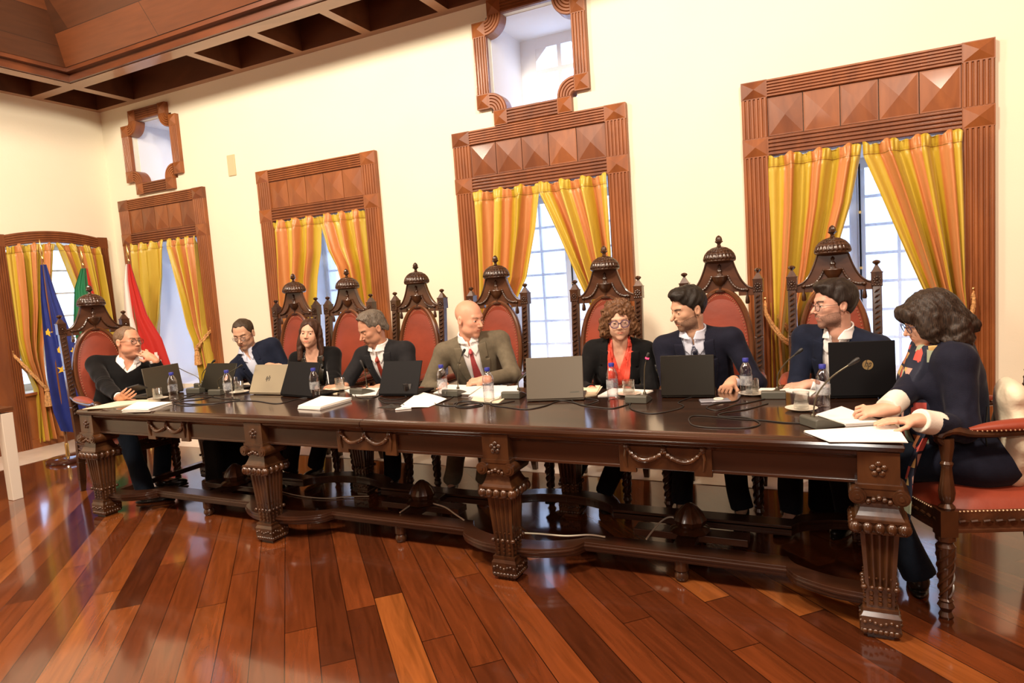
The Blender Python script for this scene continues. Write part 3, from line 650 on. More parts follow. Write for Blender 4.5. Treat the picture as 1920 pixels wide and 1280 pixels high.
# ================================================================== CARVED THRONE CHAIRS
def make_chair():
    root = empty('throne_chair')
    # posts (rear leg + upright in one), leaning back above the seat
    def yb(z): return interp(z, [0, .42, 1.40], [.34, .275, .37])
    for s in (-1, 1):
        b = MB(); x = s*.235
        zs = [0, .10, .25, .42, .70, 1.0, 1.30]
        for z0, z1 in zip(zs[:-1], zs[1:]):
            w0 = .036 if z0 == 0 else .05; w1 = .05
            y0, y1 = yb(z0), yb(z1); v = []
            for z, w, y in ((z0, w0, y0), (z1, w1, y1)): v += [(x-w/2, y-w/2, z), (x+w/2, y-w/2, z), (x+w/2, y+w/2, z), (x-w/2, y+w/2, z)]
            b.add(v, [(0, 3, 2, 1), (4, 5, 6, 7), (0, 1, 5, 4), (1, 2, 6, 5), (2, 3, 7, 6), (3, 0, 4, 7)])
        b.build('back_post', M_dark, root, smooth=False, bevel=.004)
        # running carved scroll up the face of the post
        b = MB()
        for k in range(20):
            z = .64+k*.032; y = yb(z)-.027
            b.tube([(x-.013, y, z), (x, y-.007, z+.012), (x+.013, y, z+.02)], [.003, .0065, .003], 6)
        b.build('post_carving', M_dark, root)
        # block, pyramid and bud finial
        b = MB(); y = yb(1.34); b.box(x-.03, x+.03, y-.032, y+.032, 1.285, 1.365); b.frustum(x, y, 1.365, 1.372, .066, .066)
        b.frustum(x, y, 1.372, 1.41, .055, .016)
        for k in range(8):
            a = k*PI/4; b.sphere((x+.017*math.cos(a), y-.033, 1.325+.017*math.sin(a)), .006, 6, 4)
        b.sphere((x, y-.034, 1.325), .009, 8, 5)
        for k in range(4): b.sphere((x-.0225+.015*k, y-.033, 1.293), .006, 6, 4)
        b.lathe([(.006, 1.408), (.008, 1.415), (.017, 1.423), (.02, 1.43), (.014, 1.438), (.004, 1.442)], (x, y, 0), 12, rib=.15, nr=6)
        b.build('post_finial', M_dark, root)
    # oval upholstered panel
    cz, rx, rz = .945, .205, .385
    def ob(z): return yb(z)-.0
    b = MB(); n = 64
    prof = [(-.0, .018), (.002, -.006), (.012, -.022), (.026, -.026), (.036, -.018), (.040, 0), (.038, .02)]
    vs = []
    for i in range(n):
        a = 2*PI*i/n; ca, sa = math.cos(a), math.sin(a)
        for (r, d) in prof:
            z = cz+(rz-.04+r)*sa; vs.append(((rx-.04+r)*ca, ob(z)+d, z))
    k = len(prof); b.add(vs, [(i*k+j, i*k+(j+1) % k, ((i+1) % n)*k+(j+1) % k, ((i+1) % n)*k+j) for i in range(n) for j in range(k)])
    b.build('oval_frame', wood('oval_frame_walnut', (.08, .028, .011), (.16, .058, .022), .3, .4, (1, 1, .3), 10), root)
    b = MB()
    def pad(u, v):
        a = 2*PI*u; r = v; z = cz+(rz-.038)*r*math.sin(a)
        return ((rx-.038)*r*math.cos(a), ob(z)-.006-.022*(1-r**2.5), z)
    b.grid(pad, 48, 10, True); b.build('backrest', M_leather, root, sharp=0)
    b = MB(); b.grid(lambda u, v: ((rx-.03)*v*math.cos(2*PI*u), ob(cz)+.018, cz+(rz-.03)*v*math.sin(2*PI*u)), 32, 2, True); b.build('back_lining', M_leather, root)
    b = MB()
    for i in range(96):
        a = 2*PI*i/96; z = cz+(rz-.047)*math.sin(a); b.sphere(((rx-.047)*math.cos(a), ob(z)-.013, z), .0036, 5, 3)
    b.build('nail_trim', mat('pale_brass_nails', (.85, .62, .38), .35, .8), root)
    # crest rail: bell shaped board
    pts = []
    for i in range(15):
        t = i/14; x = .212-(.212-.085)*t
        z = 1.318+.02*t+(1.50-1.338)*(t**2.6); pts.append((x, z))
    poly = [(.212, 1.268)]+pts; poly += [(-x, z) for x, z in pts[::-1]]+[(-.212, 1.268), (-.115, 1.268), (-.115, 1.295), (.115, 1.295), (.115, 1.268)]
    cy = yb(1.38)
    b = MB(); T = Matrix.Translation((0, cy-yb(1.3), 0))
    b.prism(poly, yb(1.3)-.016, yb(1.3)+.016); b.build('crest_board', wood('crest_walnut', (.050, .019, .009), (.11, .043, .020), .33, .4, (.4, 1, 1), 8), root, smooth=False, bevel=.003)
    cy = yb(1.3)
    for s in (-1, 1):
        b = MB(); b.tube([(s*x, cy-.016, z-.004) for x, z in pts], .0065, 6); b.build('crest_moulding', M_dark, root)
    b = MB()
    b.lathe([(.088, 1.494), (.100, 1.500), (.104, 1.508), (.100, 1.512)], (0, cy, 0), 40)
    b.lathe([(.100, 1.508), (.099, 1.525), (.090, 1.550), (.072, 1.573), (.045, 1.590), (.018, 1.598), (.0, 1.6)], (0, cy, 0), 96, rib=.05, nr=24)
    for z in (1.525, 1.548, 1.568, 1.584):
        r = interp(z, [1.508, 1.525, 1.55, 1.573, 1.59], [.1, .099, .09, .072, .045])
        b.lathe([(r*1.0, z-.003), (r*1.045, z), (r*1.0, z+.003)], (0, cy, 0), 48, cap=False)
    b.build('dome', M_dark, root, sharp=0)
    b = MB(); b.lathe([(.012, 1.594), (.014, 1.602), (.010, 1.608), (.012, 1.618), (.023, 1.627), (.026, 1.631), (.020, 1.636), (.021, 1.645), (.016, 1.660), (.006, 1.670), (0, 1.672)], (0, cy, 0), 14, rib=.06, nr=7)
    b.build('finial', M_dark, root)
    b = MB(); y = cy-.02     # relief urn
    b.lathe([(0, 1.300), (.034, 1.300), (.034, 1.306), (.010, 1.314), (.007, 1.334), (.012, 1.340), (.030, 1.352), (.047, 1.376), (.052, 1.394), (.056, 1.400), (.052, 1.405), (.02, 1.409), (.012, 1.425), (.018, 1.437), (.006, 1.455), (.012, 1.47), (.0, 1.485)], (0, y, 0), 20)
    for v_ in range(len(b.v)):
        x_, y_, z_ = b.v[v_]; b.v[v_] = (x_, y+(y_-y)*.55, z_)
    b.build('urn_relief', M_dark, root)
    for s in (-1, 1):        # garland from urn to tassel
        b = MB(); g = cr([(s*.052, y, 1.40), (s*.07, y-.004, 1.36), (s*.10, y-.006, 1.325), (s*.14, y-.004, 1.308), (s*.165, y-.002, 1.312)], 8)
        b.tube(g, [.0055+.003*abs(math.sin(i*1.3)) for i in range(len(g))], 6)
        for i in range(0, len(g), 3): b.sphere(g[i], .0085, 6, 4)
        b.sphere((s*.168, y, 1.305), .013, 8, 6)
        b.lathe([(.004, 1.30), (.006, 1.27), (.011, 1.255), (.014, 1.225), (.010, 1.215), (0, 1.213)], (s*.168, y+.004, 0), 10, rib=.1, nr=5)
        b.build('garland', M_dark, root)
    # seat
    def rail(x): return -.30-.03*math.cos(x/.27*PI/2)
    b = MB(); m_ = 16
    out = [(-.27+.54*i/m_, rail(-.27+.54*i/m_)) for i in range(m_+1)]+[(.25, .28), (-.25, .28)]
    b.prism(out, .362, .445, 'z'); b.prism([(x*1.02, y*1.02) for x, y in out], .355, .372, 'z'); b.build('seat_frame', wood('seat_rail_walnut', (.045, .016, .007), (.10, .036, .015), .3, .4, (.4, 1, 1), 8), root, smooth=False, bevel=.004)
    b = MB()
    for i in range(13): x = -.24+.04*i; b.tube([(x-.015, rail(x)-.006, .402), (x, rail(x)-.012, .408), (x+.015, rail(x)-.006, .402)], .006, 6)
    for s in (-1, 1):
        for i in range(12): y = -.27+.045*i; xx = s*interp(y, [-.3, .28], [.274, .254]); b.tube([(xx, y-.016, .402), (xx+s*.008, y, .408), (xx, y+.016, .402)], .006, 6)
    b.tube([(-.262, -.27, .39), (-.20, rail(-.2)-.004, .39), (0, rail(0)-.004, .39), (.20, rail(.2)-.004, .39), (.262, -.27, .39)], .004, 5)
    for s in (-1, 1): b.tube([(s*.262, -.27, .39), (s*.250, .26, .39)], .004, 5)
    b.build('rail_carving', M_dark, root)
    b = MB()
    def seat(u, v):
        # superellipse-like footprint
        a = 2*PI*u; r = v
        cx_, sy_ = math.cos(a), math.sin(a); e = .42
        X_ = math.copysign(abs(cx_)**e, cx_)*.262*r; Y_ = math.copysign(abs(sy_)**e, sy_)*.292*r
        if Y_ < 0: Y_ -= .03*r*math.cos(min(1, abs(X_)/.27)*PI/2)
        X_ *= 1-.08*(Y_+.29)/.58
        return (X_, Y_-.01, .445+.012+.068*(1-r**5)*(1-.25*r*r)-(.012 if r > .995 else 0))
    b.grid(seat, 56, 14, True); b.build('seat', M_leather, root, sharp=0)
    b = MB()
    for i in range(40):
        x = -.26+.52*i/39; b.sphere((x, rail(x)-.004, .442), .0042, 6, 4)
    for s in (-1, 1):
        for i in range(40): y = -.28+.56*i/39; b.sphere((s*interp(y, [-.3, .28], [.270, .250]), y, .442), .0042, 6, 4)
    b.build('seat_nail_trim', mat('pale_brass_nails', (.85, .62, .38), .35, .8), root)
    for s in (-1, 1):
        x = s*.258
        b = MB()      # front leg: block, spiral-reeded taper, bulb foot
        b.box(x-.032, x+.032, -.318, -.254, .345, .45)
        b.lathe([(.022, 0), (.026, .012), (.018, .03), (.022, .04), (.030, .052), (.022, .07), (.026, .078), (.019, .085), (.024, .16), (.030, .25), (.034, .30), (.024, .315), (.034, .325), (.034, .345)], (x, -.286, 0), 30, rib=.05, nr=6)
        for k in range(4):
            L_ = [(x+(.0235+.01*t/20)*math.cos(k*PI/2+t*.35), -.286+(.0235+.01*t/20)*math.sin(k*PI/2+t*.35), .095+.2*t/20) for t in range(21)]
            b.tube(L_, .005, 5)
        b.build('front_leg', M_dark, root)
        b = MB()      # baluster under the arm, on the leg block
        b.lathe([(.026, .45), (.030, .46), (.018, .475), (.026, .49), (.030, .52), (.022, .58), (.018, .62), (.024, .635), (.018, .645), (.026, .70), (.026, .735)], (x, -.28, 0), 20, rib=.05, nr=8)
        b.build('arm_support', M_dark, root)
        b = MB()      # arm with scrolled hand rest
        arm = cr([(x, -.292, .715), (x, -.310, .735), (x, -.297, .758), (x, -.25, .765), (x, -.19, .752), (x, -.06, .750), (x*.99, .12, .758), (x*.94, .26, .775), (x*.92, .31, .78)], 6)
        b.tube(arm, [.020]*8+[.026]*8+[.022]*(len(arm)-16), 10, flat=.8)
        b.build('armrest', M_dark, root)
        b = MB()
        def ap(u, v):
            a = 2*PI*u; t = v; y = -.20+.40*t; w = .036*(math.sin(PI*min(max(t, .02), .98))**.45)
            return (x*(1-.02*t)+w*math.cos(a), y, .765+.010*t+(.034*max(0, math.sin(a))**.8 if math.sin(a) > 0 else -.004)*(math.sin(PI*min(max(t, .02), .98))**.5))
        b.grid(ap, 20, 18, True); b.build('arm_pad', M_leather, root, sharp=0)
        b = MB()
        for i in range(26):
            t = (i+.5)/26; w = .038*(math.sin(PI*t)**.45)
            for q in (-1, 1): b.sphere((x*(1-.02*t)+q*w, -.20+.40*t, .764+.01*t), .0036, 5, 3)
        b.build('arm_nail_trim', mat('pale_brass_nails', (.85, .62, .38), .35, .8), root)
    return root
proto = make_chair()
# x, y of back, turn, label
CH = [(-4.56, 0.03, 'first'), (-3.94, .02, ''), (-3.215, -.02, ''), (-2.475, 0, ''), (-1.60, .02, ''), (-.81, 0, ''), (-.138, -.02, '')]
CLAB = ['carved throne chair beside the man in the open-collar navy jacket, leftmost of the row',
        'carved throne chair behind the woman in black velvet',
        'carved throne chair behind the grey-haired man with the red tie',
        'carved throne chair behind the bald man in the grey suit',
        'carved throne chair behind the curly-haired woman with the coral scarf',
        'carved throne chair behind the bearded man in the dotted navy tie',
        'carved throne chair in front of the right window, behind the young man with glasses']
BY = -.665
for i, (x, rz, _) in enumerate(CH):
    o = proto if i == 0 else copy_tree(proto)
    o.rotation_euler = (0, 0, rz); o.location = (x+.36*math.sin(rz), BY-.36, 0); tag(o, CLAB[i], 'chair', 'carved throne chairs around the council table')
o = copy_tree(proto); o.location = (-5.30, -1.92, 0); o.rotation_euler = (0, 0, math.radians(90-13)); tag(o, 'carved throne chair at the far left end of the table, below the flags', 'chair', 'carved throne chairs around the council table')
CH9 = (.425, -1.866, math.radians(-72))
o = copy_tree(proto); o.location = CH9[:2]+(0,); o.rotation_euler = (0, 0, CH9[2]); tag(o, 'carved throne chair seen from the side at the right end of the table', 'chair', 'carved throne chairs around the council table')

# ================================================================== TABLE
TX0, TX1, TY0, TY1, TZ = -4.93, .075, -2.475, -1.41, .78
troot = empty('council_table', ((TX0+TX1)/2, (TY0+TY1)/2, 0)); tag(troot, 'very long dark carved council table with a polished top', 'table')
cx_, cy_ = (TX0+TX1)/2, (TY0+TY1)/2
HX, HY = (TX1-TX0)/2, (TY1-TY0)/2
b = MB()
# moulded rim profile (offset outwards, z)
prof = [(-.06, .78), (-.035, .78), (-.033, .776), (-.022, .776), (-.004, .770), (0, .758), (-.004, .742), (-.018, .735), (-.022, .722), (-.04, .712), (-.05, .70)]
for hx0, hx1 in ((-HX, -.0015), (.0015, HX)):
    vs = []
    for (d, z) in prof:
        a = hx0-(d if hx0 < -1 else 0); e = hx1+(d if hx1 > 1 else 0)
        vs += [(a, -HY-d, z), (e, -HY-d, z), (e, HY+d, z), (a, HY+d, z)]
    n = len(prof); f = [(0, 1, 2, 3), tuple((n-1)*4+i for i in (3, 2, 1, 0))]
    for j in range(n-1):
        for i in range(4): f.append((j*4+i, (j+1)*4+i, (j+1)*4+(i+1) % 4, j*4+(i+1) % 4))
    b.add(vs, f)
b.build('tabletop', M_table, troot, smooth=False, bevel=.002)
lx = [TX0+.075-cx_, 0, 0, TX1-.085-cx_]; lx[1] = lx[0]+(lx[3]-lx[0])/3; lx[2] = lx[0]+(lx[3]-lx[0])*2/3
ly = HY-.085
b = MB()
for s in (-1, 1):
    b.box(-HX+.06, HX-.06, s*ly-.02, s*ly+.02, .605, .735); b.box(-HX+.06, HX-.06, s*ly-.028, s*ly+.028, .600, .614)
for s in (-1, 1): b.box(s*(HX-.085)-.02, s*(HX-.085)+.02, -ly, ly, .605, .735)
b.build('apron', M_apron, troot, smooth=False, bevel=.003)
def leg_mb():
    b = MB()
    b.box(-.07, .07, -.07, .07, .588, .735); b.box(-.078, .078, -.078, .078, .588, .602)
    b.frustum(0, 0, .470, .588, .18, .10); b.v = b.v  # replaced below by shaped neck
    return b
M_legwood = wood('table_leg_walnut', (.028, .010, .004), (.080, .030, .010), .3, .45, (1, 1, .3), 12, .1)
def make_leg():
    b = MB()
    b.box(-.07, .07, -.07, .07, .60, .735); b.box(-.078, .078, -.078, .078, .596, .612)
    # rosette
    for k in range(5): a = k*2*PI/5+.3; b.sphere((.02*math.cos(a), -.071, .67+.02*math.sin(a)), .012, 8, 5, sy=.5)
    b.sphere((0, -.073, .67), .01, 8, 5)
    # ionic scroll capital (front/back volutes)
    b.box(-.075, .075, -.075, .075, .565, .596)
    for s in (-1, 1):
        b.lathe([(.030, -.088), (.030, .088)], (s*.072, 0, .568), 18, axis='y')
        b.lathe([(.020, -.094), (.022, .094)], (s*.072, 0, .568), 14, axis='y')
        b.lathe([(.009, -.099), (.009, .099)], (s*.072, 0, .568), 10, axis='y')
    for k in range(5): b.sphere((-.036+.018*k, -.082, .556-.007*math.cos(k*1.57)), .011, 8, 5)
    # concave neck
    zs = np.linspace(.475, .565, 7)
    for z0, z1 in zip(zs[:-1], zs[1:]):
        f = lambda z: .115+.055*((.565-z)/.09)**2.2
        b.frustum(0, 0, z0, z1, f(z0), f(z1))
    b.box(-.092, .092, -.092, .092, .470, .480)
    # gadrooned cushion
    for s in (-1, 1):
        for k in range(5):
            t = -.080+.040*k
            b.sphere((t, s*.080, .448), .026, 12, 8, sx=.78, sz=1.0); b.sphere((s*.080, t, .448), .026, 12, 8, sy=.78, sz=1.0)
    b.box(-.085, .085, -.085, .085, .432, .470); b.box(-.088, .088, -.088, .088, .424, .434)
    # fluted taper
    n = 4
    for i in range(4):
        R_ = Matrix.Rotation(i*PI/2, 4, 'Z'); b.T = R_
        L_ = 40; vs = []
        for z, w in ((.20, .100), (.424, .130)):
            for j in range(L_+1):
                t = j/L_; k = (t*5-.5) % 1.0; d = .009*max(0, math.sin((k-.18)/.64*PI)) if (.18 < k < .82 and .08 < t < .92) else 0
                vs.append((-w/2+w*t, -w/2+d, z))
        b.add(vs, [(j, j+1, L_+1+j+1, L_+1+j) for j in range(L_)])
    b.T = Matrix.Identity(4)
    for s in (-1, 1):
        for k in range(4):
            b.sphere((-.036+.024*k, s*.054, .238), .0045, 6, 4); b.sphere((s*.054, -.036+.024*k, .238), .0045, 6, 4)
        for k in range(5):
            r = .011 if k in (0, 2, 4) else .008
            b.sphere((-.054+.027*k, s*.056, .20), r, 8, 5); b.sphere((s*.056, -.054+.027*k, .20), r, 8, 5)
    b.frustum(0, 0, .115, .20, .094, .100)
    for s in (-1, 1):
        for k in range(3):
            for q in (.135, .155, .175): b.sphere((-.03+.03*k, s*.05, q), .009, 6, 4, sz=1.2); b.sphere((s*.05, -.03+.03*k, q), .009, 6, 4, sz=1.2)
    b.box(-.06, .06, -.06, .06, .106, .118); b.frustum(0, 0, .088, .108, .134, .112)
    b.box(-.066, .066, -.066, .066, .038, .090)
    for s in (-1, 1):
        for k in range(7): b.sphere((-.054+.018*k, s*.066, .064+.006*math.sin(k*1.6)), .008, 8, 5); b.sphere((s*.066, -.054+.018*k, .064+.006*math.sin(k*1.6)), .008, 8, 5)
        for k in range(7): b.sphere((-.054+.018*k, s*.060, .028), .012, 8, 5); b.sphere((s*.060, -.054+.018*k, .028), .012, 8, 5)
    b.box(-.058, .058, -.058, .058, .012, .04); b.box(-.045, .045, -.045, .045, 0, .015)
    return b
first = None
for x in lx:
    for s in (-1, 1):
        if first is None: first = make_leg().build('leg', M_legwood, troot, sharp=40); o = first
        else: o = first.copy(); COL.objects.link(o); o.parent = troot
        o.location = (x, s*ly, 0); o.rotation_euler = (0, 0, 0 if s < 0 else PI)
# apron plaques with carved swags
for i in range(3):
    xm = (lx[i]+lx[i+1])/2; b = MB(); y = -ly-.02
    pl = [(-.20, .72), (.20, .72), (.20, .585), (.125, .585), (.125, .605), (-.125, .605), (-.125, .585), (-.20, .585)]
    b.T = Matrix.Translation((xm, 0, 0)); b.prism(pl, y-.018, y)
    for s in (-1, 1):
        g = cr([(s*.165, y-.022, .700), (s*.13, y-.026, .66), (s*.085, y-.03, .645), (s*.03, y-.026, .662), (0, y-.022, .69)], 7)
        b.tube(g, [.006+.006*math.sin(PI*j/(len(g)-1)) for j in range(len(g))], 7)
        for j in range(2, len(g)-2, 3): b.sphere(g[j], .012, 7, 5)
        b.tube([(s*.165, y-.022, .70), (s*.172, y-.024, .66), (s*.165, y-.02, .61)], [.008, .007, .004], 6); b.sphere((s*.165, y-.024, .702), .014, 8, 6)
    b.sphere((0, y-.022, .695), .014, 8, 6)
    b.T = Matrix.Identity(4)
    b.build('carved_plaque', M_legwood, troot, smooth=False, bevel=.0015)
# stretcher platform
def plat(side):
    P = []
    for i, x in enumerate(lx):
        if i: P += [(x-.42, .50), (x-.34, .48), (x-.20, .86), (x-.07, 1.04)]
        P += [(x, 1.08)]
        if i < 3: P += [(x+.07, 1.04), (x+.20, .86), (x+.34, .48), (x+.42, .50)]
    return P
b = MB()
for s in (-1, 1):
    for i in range(3):
        x0, x1 = lx[i], lx[i+1]
        edge = cr([(x0, s*(ly+.01), 0), (x0+.16, s*(ly-.01), 0), (x0+.30, s*(ly-.08), 0), (x0+.345, s*(ly-.155), 0)], 6)+[Vector((x1-.345, s*(ly-.155), 0))]+cr([(x1-.345, s*(ly-.155), 0), (x1-.30, s*(ly-.08), 0), (x1-.16, s*(ly-.01), 0), (x1, s*(ly+.01), 0)], 6)[1:]
        inn = [(p.x, p.y-s*.11) for p in edge]
        ou = [(p.x, p.y) for p in edge]
        n = len(ou)
        for (z0, z1, d) in ((.110, .150, 0), (.128, .138, .008), (.098, .112, -.012)):
            vs = [(x, y+s*d, z0) for x, y in ou]+[(x, y, z0) for x, y in inn]+[(x, y+s*d, z1) for x, y in ou]+[(x, y, z1) for x, y in inn]
            f = []
            for j in range(n-1):
                f += [(j, j+1, n+j+1, n+j), (2*n+j, 3*n+j, 3*n+j+1, 2*n+j+1), (j, 2*n+j, 2*n+j+1, j+1), (n+j, n+j+1, 3*n+j+1, 3*n+j)]
            f += [(0, n, 3*n, 2*n), (n-1, 3*n-1, 4*n-1, 2*n-1)]
            b.add(vs, f)
b.box(-HX+.02, lx[0], -ly, ly, .110, .148); b.box(lx[3], HX-.03, -ly, ly, .110, .148)
b.build('stretcher', M_apron, troot, smooth=False, bevel=.002)
for i in range(3):
    xm = (lx[i]+lx[i+1])/2
    b = MB(); b.box(xm-.05, xm+.05, -ly+.16, ly-.16, .112, .148); b.box(xm-.28, xm+.28, -.05, .05, .112, .148)
    b.build('cross_stretcher', M_apron, troot, smooth=False, bevel=.003)
    b = MB(); b.lathe([(.09, .148), (.10, .155), (.085, .168), (.06, .175), (.07, .185), (.078, .21), (.065, .24), (.04, .27), (.015, .29), (0, .292)], (xm, 0, 0), 40, rib=.06, nr=10)
    b.build('stretcher_finial', M_dark, troot)
    for s in (-1, 1):
        b = MB(); b.lathe([(.022, 0), (.032, .012), (.034, .03), (.026, .045), (.034, .055), (.034, .11)], (xm, s*(ly-.2), 0), 16); b.build('foot', M_dark, troot)

# ================================================================== THINGS ON THE TABLE
def at(u, v, z=TZ): return px(u, v, 'z', z)
M_plasb = mat('matt_black_plastic', (.018, .018, .017), .45)
M_plasg = mat('olive_grey_plastic', (.075, .075, .06), .45)
M_screen = mat('dark_screen', (.01, .01, .012), .15)
M_key = mat('keyboard_black', (.02, .02, .02), .6)
def laptop(label, c, yaw, w, h, tilt, col, rough=.35, metal=.6, d=.225, edge=None, mark=None, loc_z=TZ):
    """c: middle of the hinge on the table; yaw 0: the lid's back faces -y (the camera side)"""
    root = empty('laptop', (c[0], c[1], loc_z), yaw); tag(root, label, 'laptop')
    M_ = mat('laptop_'+col[0], col[1], rough, metal, spec=.2); b = MB()
    b.box(-w/2, w/2, 0, d, .004, .017); b.build('base', M_, root, bevel=.003)
    b = MB()
    for r in range(5):
        for k in range(13): x = -w/2+.022+k*(w-.044)/13; b.box(x, x+(w-.044)/13-.003, .045+r*.019, .045+r*.019+.015, .017, .0195)
    b.build('keyboard', M_key, root, smooth=False)
    b = MB(); b.box(-.05, .05, .155, d-.012, .0165, .0178); b.build('touchpad', mat('touchpad_grey', (.08, .08, .08), .3), root, smooth=False)
    b = MB(); R_ = Matrix.Rotation(tilt, 4, 'X'); b.T = Matrix.Translation((0, 0, .014)) @ R_
    b.box(-w/2, w/2, -.0045, .0035, 0, h); lid = b.build('lid', M_, root, bevel=.003)
    b = MB(); b.T = Matrix.Translation((0, 0, .014)) @ R_; b.box(-w/2+.008, w/2-.008, .0034, .0042, .012, h-.008); b.build('screen', M_screen, root, smooth=False)
    if mark:
        for mk in mark: mk(root, Matrix.Translation((0, 0, .014)) @ R_, w, h)
    for x in (-w/2+.03, w/2-.03): pass
    b = MB()
    for x in (-w/2+.03, w/2-.03):
        for y in (.02, d-.02): b.lathe([(.007, 0), (.007, .005)], (x, y, 0), 8)
    b.build('rubber_feet', M_plasb, root)
    return root
def flatmark(polys, m_, name='emblem', depth=.0006):
    def f(root, T, w, h):
        b = MB(); b.T = T
        for p in polys: b.prism(p, -.0045-depth, -.0044)
        b.build(name, m_, root, smooth=False)
    return f
def hpdisc(cx, cz, r, disc, ink):
    def f(root, T, w, h):
        b = MB(); b.T = T; b.prism([(cx+r*math.cos(2*PI*i/32), cz+r*math.sin(2*PI*i/32)) for i in range(32)], -.0051, -.0044); b.build('emblem_disc', disc, root, smooth=False)
        b = MB(); b.T = T; k = r
        def q(*pts): b.prism([(cx+k*x, cz+k*y) for x, y in pts], -.0056, -.005)
        sl = .28
        def bar(x, z0, z1, t=.14): q((x+sl*z0-t/2, z0), (x+sl*z0+t/2, z0), (x+sl*z1+t/2, z1), (x+sl*z1-t/2, z1))
        bar(-.42, -.42, .98); bar(-.08, -.42, .42); q((-.36+.02, .28), (-.02, .28), (.06, .44), (-.3, .44))
        bar(.22, -.98, .42); bar(.55, -.36, .42); q((.28, .28), (.62, .28), (.66, .44), (.34, .44)); q((.12, -.42), (.42, -.42), (.5, -.28), (.16, -.28))
        b.build('emblem_letters', ink, root, smooth=False)
    return f
GOLDM = mat('champagne_metal', (.55, .42, .20), .3, .8)
M_ink = mat('logo_ink', (.015, .015, .015), .5)
def mid(a, b_): return ((a.x+b_.x)/2, (a.y+b_.y)/2)
def lp(label, l, r, h, tilt, col, **k):
    A_, B_ = at(l[0], l[1], TZ+.005), at(r[0], r[1], TZ+.005); w = math.hypot(B_.x-A_.x, B_.y-A_.y); yaw = math.atan2(B_.y-A_.y, B_.x-A_.x)
    return laptop(label, mid(A_, B_), yaw, w, h, tilt, col, **k)
DARK = ('charcoal', (.022, .020, .016)); BLK = ('black', (.004, .004, .005)); SIL = ('silver', (.42, .38, .29)); GRY = ('warm_grey', (.115, .105, .08)); TAU = ('taupe', (.145, .132, .105))
A_ = at(279.7, 748); B_ = at(342, 734.5)
laptop('dark grey laptop before the man in the black sweater', mid(A_, B_), math.atan2(B_.y-A_.y, B_.x-A_.x), .32, .215, math.radians(-8), GRY)
hash1 = [[(.075, .085), (.09, .075), (.105, .08), (.11, .095), (.10, .12), (.09, .11), (.08, .115)]]
lp('black laptop with a pale sticker on its lid, behind the crossed microphones', (376, 733), (432, 734.5), .215, math.radians(-25), DARK, mark=[flatmark(hash1, mat('sticker_pink', (.75, .45, .35), .6), 'sticker')])
hpm = [[(-.020, .122), (-.013, .122), (-.020, .095), (-.027, .095)], [(-.012, .113), (-.006, .113), (-.014, .084), (-.019, .084)], [(.002, .128), (.008, .128), (-.002, .098), (-.007, .098)], [(.010, .118), (.016, .118), (.008, .088), (.003, .088)]]
lp('silver laptop with a slim slanted emblem, left of the black open one', (468, 738.5), (531, 739.5), .21, math.radians(-24), SIL, mark=[flatmark(hpm, M_ink)], rough=.3, metal=.7)
lp('plain black laptop before the woman in black velvet', (526, 741), (585, 746), .235, math.radians(-24), BLK, metal=0, rough=.6)
lp('plain black laptop before the man with the red tie', (710, 741.5), (783, 741.5), .225, math.radians(-26), BLK, metal=0, rough=.6)
lp('wide taupe-grey laptop right of the bald man in grey', (988, 752), (1095, 748.5), .235, math.radians(-14), TAU, rough=.38, metal=.4, mark=[flatmark([[(.085, .03), (.135, .032), (.135, .038), (.085, .036)]], M_plasg)])
lp('dark laptop before the bearded man with the dotted tie', (1240, 744.5), (1341, 744), .215, math.radians(-10), DARK)
lp('black laptop with a round gold emblem at the right end', (1556, 746), (1681, 744), .265, math.radians(-3), BLK, metal=0, rough=.6, mark=[hpdisc(.025, .150, .024, GOLDM, M_ink)])

# bottles
M_pet = thin_glass('clear_plastic', (.90, .92, .96), 1.3); M_cap = mat('blue_cap', (.03, .04, .30), .4)
M_label = mat('bottle_label', (.62, .66, .75), .5, noise=.5, scale=60, alpha=.35)
M_water = thin_glass('water', (.90, .93, .92), .6)
def make_bottle():
    root = empty('water_bottle')
    b = MB(); pr = [(.012, 0), (.027, .002), (.031, .010)]
    for k in range(7): z = .018+k*.013; pr += [(.0315, z), (.0295, z+.0055)]
    pr += [(.0315, .112), (.0318, .125), (.031, .138), (.026, .155), (.018, .170), (.0125, .178), (.012, .190)]
    b.lathe(pr, n=28); b.build('bottle', M_pet, root, sharp=0)
    b = MB(); b.lathe([(.0322, .060), (.0324, .085), (.0322, .110)], n=28, cap=False, a0=.2, a1=5.0); b.build('label', M_label, root)
    b = MB(); b.lathe([(.0135, .184), (.0155, .185), (.0155, .199), (.0145, .201), (0, .201)], n=20, rib=.02, nr=20); b.build('cap', M_cap, root)
    b = MB(); b.lathe([(.0125, .180), (.0158, .181), (.0125, .183)], n=16, cap=False); b.build('neck_ring', M_cap, root)
    return root
bp = make_bottle()
BL = [(326.5, 749.5, 'beside the glass near the man in the black sweater'), (429.7, 746.5, 'left of the silver laptop'), (592, 745.5, 'in front of the woman in black velvet'),
      (831, 743.5, 'nearest the left hand of the bald man'), (917.5, 753.5, 'left of the taupe-grey laptop'), (1149.4, 748, 'in front of the curly-haired woman'),
      (1400, 742, 'between the bearded man and the young man with glasses'), (1543.7, 762.5, 'before the laptop with the gold emblem')]
for i, (u, v, t_) in enumerate(BL):
    o = bp if i == 0 else copy_tree(bp); p = at(u, v); o.location = (p.x, p.y, TZ); o.rotation_euler = (0, 0, i*1.3)
    tag(o, 'water bottle with blue cap '+t_, 'water bottle', 'small water bottles on the table')
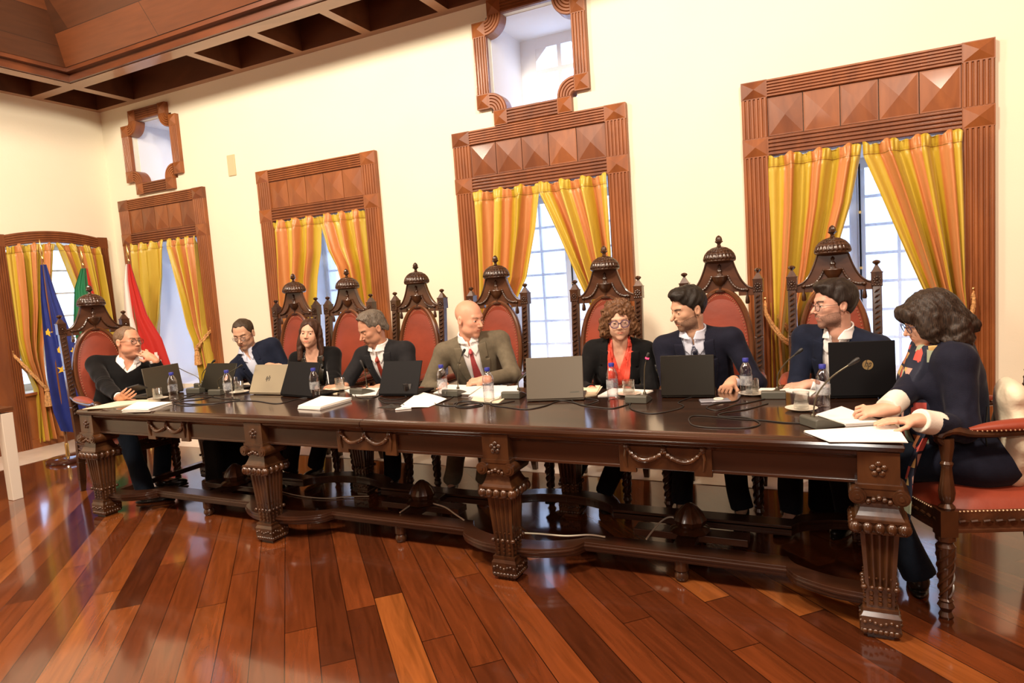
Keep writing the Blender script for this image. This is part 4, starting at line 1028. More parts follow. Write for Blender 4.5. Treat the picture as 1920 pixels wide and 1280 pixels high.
# glasses on saucers
M_glass = thin_glass('drinking_glass', (.93, .95, .95)); M_china = mat('white_china', (.80, .74, .62), .2)
def make_glass(full=.5):
    root = empty('drinking_glass')
    b = MB(); b.lathe([(.0, .0), (.030, 0), (.0325, .004), (.036, .078), (.0365, .08), (.0345, .079), (.0305, .012), (.0, .010)], n=28, cap=False); b.build('glass', M_glass, root, sharp=0)
    if full:
        b = MB(); h = .012+.062*full; r = .0305+.004*full; b.lathe([(.0, .0105), (.030, .0115), (r, h), (0, h)], n=28, cap=False); b.build('water', M_water, root)
    return root
def make_saucer():
    b = MB(); b.lathe([(0, 0), (.032, 0), (.036, .003), (.066, .011), (.070, .014), (.066, .014), (.034, .006), (0, .005)], n=32, cap=False); return b.build('saucer', M_china, sharp=60)
gp = make_glass(); sp_ = make_saucer()
GL = [(296.5, 749, 1, 'in front of the dark grey laptop at the left end'), (449, 737, 1, 'behind the bottle left of the silver laptop'), (438, 727, 0, 'farther back behind the second bottle, with no saucer'),
      (638, 731, 1, 'by the hand of the man who is writing'), (767.5, 741, 0, 'standing beside the plain white loose sheet, with no saucer'),
      (1179.4, 741, 1, 'right of the bottle before the curly-haired woman'), (1410.6, 740.5, 1, 'right of the bottle beside the bearded man'), (1502.5, 769, 1, 'half full, nearest the microphone at the right end')]
k_ = 0
for i, (u, v, s_, t_) in enumerate(GL):
    p = at(u, v); o = gp if i == 0 else copy_tree(gp); z = TZ+(.006 if s_ else .0)
    o.location = (p.x, p.y, z+.0005); tag(o, 'short drinking glass '+t_, 'glass', 'drinking glasses on the table')
    if s_:
        c = sp_ if k_ == 0 else copy_tree(sp_); k_ += 1; c.location = (p.x, p.y, TZ); tag(c, 'white saucer under the glass '+t_, 'saucer', 'saucers under the glasses')
# microphones
def microphone(label, u, v, hu, hv, yaw, red=False, foot=(0, .01), dy=0, bend=.35, sunk=0):
    p = at(u, v); root = empty('conference_microphone', (p.x, p.y, TZ), yaw); tag(root, label, 'microphone', 'gooseneck conference microphones')
    b = MB()   # wedge base, high side toward -y (back plate to the camera)
    prof = [(-.065, 0), (.065, 0), (.065, .008), (.02, .026), (-.03, .040), (-.055, .042), (-.065, .036)]
    vs = []; W_ = [.060, .060, .055, .052, .055, .058, .060]
    b.prism([(y, z) for y, z in prof], -.058, .058, 'x'); b.build('base', M_plasg, root, bevel=.004)
    b = MB(); b.box(-.045, .045, .0, .05, .012, .0135)
    b.T = Matrix.Translation((0, .02, .022)) @ Matrix.Rotation(math.radians(-24), 4, 'X'); b.box(-.03, .03, -.02, .02, .001, .004); b.build('speak_button_panel', M_plasb, root, smooth=False)
    fp = root.matrix_world if False else None
    base = Vector((p.x, p.y, TZ)); Rm = Matrix.Rotation(yaw, 3, 'Z')
    f_w = base+Rm @ Vector((foot[0], foot[1], .038))
    h_w = px(hu, hv, 'y', f_w.y+dy); inv = Rm.inverted()
    a = inv @ (f_w-base); h = inv @ (h_w-base); d = h-a
    pts = cr([a, a+Vector((d.x*.12*bend, d.y*.15, d.z*.38)), a+Vector((d.x*(.35+.2*(1-bend)), d.y*.45, d.z*.70)), h-d.normalized()*.02], 8)
    b = MB(); b.lathe([(.010, .036), (.009, .046), (.005, .052)], (a.x, a.y, 0), 12); b.tube(pts, .0032, 8); b.build('gooseneck', mat('gooseneck_bronze', (.10, .09, .06), .35, .6), root)
    dd = (pts[-1]-pts[-3]).normalized(); b = MB()
    b.tube([pts[-1]-dd*.012, pts[-1], pts[-1]+dd*.012, pts[-1]+dd*.03, pts[-1]+dd*.038], [.0045, .006, .0085, .0095, .006], 12); b.build('capsule', M_plasb, root)
    if red:
        b = MB(); b.tube([pts[-1]+dd*.004, pts[-1]+dd*.012], [.0098, .0102], 14); b.build('light_ring', mat('red_ring', (.9, .03, .05), .4, emis=(1, .03, .08), est=2.5), root)
    return root
microphone('gooseneck microphone bent to the left, beside the dark grey laptop', 372, 735, 325, 683.5, .25, foot=(-.01, .03), bend=.2)
microphone('gooseneck microphone leaning right before the stickered black laptop', 385, 726, 399.7, 676, -.2, foot=(-.04, .0), bend=.2)
microphone('gooseneck microphone behind the second bottle, leaning right', 414, 738, 451, 684.5, .1, foot=(-.01, .0), bend=.2)
microphone('upright gooseneck microphone before the man with the red tie', 680, 737, 679, 679, -.1, foot=(.035, .01), bend=1)
microphone('gooseneck microphone before the tie of the bald man', 853, 740, 867.8, 658, 0, foot=(.02, .01), bend=.8)
microphone('gooseneck microphone mostly hidden by the taupe-grey laptop', 964, 744, 1008, 684, .1, foot=(.02, .03), bend=.4)
microphone('gooseneck microphone with a lit red ring before the curly-haired woman', 1198, 752, 1213, 667, 0, red=True, foot=(.03, .01), bend=.9)
microphone('gooseneck microphone before the young man with glasses', 1450, 744, 1497, 656, .1, foot=(.02, .01), bend=.5)
microphone('gooseneck microphone nearest the camera, before the woman in navy', 1541, 797, 1601, 674, -.95, foot=(-.0, -.04), bend=.3)

# papers
M_paper = mat('white_paper', (.86, .85, .80), .7); M_paperw = mat('cream_paper', (.80, .72, .52), .7)
def sheet(label, pts, h=.001, m_=None, name='paper_sheet', curl=0, cat='paper', group=None, lay=0):
    """pts: four photo pixels of the corners"""
    P = [at(u, v, TZ+lay+h) for u, v in pts]; c = sum(P, Vector())/4; b = MB(); z0 = 0
    n = 10
    def fn(u, v):
        q = P[0]*(1-u)*(1-v)+P[1]*u*(1-v)+P[2]*u*v+P[3]*(1-u)*v; return (q.x-c.x, q.y-c.y, h+curl*(u*(1-u)*4*.3+v*v*.7))
    b.grid(fn, n, n)
    if h > .0015:
        v0 = [(p.x-c.x, p.y-c.y, 0) for p in P]; v1 = [(p.x-c.x, p.y-c.y, h) for p in P]
        b.add(v0+v1, [(i, (i+1) % 4, 4+(i+1) % 4, 4+i) for i in range(4)])
        L = int(h/.003)
    o = b.build(name, m_ or M_paper, loc=(c.x, c.y, TZ+lay)); tag(o, label, cat, group)
    return o
def stack(label, pts, n, h, seed, m_=None, group=None):
    """pile of sheets slightly fanned, one object"""
    r = random.Random(seed); P = [at(u, v, TZ+h) for u, v in pts]; c = sum(P, Vector())/4; b = MB()
    for k in range(n):
        z0, z1 = h*k/n, h*(k+.75)/n; a = r.uniform(-.025, .025); dx, dy = r.uniform(-.006, .006), r.uniform(-.006, .006); R_ = Matrix.Rotation(a, 3, 'Z')
        q = [R_ @ Vector((p.x-c.x, p.y-c.y, 0))+Vector((dx, dy, 0)) for p in P]
        v = [(p.x, p.y, z0) for p in q]+[(p.x, p.y, z1) for p in q]; b.add(v, [(0, 3, 2, 1), (4, 5, 6, 7), (0, 1, 5, 4), (1, 2, 6, 5), (2, 3, 7, 6), (3, 0, 4, 7)])
    o = b.build('paper_stack', m_ or M_paper, smooth=False, loc=(c.x, c.y, TZ)); tag(o, label, 'papers', group); return o
stack('open cream folder of papers at the left corner of the table', [(155, 766), (204, 763.5), (300, 748), (232, 749)], 3, .008, 1, M_paperw)
stack('thick pile of white papers beside the cream folder, left corner', [(228, 767), (278, 766), (322, 753), (258, 752)], 6, .02, 2)
stack('pile of stapled white papers right of the bottle before the woman in velvet', [(558, 760), (600, 762), (658, 745), (600, 742)], 6, .022, 3)
sheet('loose white sheet curling up on the table, left of the bald man', [(742, 766), (803, 763), (838, 750), (786, 736)], .0015, curl=.012)
sheet('small open notebook page under the hand of the writing man', [(600, 737), (632, 737), (640, 726), (612, 727)], .006, M_paperw, 'notebook', cat='notebook')
sheet('white paper under the forearm of the man with the red tie', [(664, 741), (705, 739), (712, 726), (640, 728)], .004, cat='paper')
stack('white writing pad before the bald man in grey', [(812, 736), (880, 738), (905, 722), (842, 720)], 4, .012, 5)
stack('scattered white papers right of the bald man', [(880, 742), (935, 746), (950, 722), (905, 722)], 3, .008, 6, M_paper)
sheet('cream envelope lying near the bottle left of the taupe-grey laptop', [(884, 750), (935, 755), (948, 745), (890, 740)], .003, M_paperw, 'envelope', cat='envelope', lay=.0)
sheet('white sheet standing out beside the taupe-grey laptop', [(930, 737), (972, 741), (972, 722), (945, 724)], .010)
stack('papers before the curly-haired woman', [(1092, 741), (1118, 737), (1128, 722), (1092, 722)], 3, .008, 8, M_paperw)
stack('open white document under the glass and the bottle of the curly-haired woman', [(1122, 741), (1205, 738), (1226, 731), (1150, 727)], 3, .006, 9)
sheet('white paper left of the microphone of the young man with glasses', [(1415, 737), (1440, 735), (1458, 727), (1426, 727)], .004)
sheet('white paper under the hand of the young man with glasses', [(1462, 730), (1520, 741), (1532, 732), (1480, 726)], .004)
stack('open notebook before the woman in navy, with curling pages', [(1530, 776), (1585, 794), (1655, 789), (1578, 761)], 4, .012, 12)
stack('loose white sheets hanging over the right corner of the table', [(1509, 807), (1556, 826), (1702, 827), (1680, 796)], 3, .006, 13)
# pen and small items
b = MB(); p0, p1 = at(741, 768, TZ+.004), at(771, 765, TZ+.004); b.tube([(0, 0, .004), tuple(p1-p0+Vector((0, 0, .004)))], .004, 10); b.tube([tuple((p1-p0)*.75+Vector((0, 0, .004))), tuple((p1-p0)*1.0+Vector((0, 0, .004)))], .0046, 10)
tag(b.build('marker_pen', M_paper, loc=(p0.x, p0.y, TZ)), 'white pen lying on the table front, below the loose sheet', 'pen')
p0 = at(735, 763); b = MB(); b.grid(lambda u, v: ((u-.5)*.17*(1-.3*v), (v-.5)*.07, .001+.014*math.sin(PI*u)*math.sin(PI*v)*(1+.3*math.sin(u*17))), 20, 10); b.box(-.06, .06, -.02, .02, 0, .003)
tag(b.build('spectacle_pouch', M_plasb, loc=(p0.x, p0.y, TZ)), 'small black pouch left of the white pen', 'pouch')
g0 = at(1340, 752); root = empty('smartphone', (g0.x, g0.y, TZ), .3); tag(root, 'phone in clear case with a ring beside the dark laptop', 'phone')
b = MB(); b.box(-.037, .037, -.075, .075, 0, .009); b.T = Matrix.Identity(4); b.build('case', mat('clear_grey_case', (.25, .26, .30), .1), root, bevel=.006)
b = MB(); b.tube([(.022*math.cos(a/24*2*PI), .02+.022*math.sin(a/24*2*PI), .012) for a in range(24)], .0035, 8, True); b.build('ring', mat('pale_ring', (.8, .78, .65), .4), root)
root.rotation_euler.z = -1.25
# cables on the table
def cable(name, label, pts, r=.0028, m_=None, z=TZ, lift=None, group='black cables lying on the table'):
    P = [px(u, v, 'z', z) for u, v in pts]; c = P[0].copy(); Q = cr([p-c+Vector((0, 0, r+(lift[i] if lift else 0))) for i, p in enumerate(P)], 8)
    b = MB(); b.tube(Q, r, 7); tag(b.build(name, m_ or M_plasb, loc=tuple(c)), label, 'cable', group)
cable('table_cable', 'black cable looping before the first microphones', [(340, 742), (372, 740), (400, 742), (378, 749), (345, 752), (325, 755), (345, 761), (395, 758), (432, 753), (478, 752), (520, 757), (560, 748), (582, 746)])
cable('table_cable', 'black cable crossing left of the silver laptop', [(345, 747), (385, 744), (420, 748), (450, 750), (400, 757), (350, 757), (338, 750), (378, 737), (396, 737)])
cable('table_cable', 'black cable looping before the laptop of the man with the red tie', [(665, 740), (672, 746), (700, 746), (722, 737), (745, 738), (762, 745), (735, 750), (710, 746), (722, 756), (748, 756), (758, 760)])
cable('table_cable', 'coiled black cable before the bald man', [(852, 742), (840, 750), (815, 757), (850, 762), (880, 757), (908, 756), (880, 763), (855, 761), (866, 752), (893, 754), (905, 760), (880, 765), (858, 764), (852, 757), (880, 753), (925, 758), (965, 752)])
cable('table_cable', 'black cable running below the taupe-grey laptop', [(952, 746), (925, 752), (922, 760), (950, 764), (985, 768), (1020, 762), (1050, 752), (1078, 756), (1095, 760), (1122, 752), (1100, 748), (1072, 750), (1090, 760), (1120, 764), (1150, 766), (1182, 757)])
cable('table_cable', 'black cable running right from the lit microphone', [(1195, 752), (1182, 757), (1185, 768), (1220, 776), (1262, 770), (1282, 762), (1272, 755), (1300, 745), (1338, 742)])
cable('table_cable', 'black cable looping right of the bearded man', [(1392, 738), (1380, 752), (1350, 756), (1325, 764), (1345, 770), (1378, 760), (1400, 756), (1440, 747), (1462, 740)])
cable('table_cable', 'long looping cable on the front right of the table', [(1512, 795), (1470, 793), (1430, 789), (1380, 786), (1310, 780), (1292, 785), (1300, 798), (1340, 803), (1400, 803), (1425, 795), (1400, 784), (1350, 781), (1355, 775), (1400, 768), (1440, 757)])
# ================================================================== PEOPLE: distance-field bodies meshed by surface nets
f32 = np.float32
def nets(F, ax):
    """surface nets on a rectilinear grid; F<0 inside"""
    S = F < 0; nx, ny, nz = F.shape
    c = [S[i:nx-1+i, j:ny-1+j, k:nz-1+k] for i in (0, 1) for j in (0, 1) for k in (0, 1)]
    n = sum(x.astype(np.int8) for x in c); act = (n > 0) & (n < 8); I, J, K = np.nonzero(act)
    idx = -np.ones(act.shape, np.int32); idx[I, J, K] = np.arange(len(I), dtype=np.int32)
    P = np.zeros((len(I), 3)); cnt = np.zeros(len(I))
    for d in range(3):
        o = [e for e in range(3) if e != d]
        for a in (0, 1):
            for b_ in (0, 1):
                q = [I.copy(), J.copy(), K.copy()]; q[o[0]] += a; q[o[1]] += b_
                f0 = F[q[0], q[1], q[2]]; r = [x.copy() for x in q]; r[d] += 1; f1 = F[r[0], r[1], r[2]]
                m_ = (f0 < 0) != (f1 < 0); den = np.where(m_, f0-f1, 1); t = np.where(m_, f0/den, 0)
                for e in range(3):
                    if e == d: v = ax[e][q[e]]*(1-t)+ax[e][r[e]]*t
                    else: v = ax[e][q[e]]
                    P[:, e] += np.where(m_, v, 0)
                cnt += m_
    P /= np.maximum(cnt, 1)[:, None]
    quads = []
    for d in range(3):
        o = [(d+1) % 3, (d+2) % 3]
        sl0 = [slice(None)]*3; sl1 = [slice(None)]*3; sl0[d] = slice(0, -1); sl1[d] = slice(1, None)
        A = S[tuple(sl0)]; B = S[tuple(sl1)]; ch = np.nonzero(A != B); inside = A[ch]
        ch = [x.copy() for x in ch]; ok = (ch[o[0]] > 0) & (ch[o[1]] > 0) & (ch[o[0]] < F.shape[o[0]]-1) & (ch[o[1]] < F.shape[o[1]]-1)
        ch = [x[ok] for x in ch]; inside = inside[ok]; g = []
        for (a, b_) in ((-1, -1), (0, -1), (0, 0), (-1, 0)):
            q = [x.copy() for x in ch]; q[o[0]] += a; q[o[1]] += b_; g.append(idx[q[0], q[1], q[2]])
        g = np.stack(g, 1); g[~inside] = g[~inside][:, ::-1]; quads.append(g)
    return P, np.concatenate(quads)
def smin(a, b, k):
    if k <= 0: return np.minimum(a, b)
    h = np.maximum(k-np.abs(a-b), 0)/k; return np.minimum(a, b)-h*h*k*.25
def smax(a, b, k): return -smin(-a, -b, k)
def ell(p, c, r, Rm=None):
    q = p-np.array(c, f32)
    if Rm is not None: q = q @ np.array(Rm, f32)
    r = np.array(r, f32); k0 = np.sqrt(((q/r)**2).sum(-1)); k1 = np.sqrt(((q/(r*r))**2).sum(-1)); return k0*(k0-1)/np.maximum(k1, 1e-6)
def cap(p, a, b, ra, rb=None):
    rb = ra if rb is None else rb; a = np.array(a, f32); b = np.array(b, f32); pa = p-a; ba = b-a
    h = np.clip((pa @ ba)/max(1e-9, float(ba @ ba)), 0, 1); return np.sqrt(((pa-h[..., None]*ba)**2).sum(-1))-(ra+(rb-ra)*h)
def rbox(p, c, h, r, Rm=None):
    q = p-np.array(c, f32)
    if Rm is not None: q = q @ np.array(Rm, f32)
    q = np.abs(q)-np.array(h, f32)+r; return np.sqrt((np.maximum(q, 0)**2).sum(-1))+np.minimum(q.max(-1), 0)-r
def waves(p, amp, freq, seed, n=5, aniso=(1, 1, 1)):
    r = np.random.default_rng(seed); o = 0
    for i in range(n):
        d = r.normal(size=3)*np.array(aniso); d /= np.linalg.norm(d); d2 = r.normal(size=3); d2 /= np.linalg.norm(d2); ph, p2 = r.random(2)*6.28
        o = o+np.sin((p @ d.astype(f32))*freq*(.7+.7*r.random())+ph+1.6*np.sin((p @ d2.astype(f32))*freq*.4+p2))
    return o*(amp/n**.5)
def axis(lo, hi, zones, fine, coarse):
    out = [lo]; x = lo
    while x < hi:
        d = min([max(0, max(a-x, x-b_)) for a, b_ in zones]+[9]) if zones else 9
        x += min(coarse, fine+.25*d); out.append(x)
    return np.array(out)
class Field:
    def __init__(s, ax): s.ax = ax; s.F = np.full([len(a) for a in ax], .5, f32)
    def sub(s, lo, hi):
        sl = tuple(slice(max(0, int(np.searchsorted(a, l))-1), int(np.searchsorted(a, h))+1) for a, l, h in zip(s.ax, lo, hi))
        g = np.meshgrid(*[a[q].astype(f32) for a, q in zip(s.ax, sl)], indexing='ij'); return sl, np.stack(g, -1)
    def put(s, fn, lo, hi, k=0, op='u', m_=.03):
        sl, P = s.sub([x-m_-k for x in lo], [x+m_+k for x in hi])
        if P.size == 0: return
        d = fn(P).astype(f32); F = s.F[sl]
        s.F[sl] = smin(F, d, k) if op == 'u' else smax(F, -d, k) if op == 's' else smax(F, d, k)
    def cap(s, a, b, ra, rb=None, k=0, op='u'):
        rb = ra if rb is None else rb; R_ = max(ra, rb); lo = [min(x, y)-R_ for x, y in zip(a, b)]; hi = [max(x, y)+R_ for x, y in zip(a, b)]
        s.put(lambda P: cap(P, a, b, ra, rb), lo, hi, k, op)
def mesh_obj(name, P, Q, mats, parent=None, mi=None, smooth_it=1):
    me = bpy.data.meshes.new(name); me.vertices.add(len(P)); me.vertices.foreach_set('co', P.astype(f32).ravel())
    me.loops.add(Q.size); me.loops.foreach_set('vertex_index', Q.astype(np.int32).ravel())
    me.polygons.add(len(Q)); me.polygons.foreach_set('loop_start', np.arange(0, Q.size, 4, dtype=np.int32))
    for m_ in mats: me.materials.append(m_)
    if mi is not None: me.polygons.foreach_set('material_index', mi.astype(np.int32))
    me.polygons.foreach_set('use_smooth', np.ones(len(Q), bool)); me.update(calc_edges=True); me.validate()
    o = bpy.data.objects.new(name, me); COL.objects.link(o)
    if parent: o.parent = parent
    return o
def relax(P, Q, n=1, f=.5):
    for _ in range(n):
        A = np.zeros_like(P); c = np.zeros(len(P))
        for a, b_ in ((0, 1), (1, 2), (2, 3), (3, 0)):
            np.add.at(A, Q[:, a], P[Q[:, b_]]); np.add.at(A, Q[:, b_], P[Q[:, a]]); np.add.at(c, Q[:, a], 1); np.add.at(c, Q[:, b_], 1)
        P = P*(1-f)+f*A/np.maximum(c, 1)[:, None]
    return P
def piece(name, lo, hi, res, fn, m_, parent, rl=1):
    B_ = 5; nb_ = [max(1, int(math.ceil((h-l)/res/B_))) for l, h in zip(lo, hi)]
    ax = [l+res*np.arange(n*B_) for l, n in zip(lo, nb_)]
    cg = np.stack(np.meshgrid(*[(a[::B_]+res*(B_-1)/2).astype(f32) for a in ax], indexing='ij'), -1)
    Fc = fn(cg).astype(f32); sel = np.nonzero(np.abs(Fc) < res*B_*1.35+.004)
    F = np.repeat(np.repeat(np.repeat(np.sign(Fc)*.05, B_, 0), B_, 1), B_, 2).astype(f32)
    o_ = np.arange(B_); I_, J_, K_ = [np.broadcast_to(x, (len(sel[0]), B_, B_, B_)) for x in (sel[0][:, None, None, None]*B_+o_[:, None, None], sel[1][:, None, None, None]*B_+o_[None, :, None], sel[2][:, None, None, None]*B_+o_[None, None, :])]
    F[I_, J_, K_] = fn(np.stack([ax[0][I_], ax[1][J_], ax[2][K_]], -1).astype(f32))
    for d in range(3):
        for e in (0, -1): q = [slice(None)]*3; q[d] = e; F[tuple(q)] = np.maximum(F[tuple(q)], .001)
    P, Q = nets(F, ax)
    if len(P) == 0: return None
    if rl: P = relax(P, Q, rl, .4)
    return mesh_obj(name, P, Q, [m_], parent)
def rot3(az, pitch=0, roll=0):
    """columns: local x,y,z axes; az turns -y toward +x, pitch>0 looks down"""
    return np.array((Matrix.Rotation(az, 3, 'Z') @ Matrix.Rotation(pitch, 3, 'X') @ Matrix.Rotation(roll, 3, 'Y')))
def cloth_mat(name, col, rough=.8, weave=0.25, sheen=.2, stripe=None):
    if name in MATS: return MATS[name]
    M = mat(name, col, rough, noise=.12, scale=30, bump=.12, bscale=220, sheen=sheen*.3, spec=.15); return M
def skin_mat(name, col):
    if name in MATS: return MATS[name]
    M = mat(name, col, .48, noise=.10, scale=14, bump=.03, bscale=90, spec=.4); b_ = M.node_tree.nodes['Principled BSDF']
    b_.inputs['Subsurface Weight'].default_value = .12; b_.inputs['Subsurface Radius'].default_value = (.02, .007, .003); b_.inputs['Subsurface Scale'].default_value = .4
    return M
def hair_mat(name, col, col2=None):
    if name in MATS: return MATS[name]
    M = mat(name, col, .5, spec=.35); t = M.node_tree; L = t.links; b_ = t.nodes['Principled BSDF']
    tc = N(t, 'ShaderNodeTexCoord'); mp = N(t, 'ShaderNodeMapping'); mp.inputs['Scale'].default_value = (1, 1, .16); L.new(tc.outputs['Object'], mp.inputs[0])
    n = N(t, 'ShaderNodeTexNoise'); n.inputs['Scale'].default_value = 230; n.inputs['Detail'].default_value = 3; L.new(mp.outputs[0], n.inputs['Vector'])
    r = N(t, 'ShaderNodeValToRGB'); r.color_ramp.elements[0].position = .35; r.color_ramp.elements[1].position = .68
    c2 = col2 or tuple(min(1, x*2.2) for x in col); r.color_ramp.elements[0].color = tuple(col)+(1,); r.color_ramp.elements[1].color = tuple(c2)+(1,)
    L.new(n.outputs['Fac'], r.inputs[0]); L.new(r.outputs[0], b_.inputs['Base Color'])
    bu = N(t, 'ShaderNodeBump'); bu.inputs['Strength'].default_value = .5; bu.inputs['Distance'].default_value = .004; L.new(n.outputs['Fac'], bu.inputs['Height']); L.new(bu.outputs[0], b_.inputs['Normal'])
    return M

# ---- face, in head coordinates (x side, -y forward, z up, origin mid-skull at eye level)
EYX, EYY, EYZ = .0315, -.0735, .006
def head_sdf(q, S):
    fem = S.get('fem', 0); jw = S.get('jaw', 1.0); nl = S.get('nose', 1.0); q = q.copy(); ax_ = np.abs(q[..., 0]); m_ = q.copy(); m_[..., 0] = ax_
    d = ell(q, (0, .014, .036), (.0765, .098, .086))
    d = smin(d, ell(q, (0, -.030, -.030), (.0600*jw, .066, .082)), .035)
    d = smin(d, ell(m_, (.034*jw, -.022, -.066), (.026, .040, .026)), .030)
    d = smin(d, ell(q, (0, -.070, -.096), (.022*jw, .018, .019)), .022)                 # chin
    d = smin(d, ell(m_, (.040, -.058, -.014), (.022, .020, .018)), .020)
    if fem: d = smin(d, ell(m_, (.036, -.058, -.036), (.024, .020, .024)), .02)
    if S.get('fat'): d = smin(d, ell(m_, (.036, -.035, -.060), (.027, .034, .030)), .02); d = smin(d, ell(q, (0, -.03, -.105), (.045, .045, .022)), .02)
    d = smin(d, cap(m_, (.0, -.0845, .030), (.040, -.0700, .030), .0085 if not fem else .0062), .014)
    d = smax(d, -ell(m_, (.031, -.0985, .006), (.019, .020, .0125)), .012)               # socket
    # nose
    d = smin(d, cap(q, (0, -.0830, .016), (0, -.0830-.027*nl, -.024), .0065, .0098), .008)
    d = smin(d, ell(m_, (.0115, -.0925-.006*nl, -.029), (.0068, .0085, .0062)), .005)
    d = smax(d, -ell(m_, (.0062, -.1010-.004*nl, -.0375), (.0030, .0042, .0028)), .002)
    # philtrum / lips
    d = smin(d, ell(q, (0, -.0800, -.055), (.030, .0135, .020)), .012)
    mo = S.get('mouth', 0)
    d = smin(d, cap(m_, (.003, -.0930, -.0540), (.0195, -.0835, -.0565), .0042, .0022), .004)
    d = smin(d, cap(m_, (.000, -.0915, -.0625-mo), (.0170, -.0835, -.0600-mo), .0052, .0024), .004)
    d = smax(d, -cap(m_, (0, -.0975, -.0585-mo/2), (.0215, -.0855, -.0580-mo/2), .0014+mo*.5), .0015)
    # eyelids
    up = S.get('lid', .4)      # share of the eye left open
    e = np.sqrt(((m_-np.array((EYX, EYY, EYZ), f32))**2).sum(-1)); zz = m_[..., 2]-EYZ; fr = -(m_[..., 1]-EYY)
    lid = np.maximum(e-.0137, -(np.abs(zz-0)-.0))  if False else e-.0137
    open_lo, open_hi = -.0042*min(1, up*2), -.0042*min(1, up*2)+.0095*up
    slit = np.maximum(np.maximum(zz-open_hi-.10*0, open_lo-zz), np.abs(m_[..., 0]-EYX)-.0118)
    slit = np.maximum(slit+.0, -(fr-.002))
    lid = np.maximum(lid, -slit) if up > .05 else lid
    d = smin(d, lid, .0025)
    d = np.maximum(d, -np.maximum(e-.0124, -(fr-.002))) if False else d
    if up > .05: d = np.maximum(d, -np.maximum(slit, e-.020))
    # ears
    Re = rot3(0, math.radians(-12)); er = S.get('ear', 1)
    d = smin(d, np.maximum(ell(m_, (.0785, .012, -.006), (.0085, .0185, .031*er), Re), -ell(m_, (.088, .006, -.004), (.0075, .0105, .019), Re)), .006)
    return d
def hand_field(Fd, W, d, n, side, curl=.5, thumb=.5, spread=.06, sc_=1.0, pinch=False):
    """W wrist, d finger direction, n back-of-hand normal, side=+1 thumb on +cross side"""
    d = Vector(d).normalized(); n = Vector(n); n = (n-d*n.dot(d)).normalized(); s_ = d.cross(n)*side   # s_: towards the thumb
    W = Vector(W); Rm = np.array(Matrix((s_, d, n)).transposed())
    c = W+d*.048*sc_; hl = [.031*sc_, .046*sc_, .0125*sc_]
    e = .09*sc_
    Fd.put(lambda P: rbox(P, tuple(c), hl, .012, Rm), [x-e for x in c], [x+e for x in c], .012)
    Fd.cap(tuple(W-d*.03), tuple(W+d*.02), .025*sc_, .024*sc_, .02)
    for i, (o, L_, r) in enumerate(((.0310, .072, .0086), (.0105, .080, .0088), (-.0100, .075, .0085), (-.0300, .060, .0077))):
        p = W+d*(.088 if i < 3 else .082)*sc_+s_*o*sc_+n*.002; dd = (d+s_*(o/.03)*spread).normalized(); a = 0; cu = curl[i] if isinstance(curl, (list, tuple)) else curl
        for k, (fr, rr) in enumerate(((.44, 1), (.30, .93), (.26, .84))):
            a += cu*(.55 if k == 0 else .95); q = p+(dd*math.cos(a)-n*math.sin(a))*L_*fr*sc_
            Fd.cap(tuple(p), tuple(q), r*rr*sc_, r*(rr-.06)*sc_, .005); p = q
    p = W+d*.030*sc_+s_*.024*sc_-n*.004; td = (d*.62+s_*.72-n*(.25+.6*thumb)).normalized(); q = p+td*.038*sc_; Fd.cap(tuple(p), tuple(q), .0125*sc_, .0102*sc_, .012)
    td2 = (d*.9+s_*(.35-.5*thumb)-n*(.25+.6*thumb)).normalized(); r_ = q+td2*.028*sc_; Fd.cap(tuple(q), tuple(r_), .0100*sc_, .0088*sc_, .006)
    td3 = (d*.95+s_*(.1-.5*thumb)-n*(.2+.5*thumb)).normalized(); Fd.cap(tuple(r_), tuple(r_+td3*.022*sc_), .0088*sc_, .0072*sc_, .005)
def elbow_ik(S_, W_, l1, l2, hint):
    S_, W_ = Vector(S_), Vector(W_); v = W_-S_; L = v.length
    if L > (l1+l2)*.995: k = L/((l1+l2)*.995); l1 *= k; l2 *= k
    a = (l1*l1-l2*l2+L*L)/(2*L); h = math.sqrt(max(0, l1*l1-a*a)); u = v/L; hn = Vector(hint); hn = (hn-u*hn.dot(u)).normalized()
    return S_+u*a+hn*h
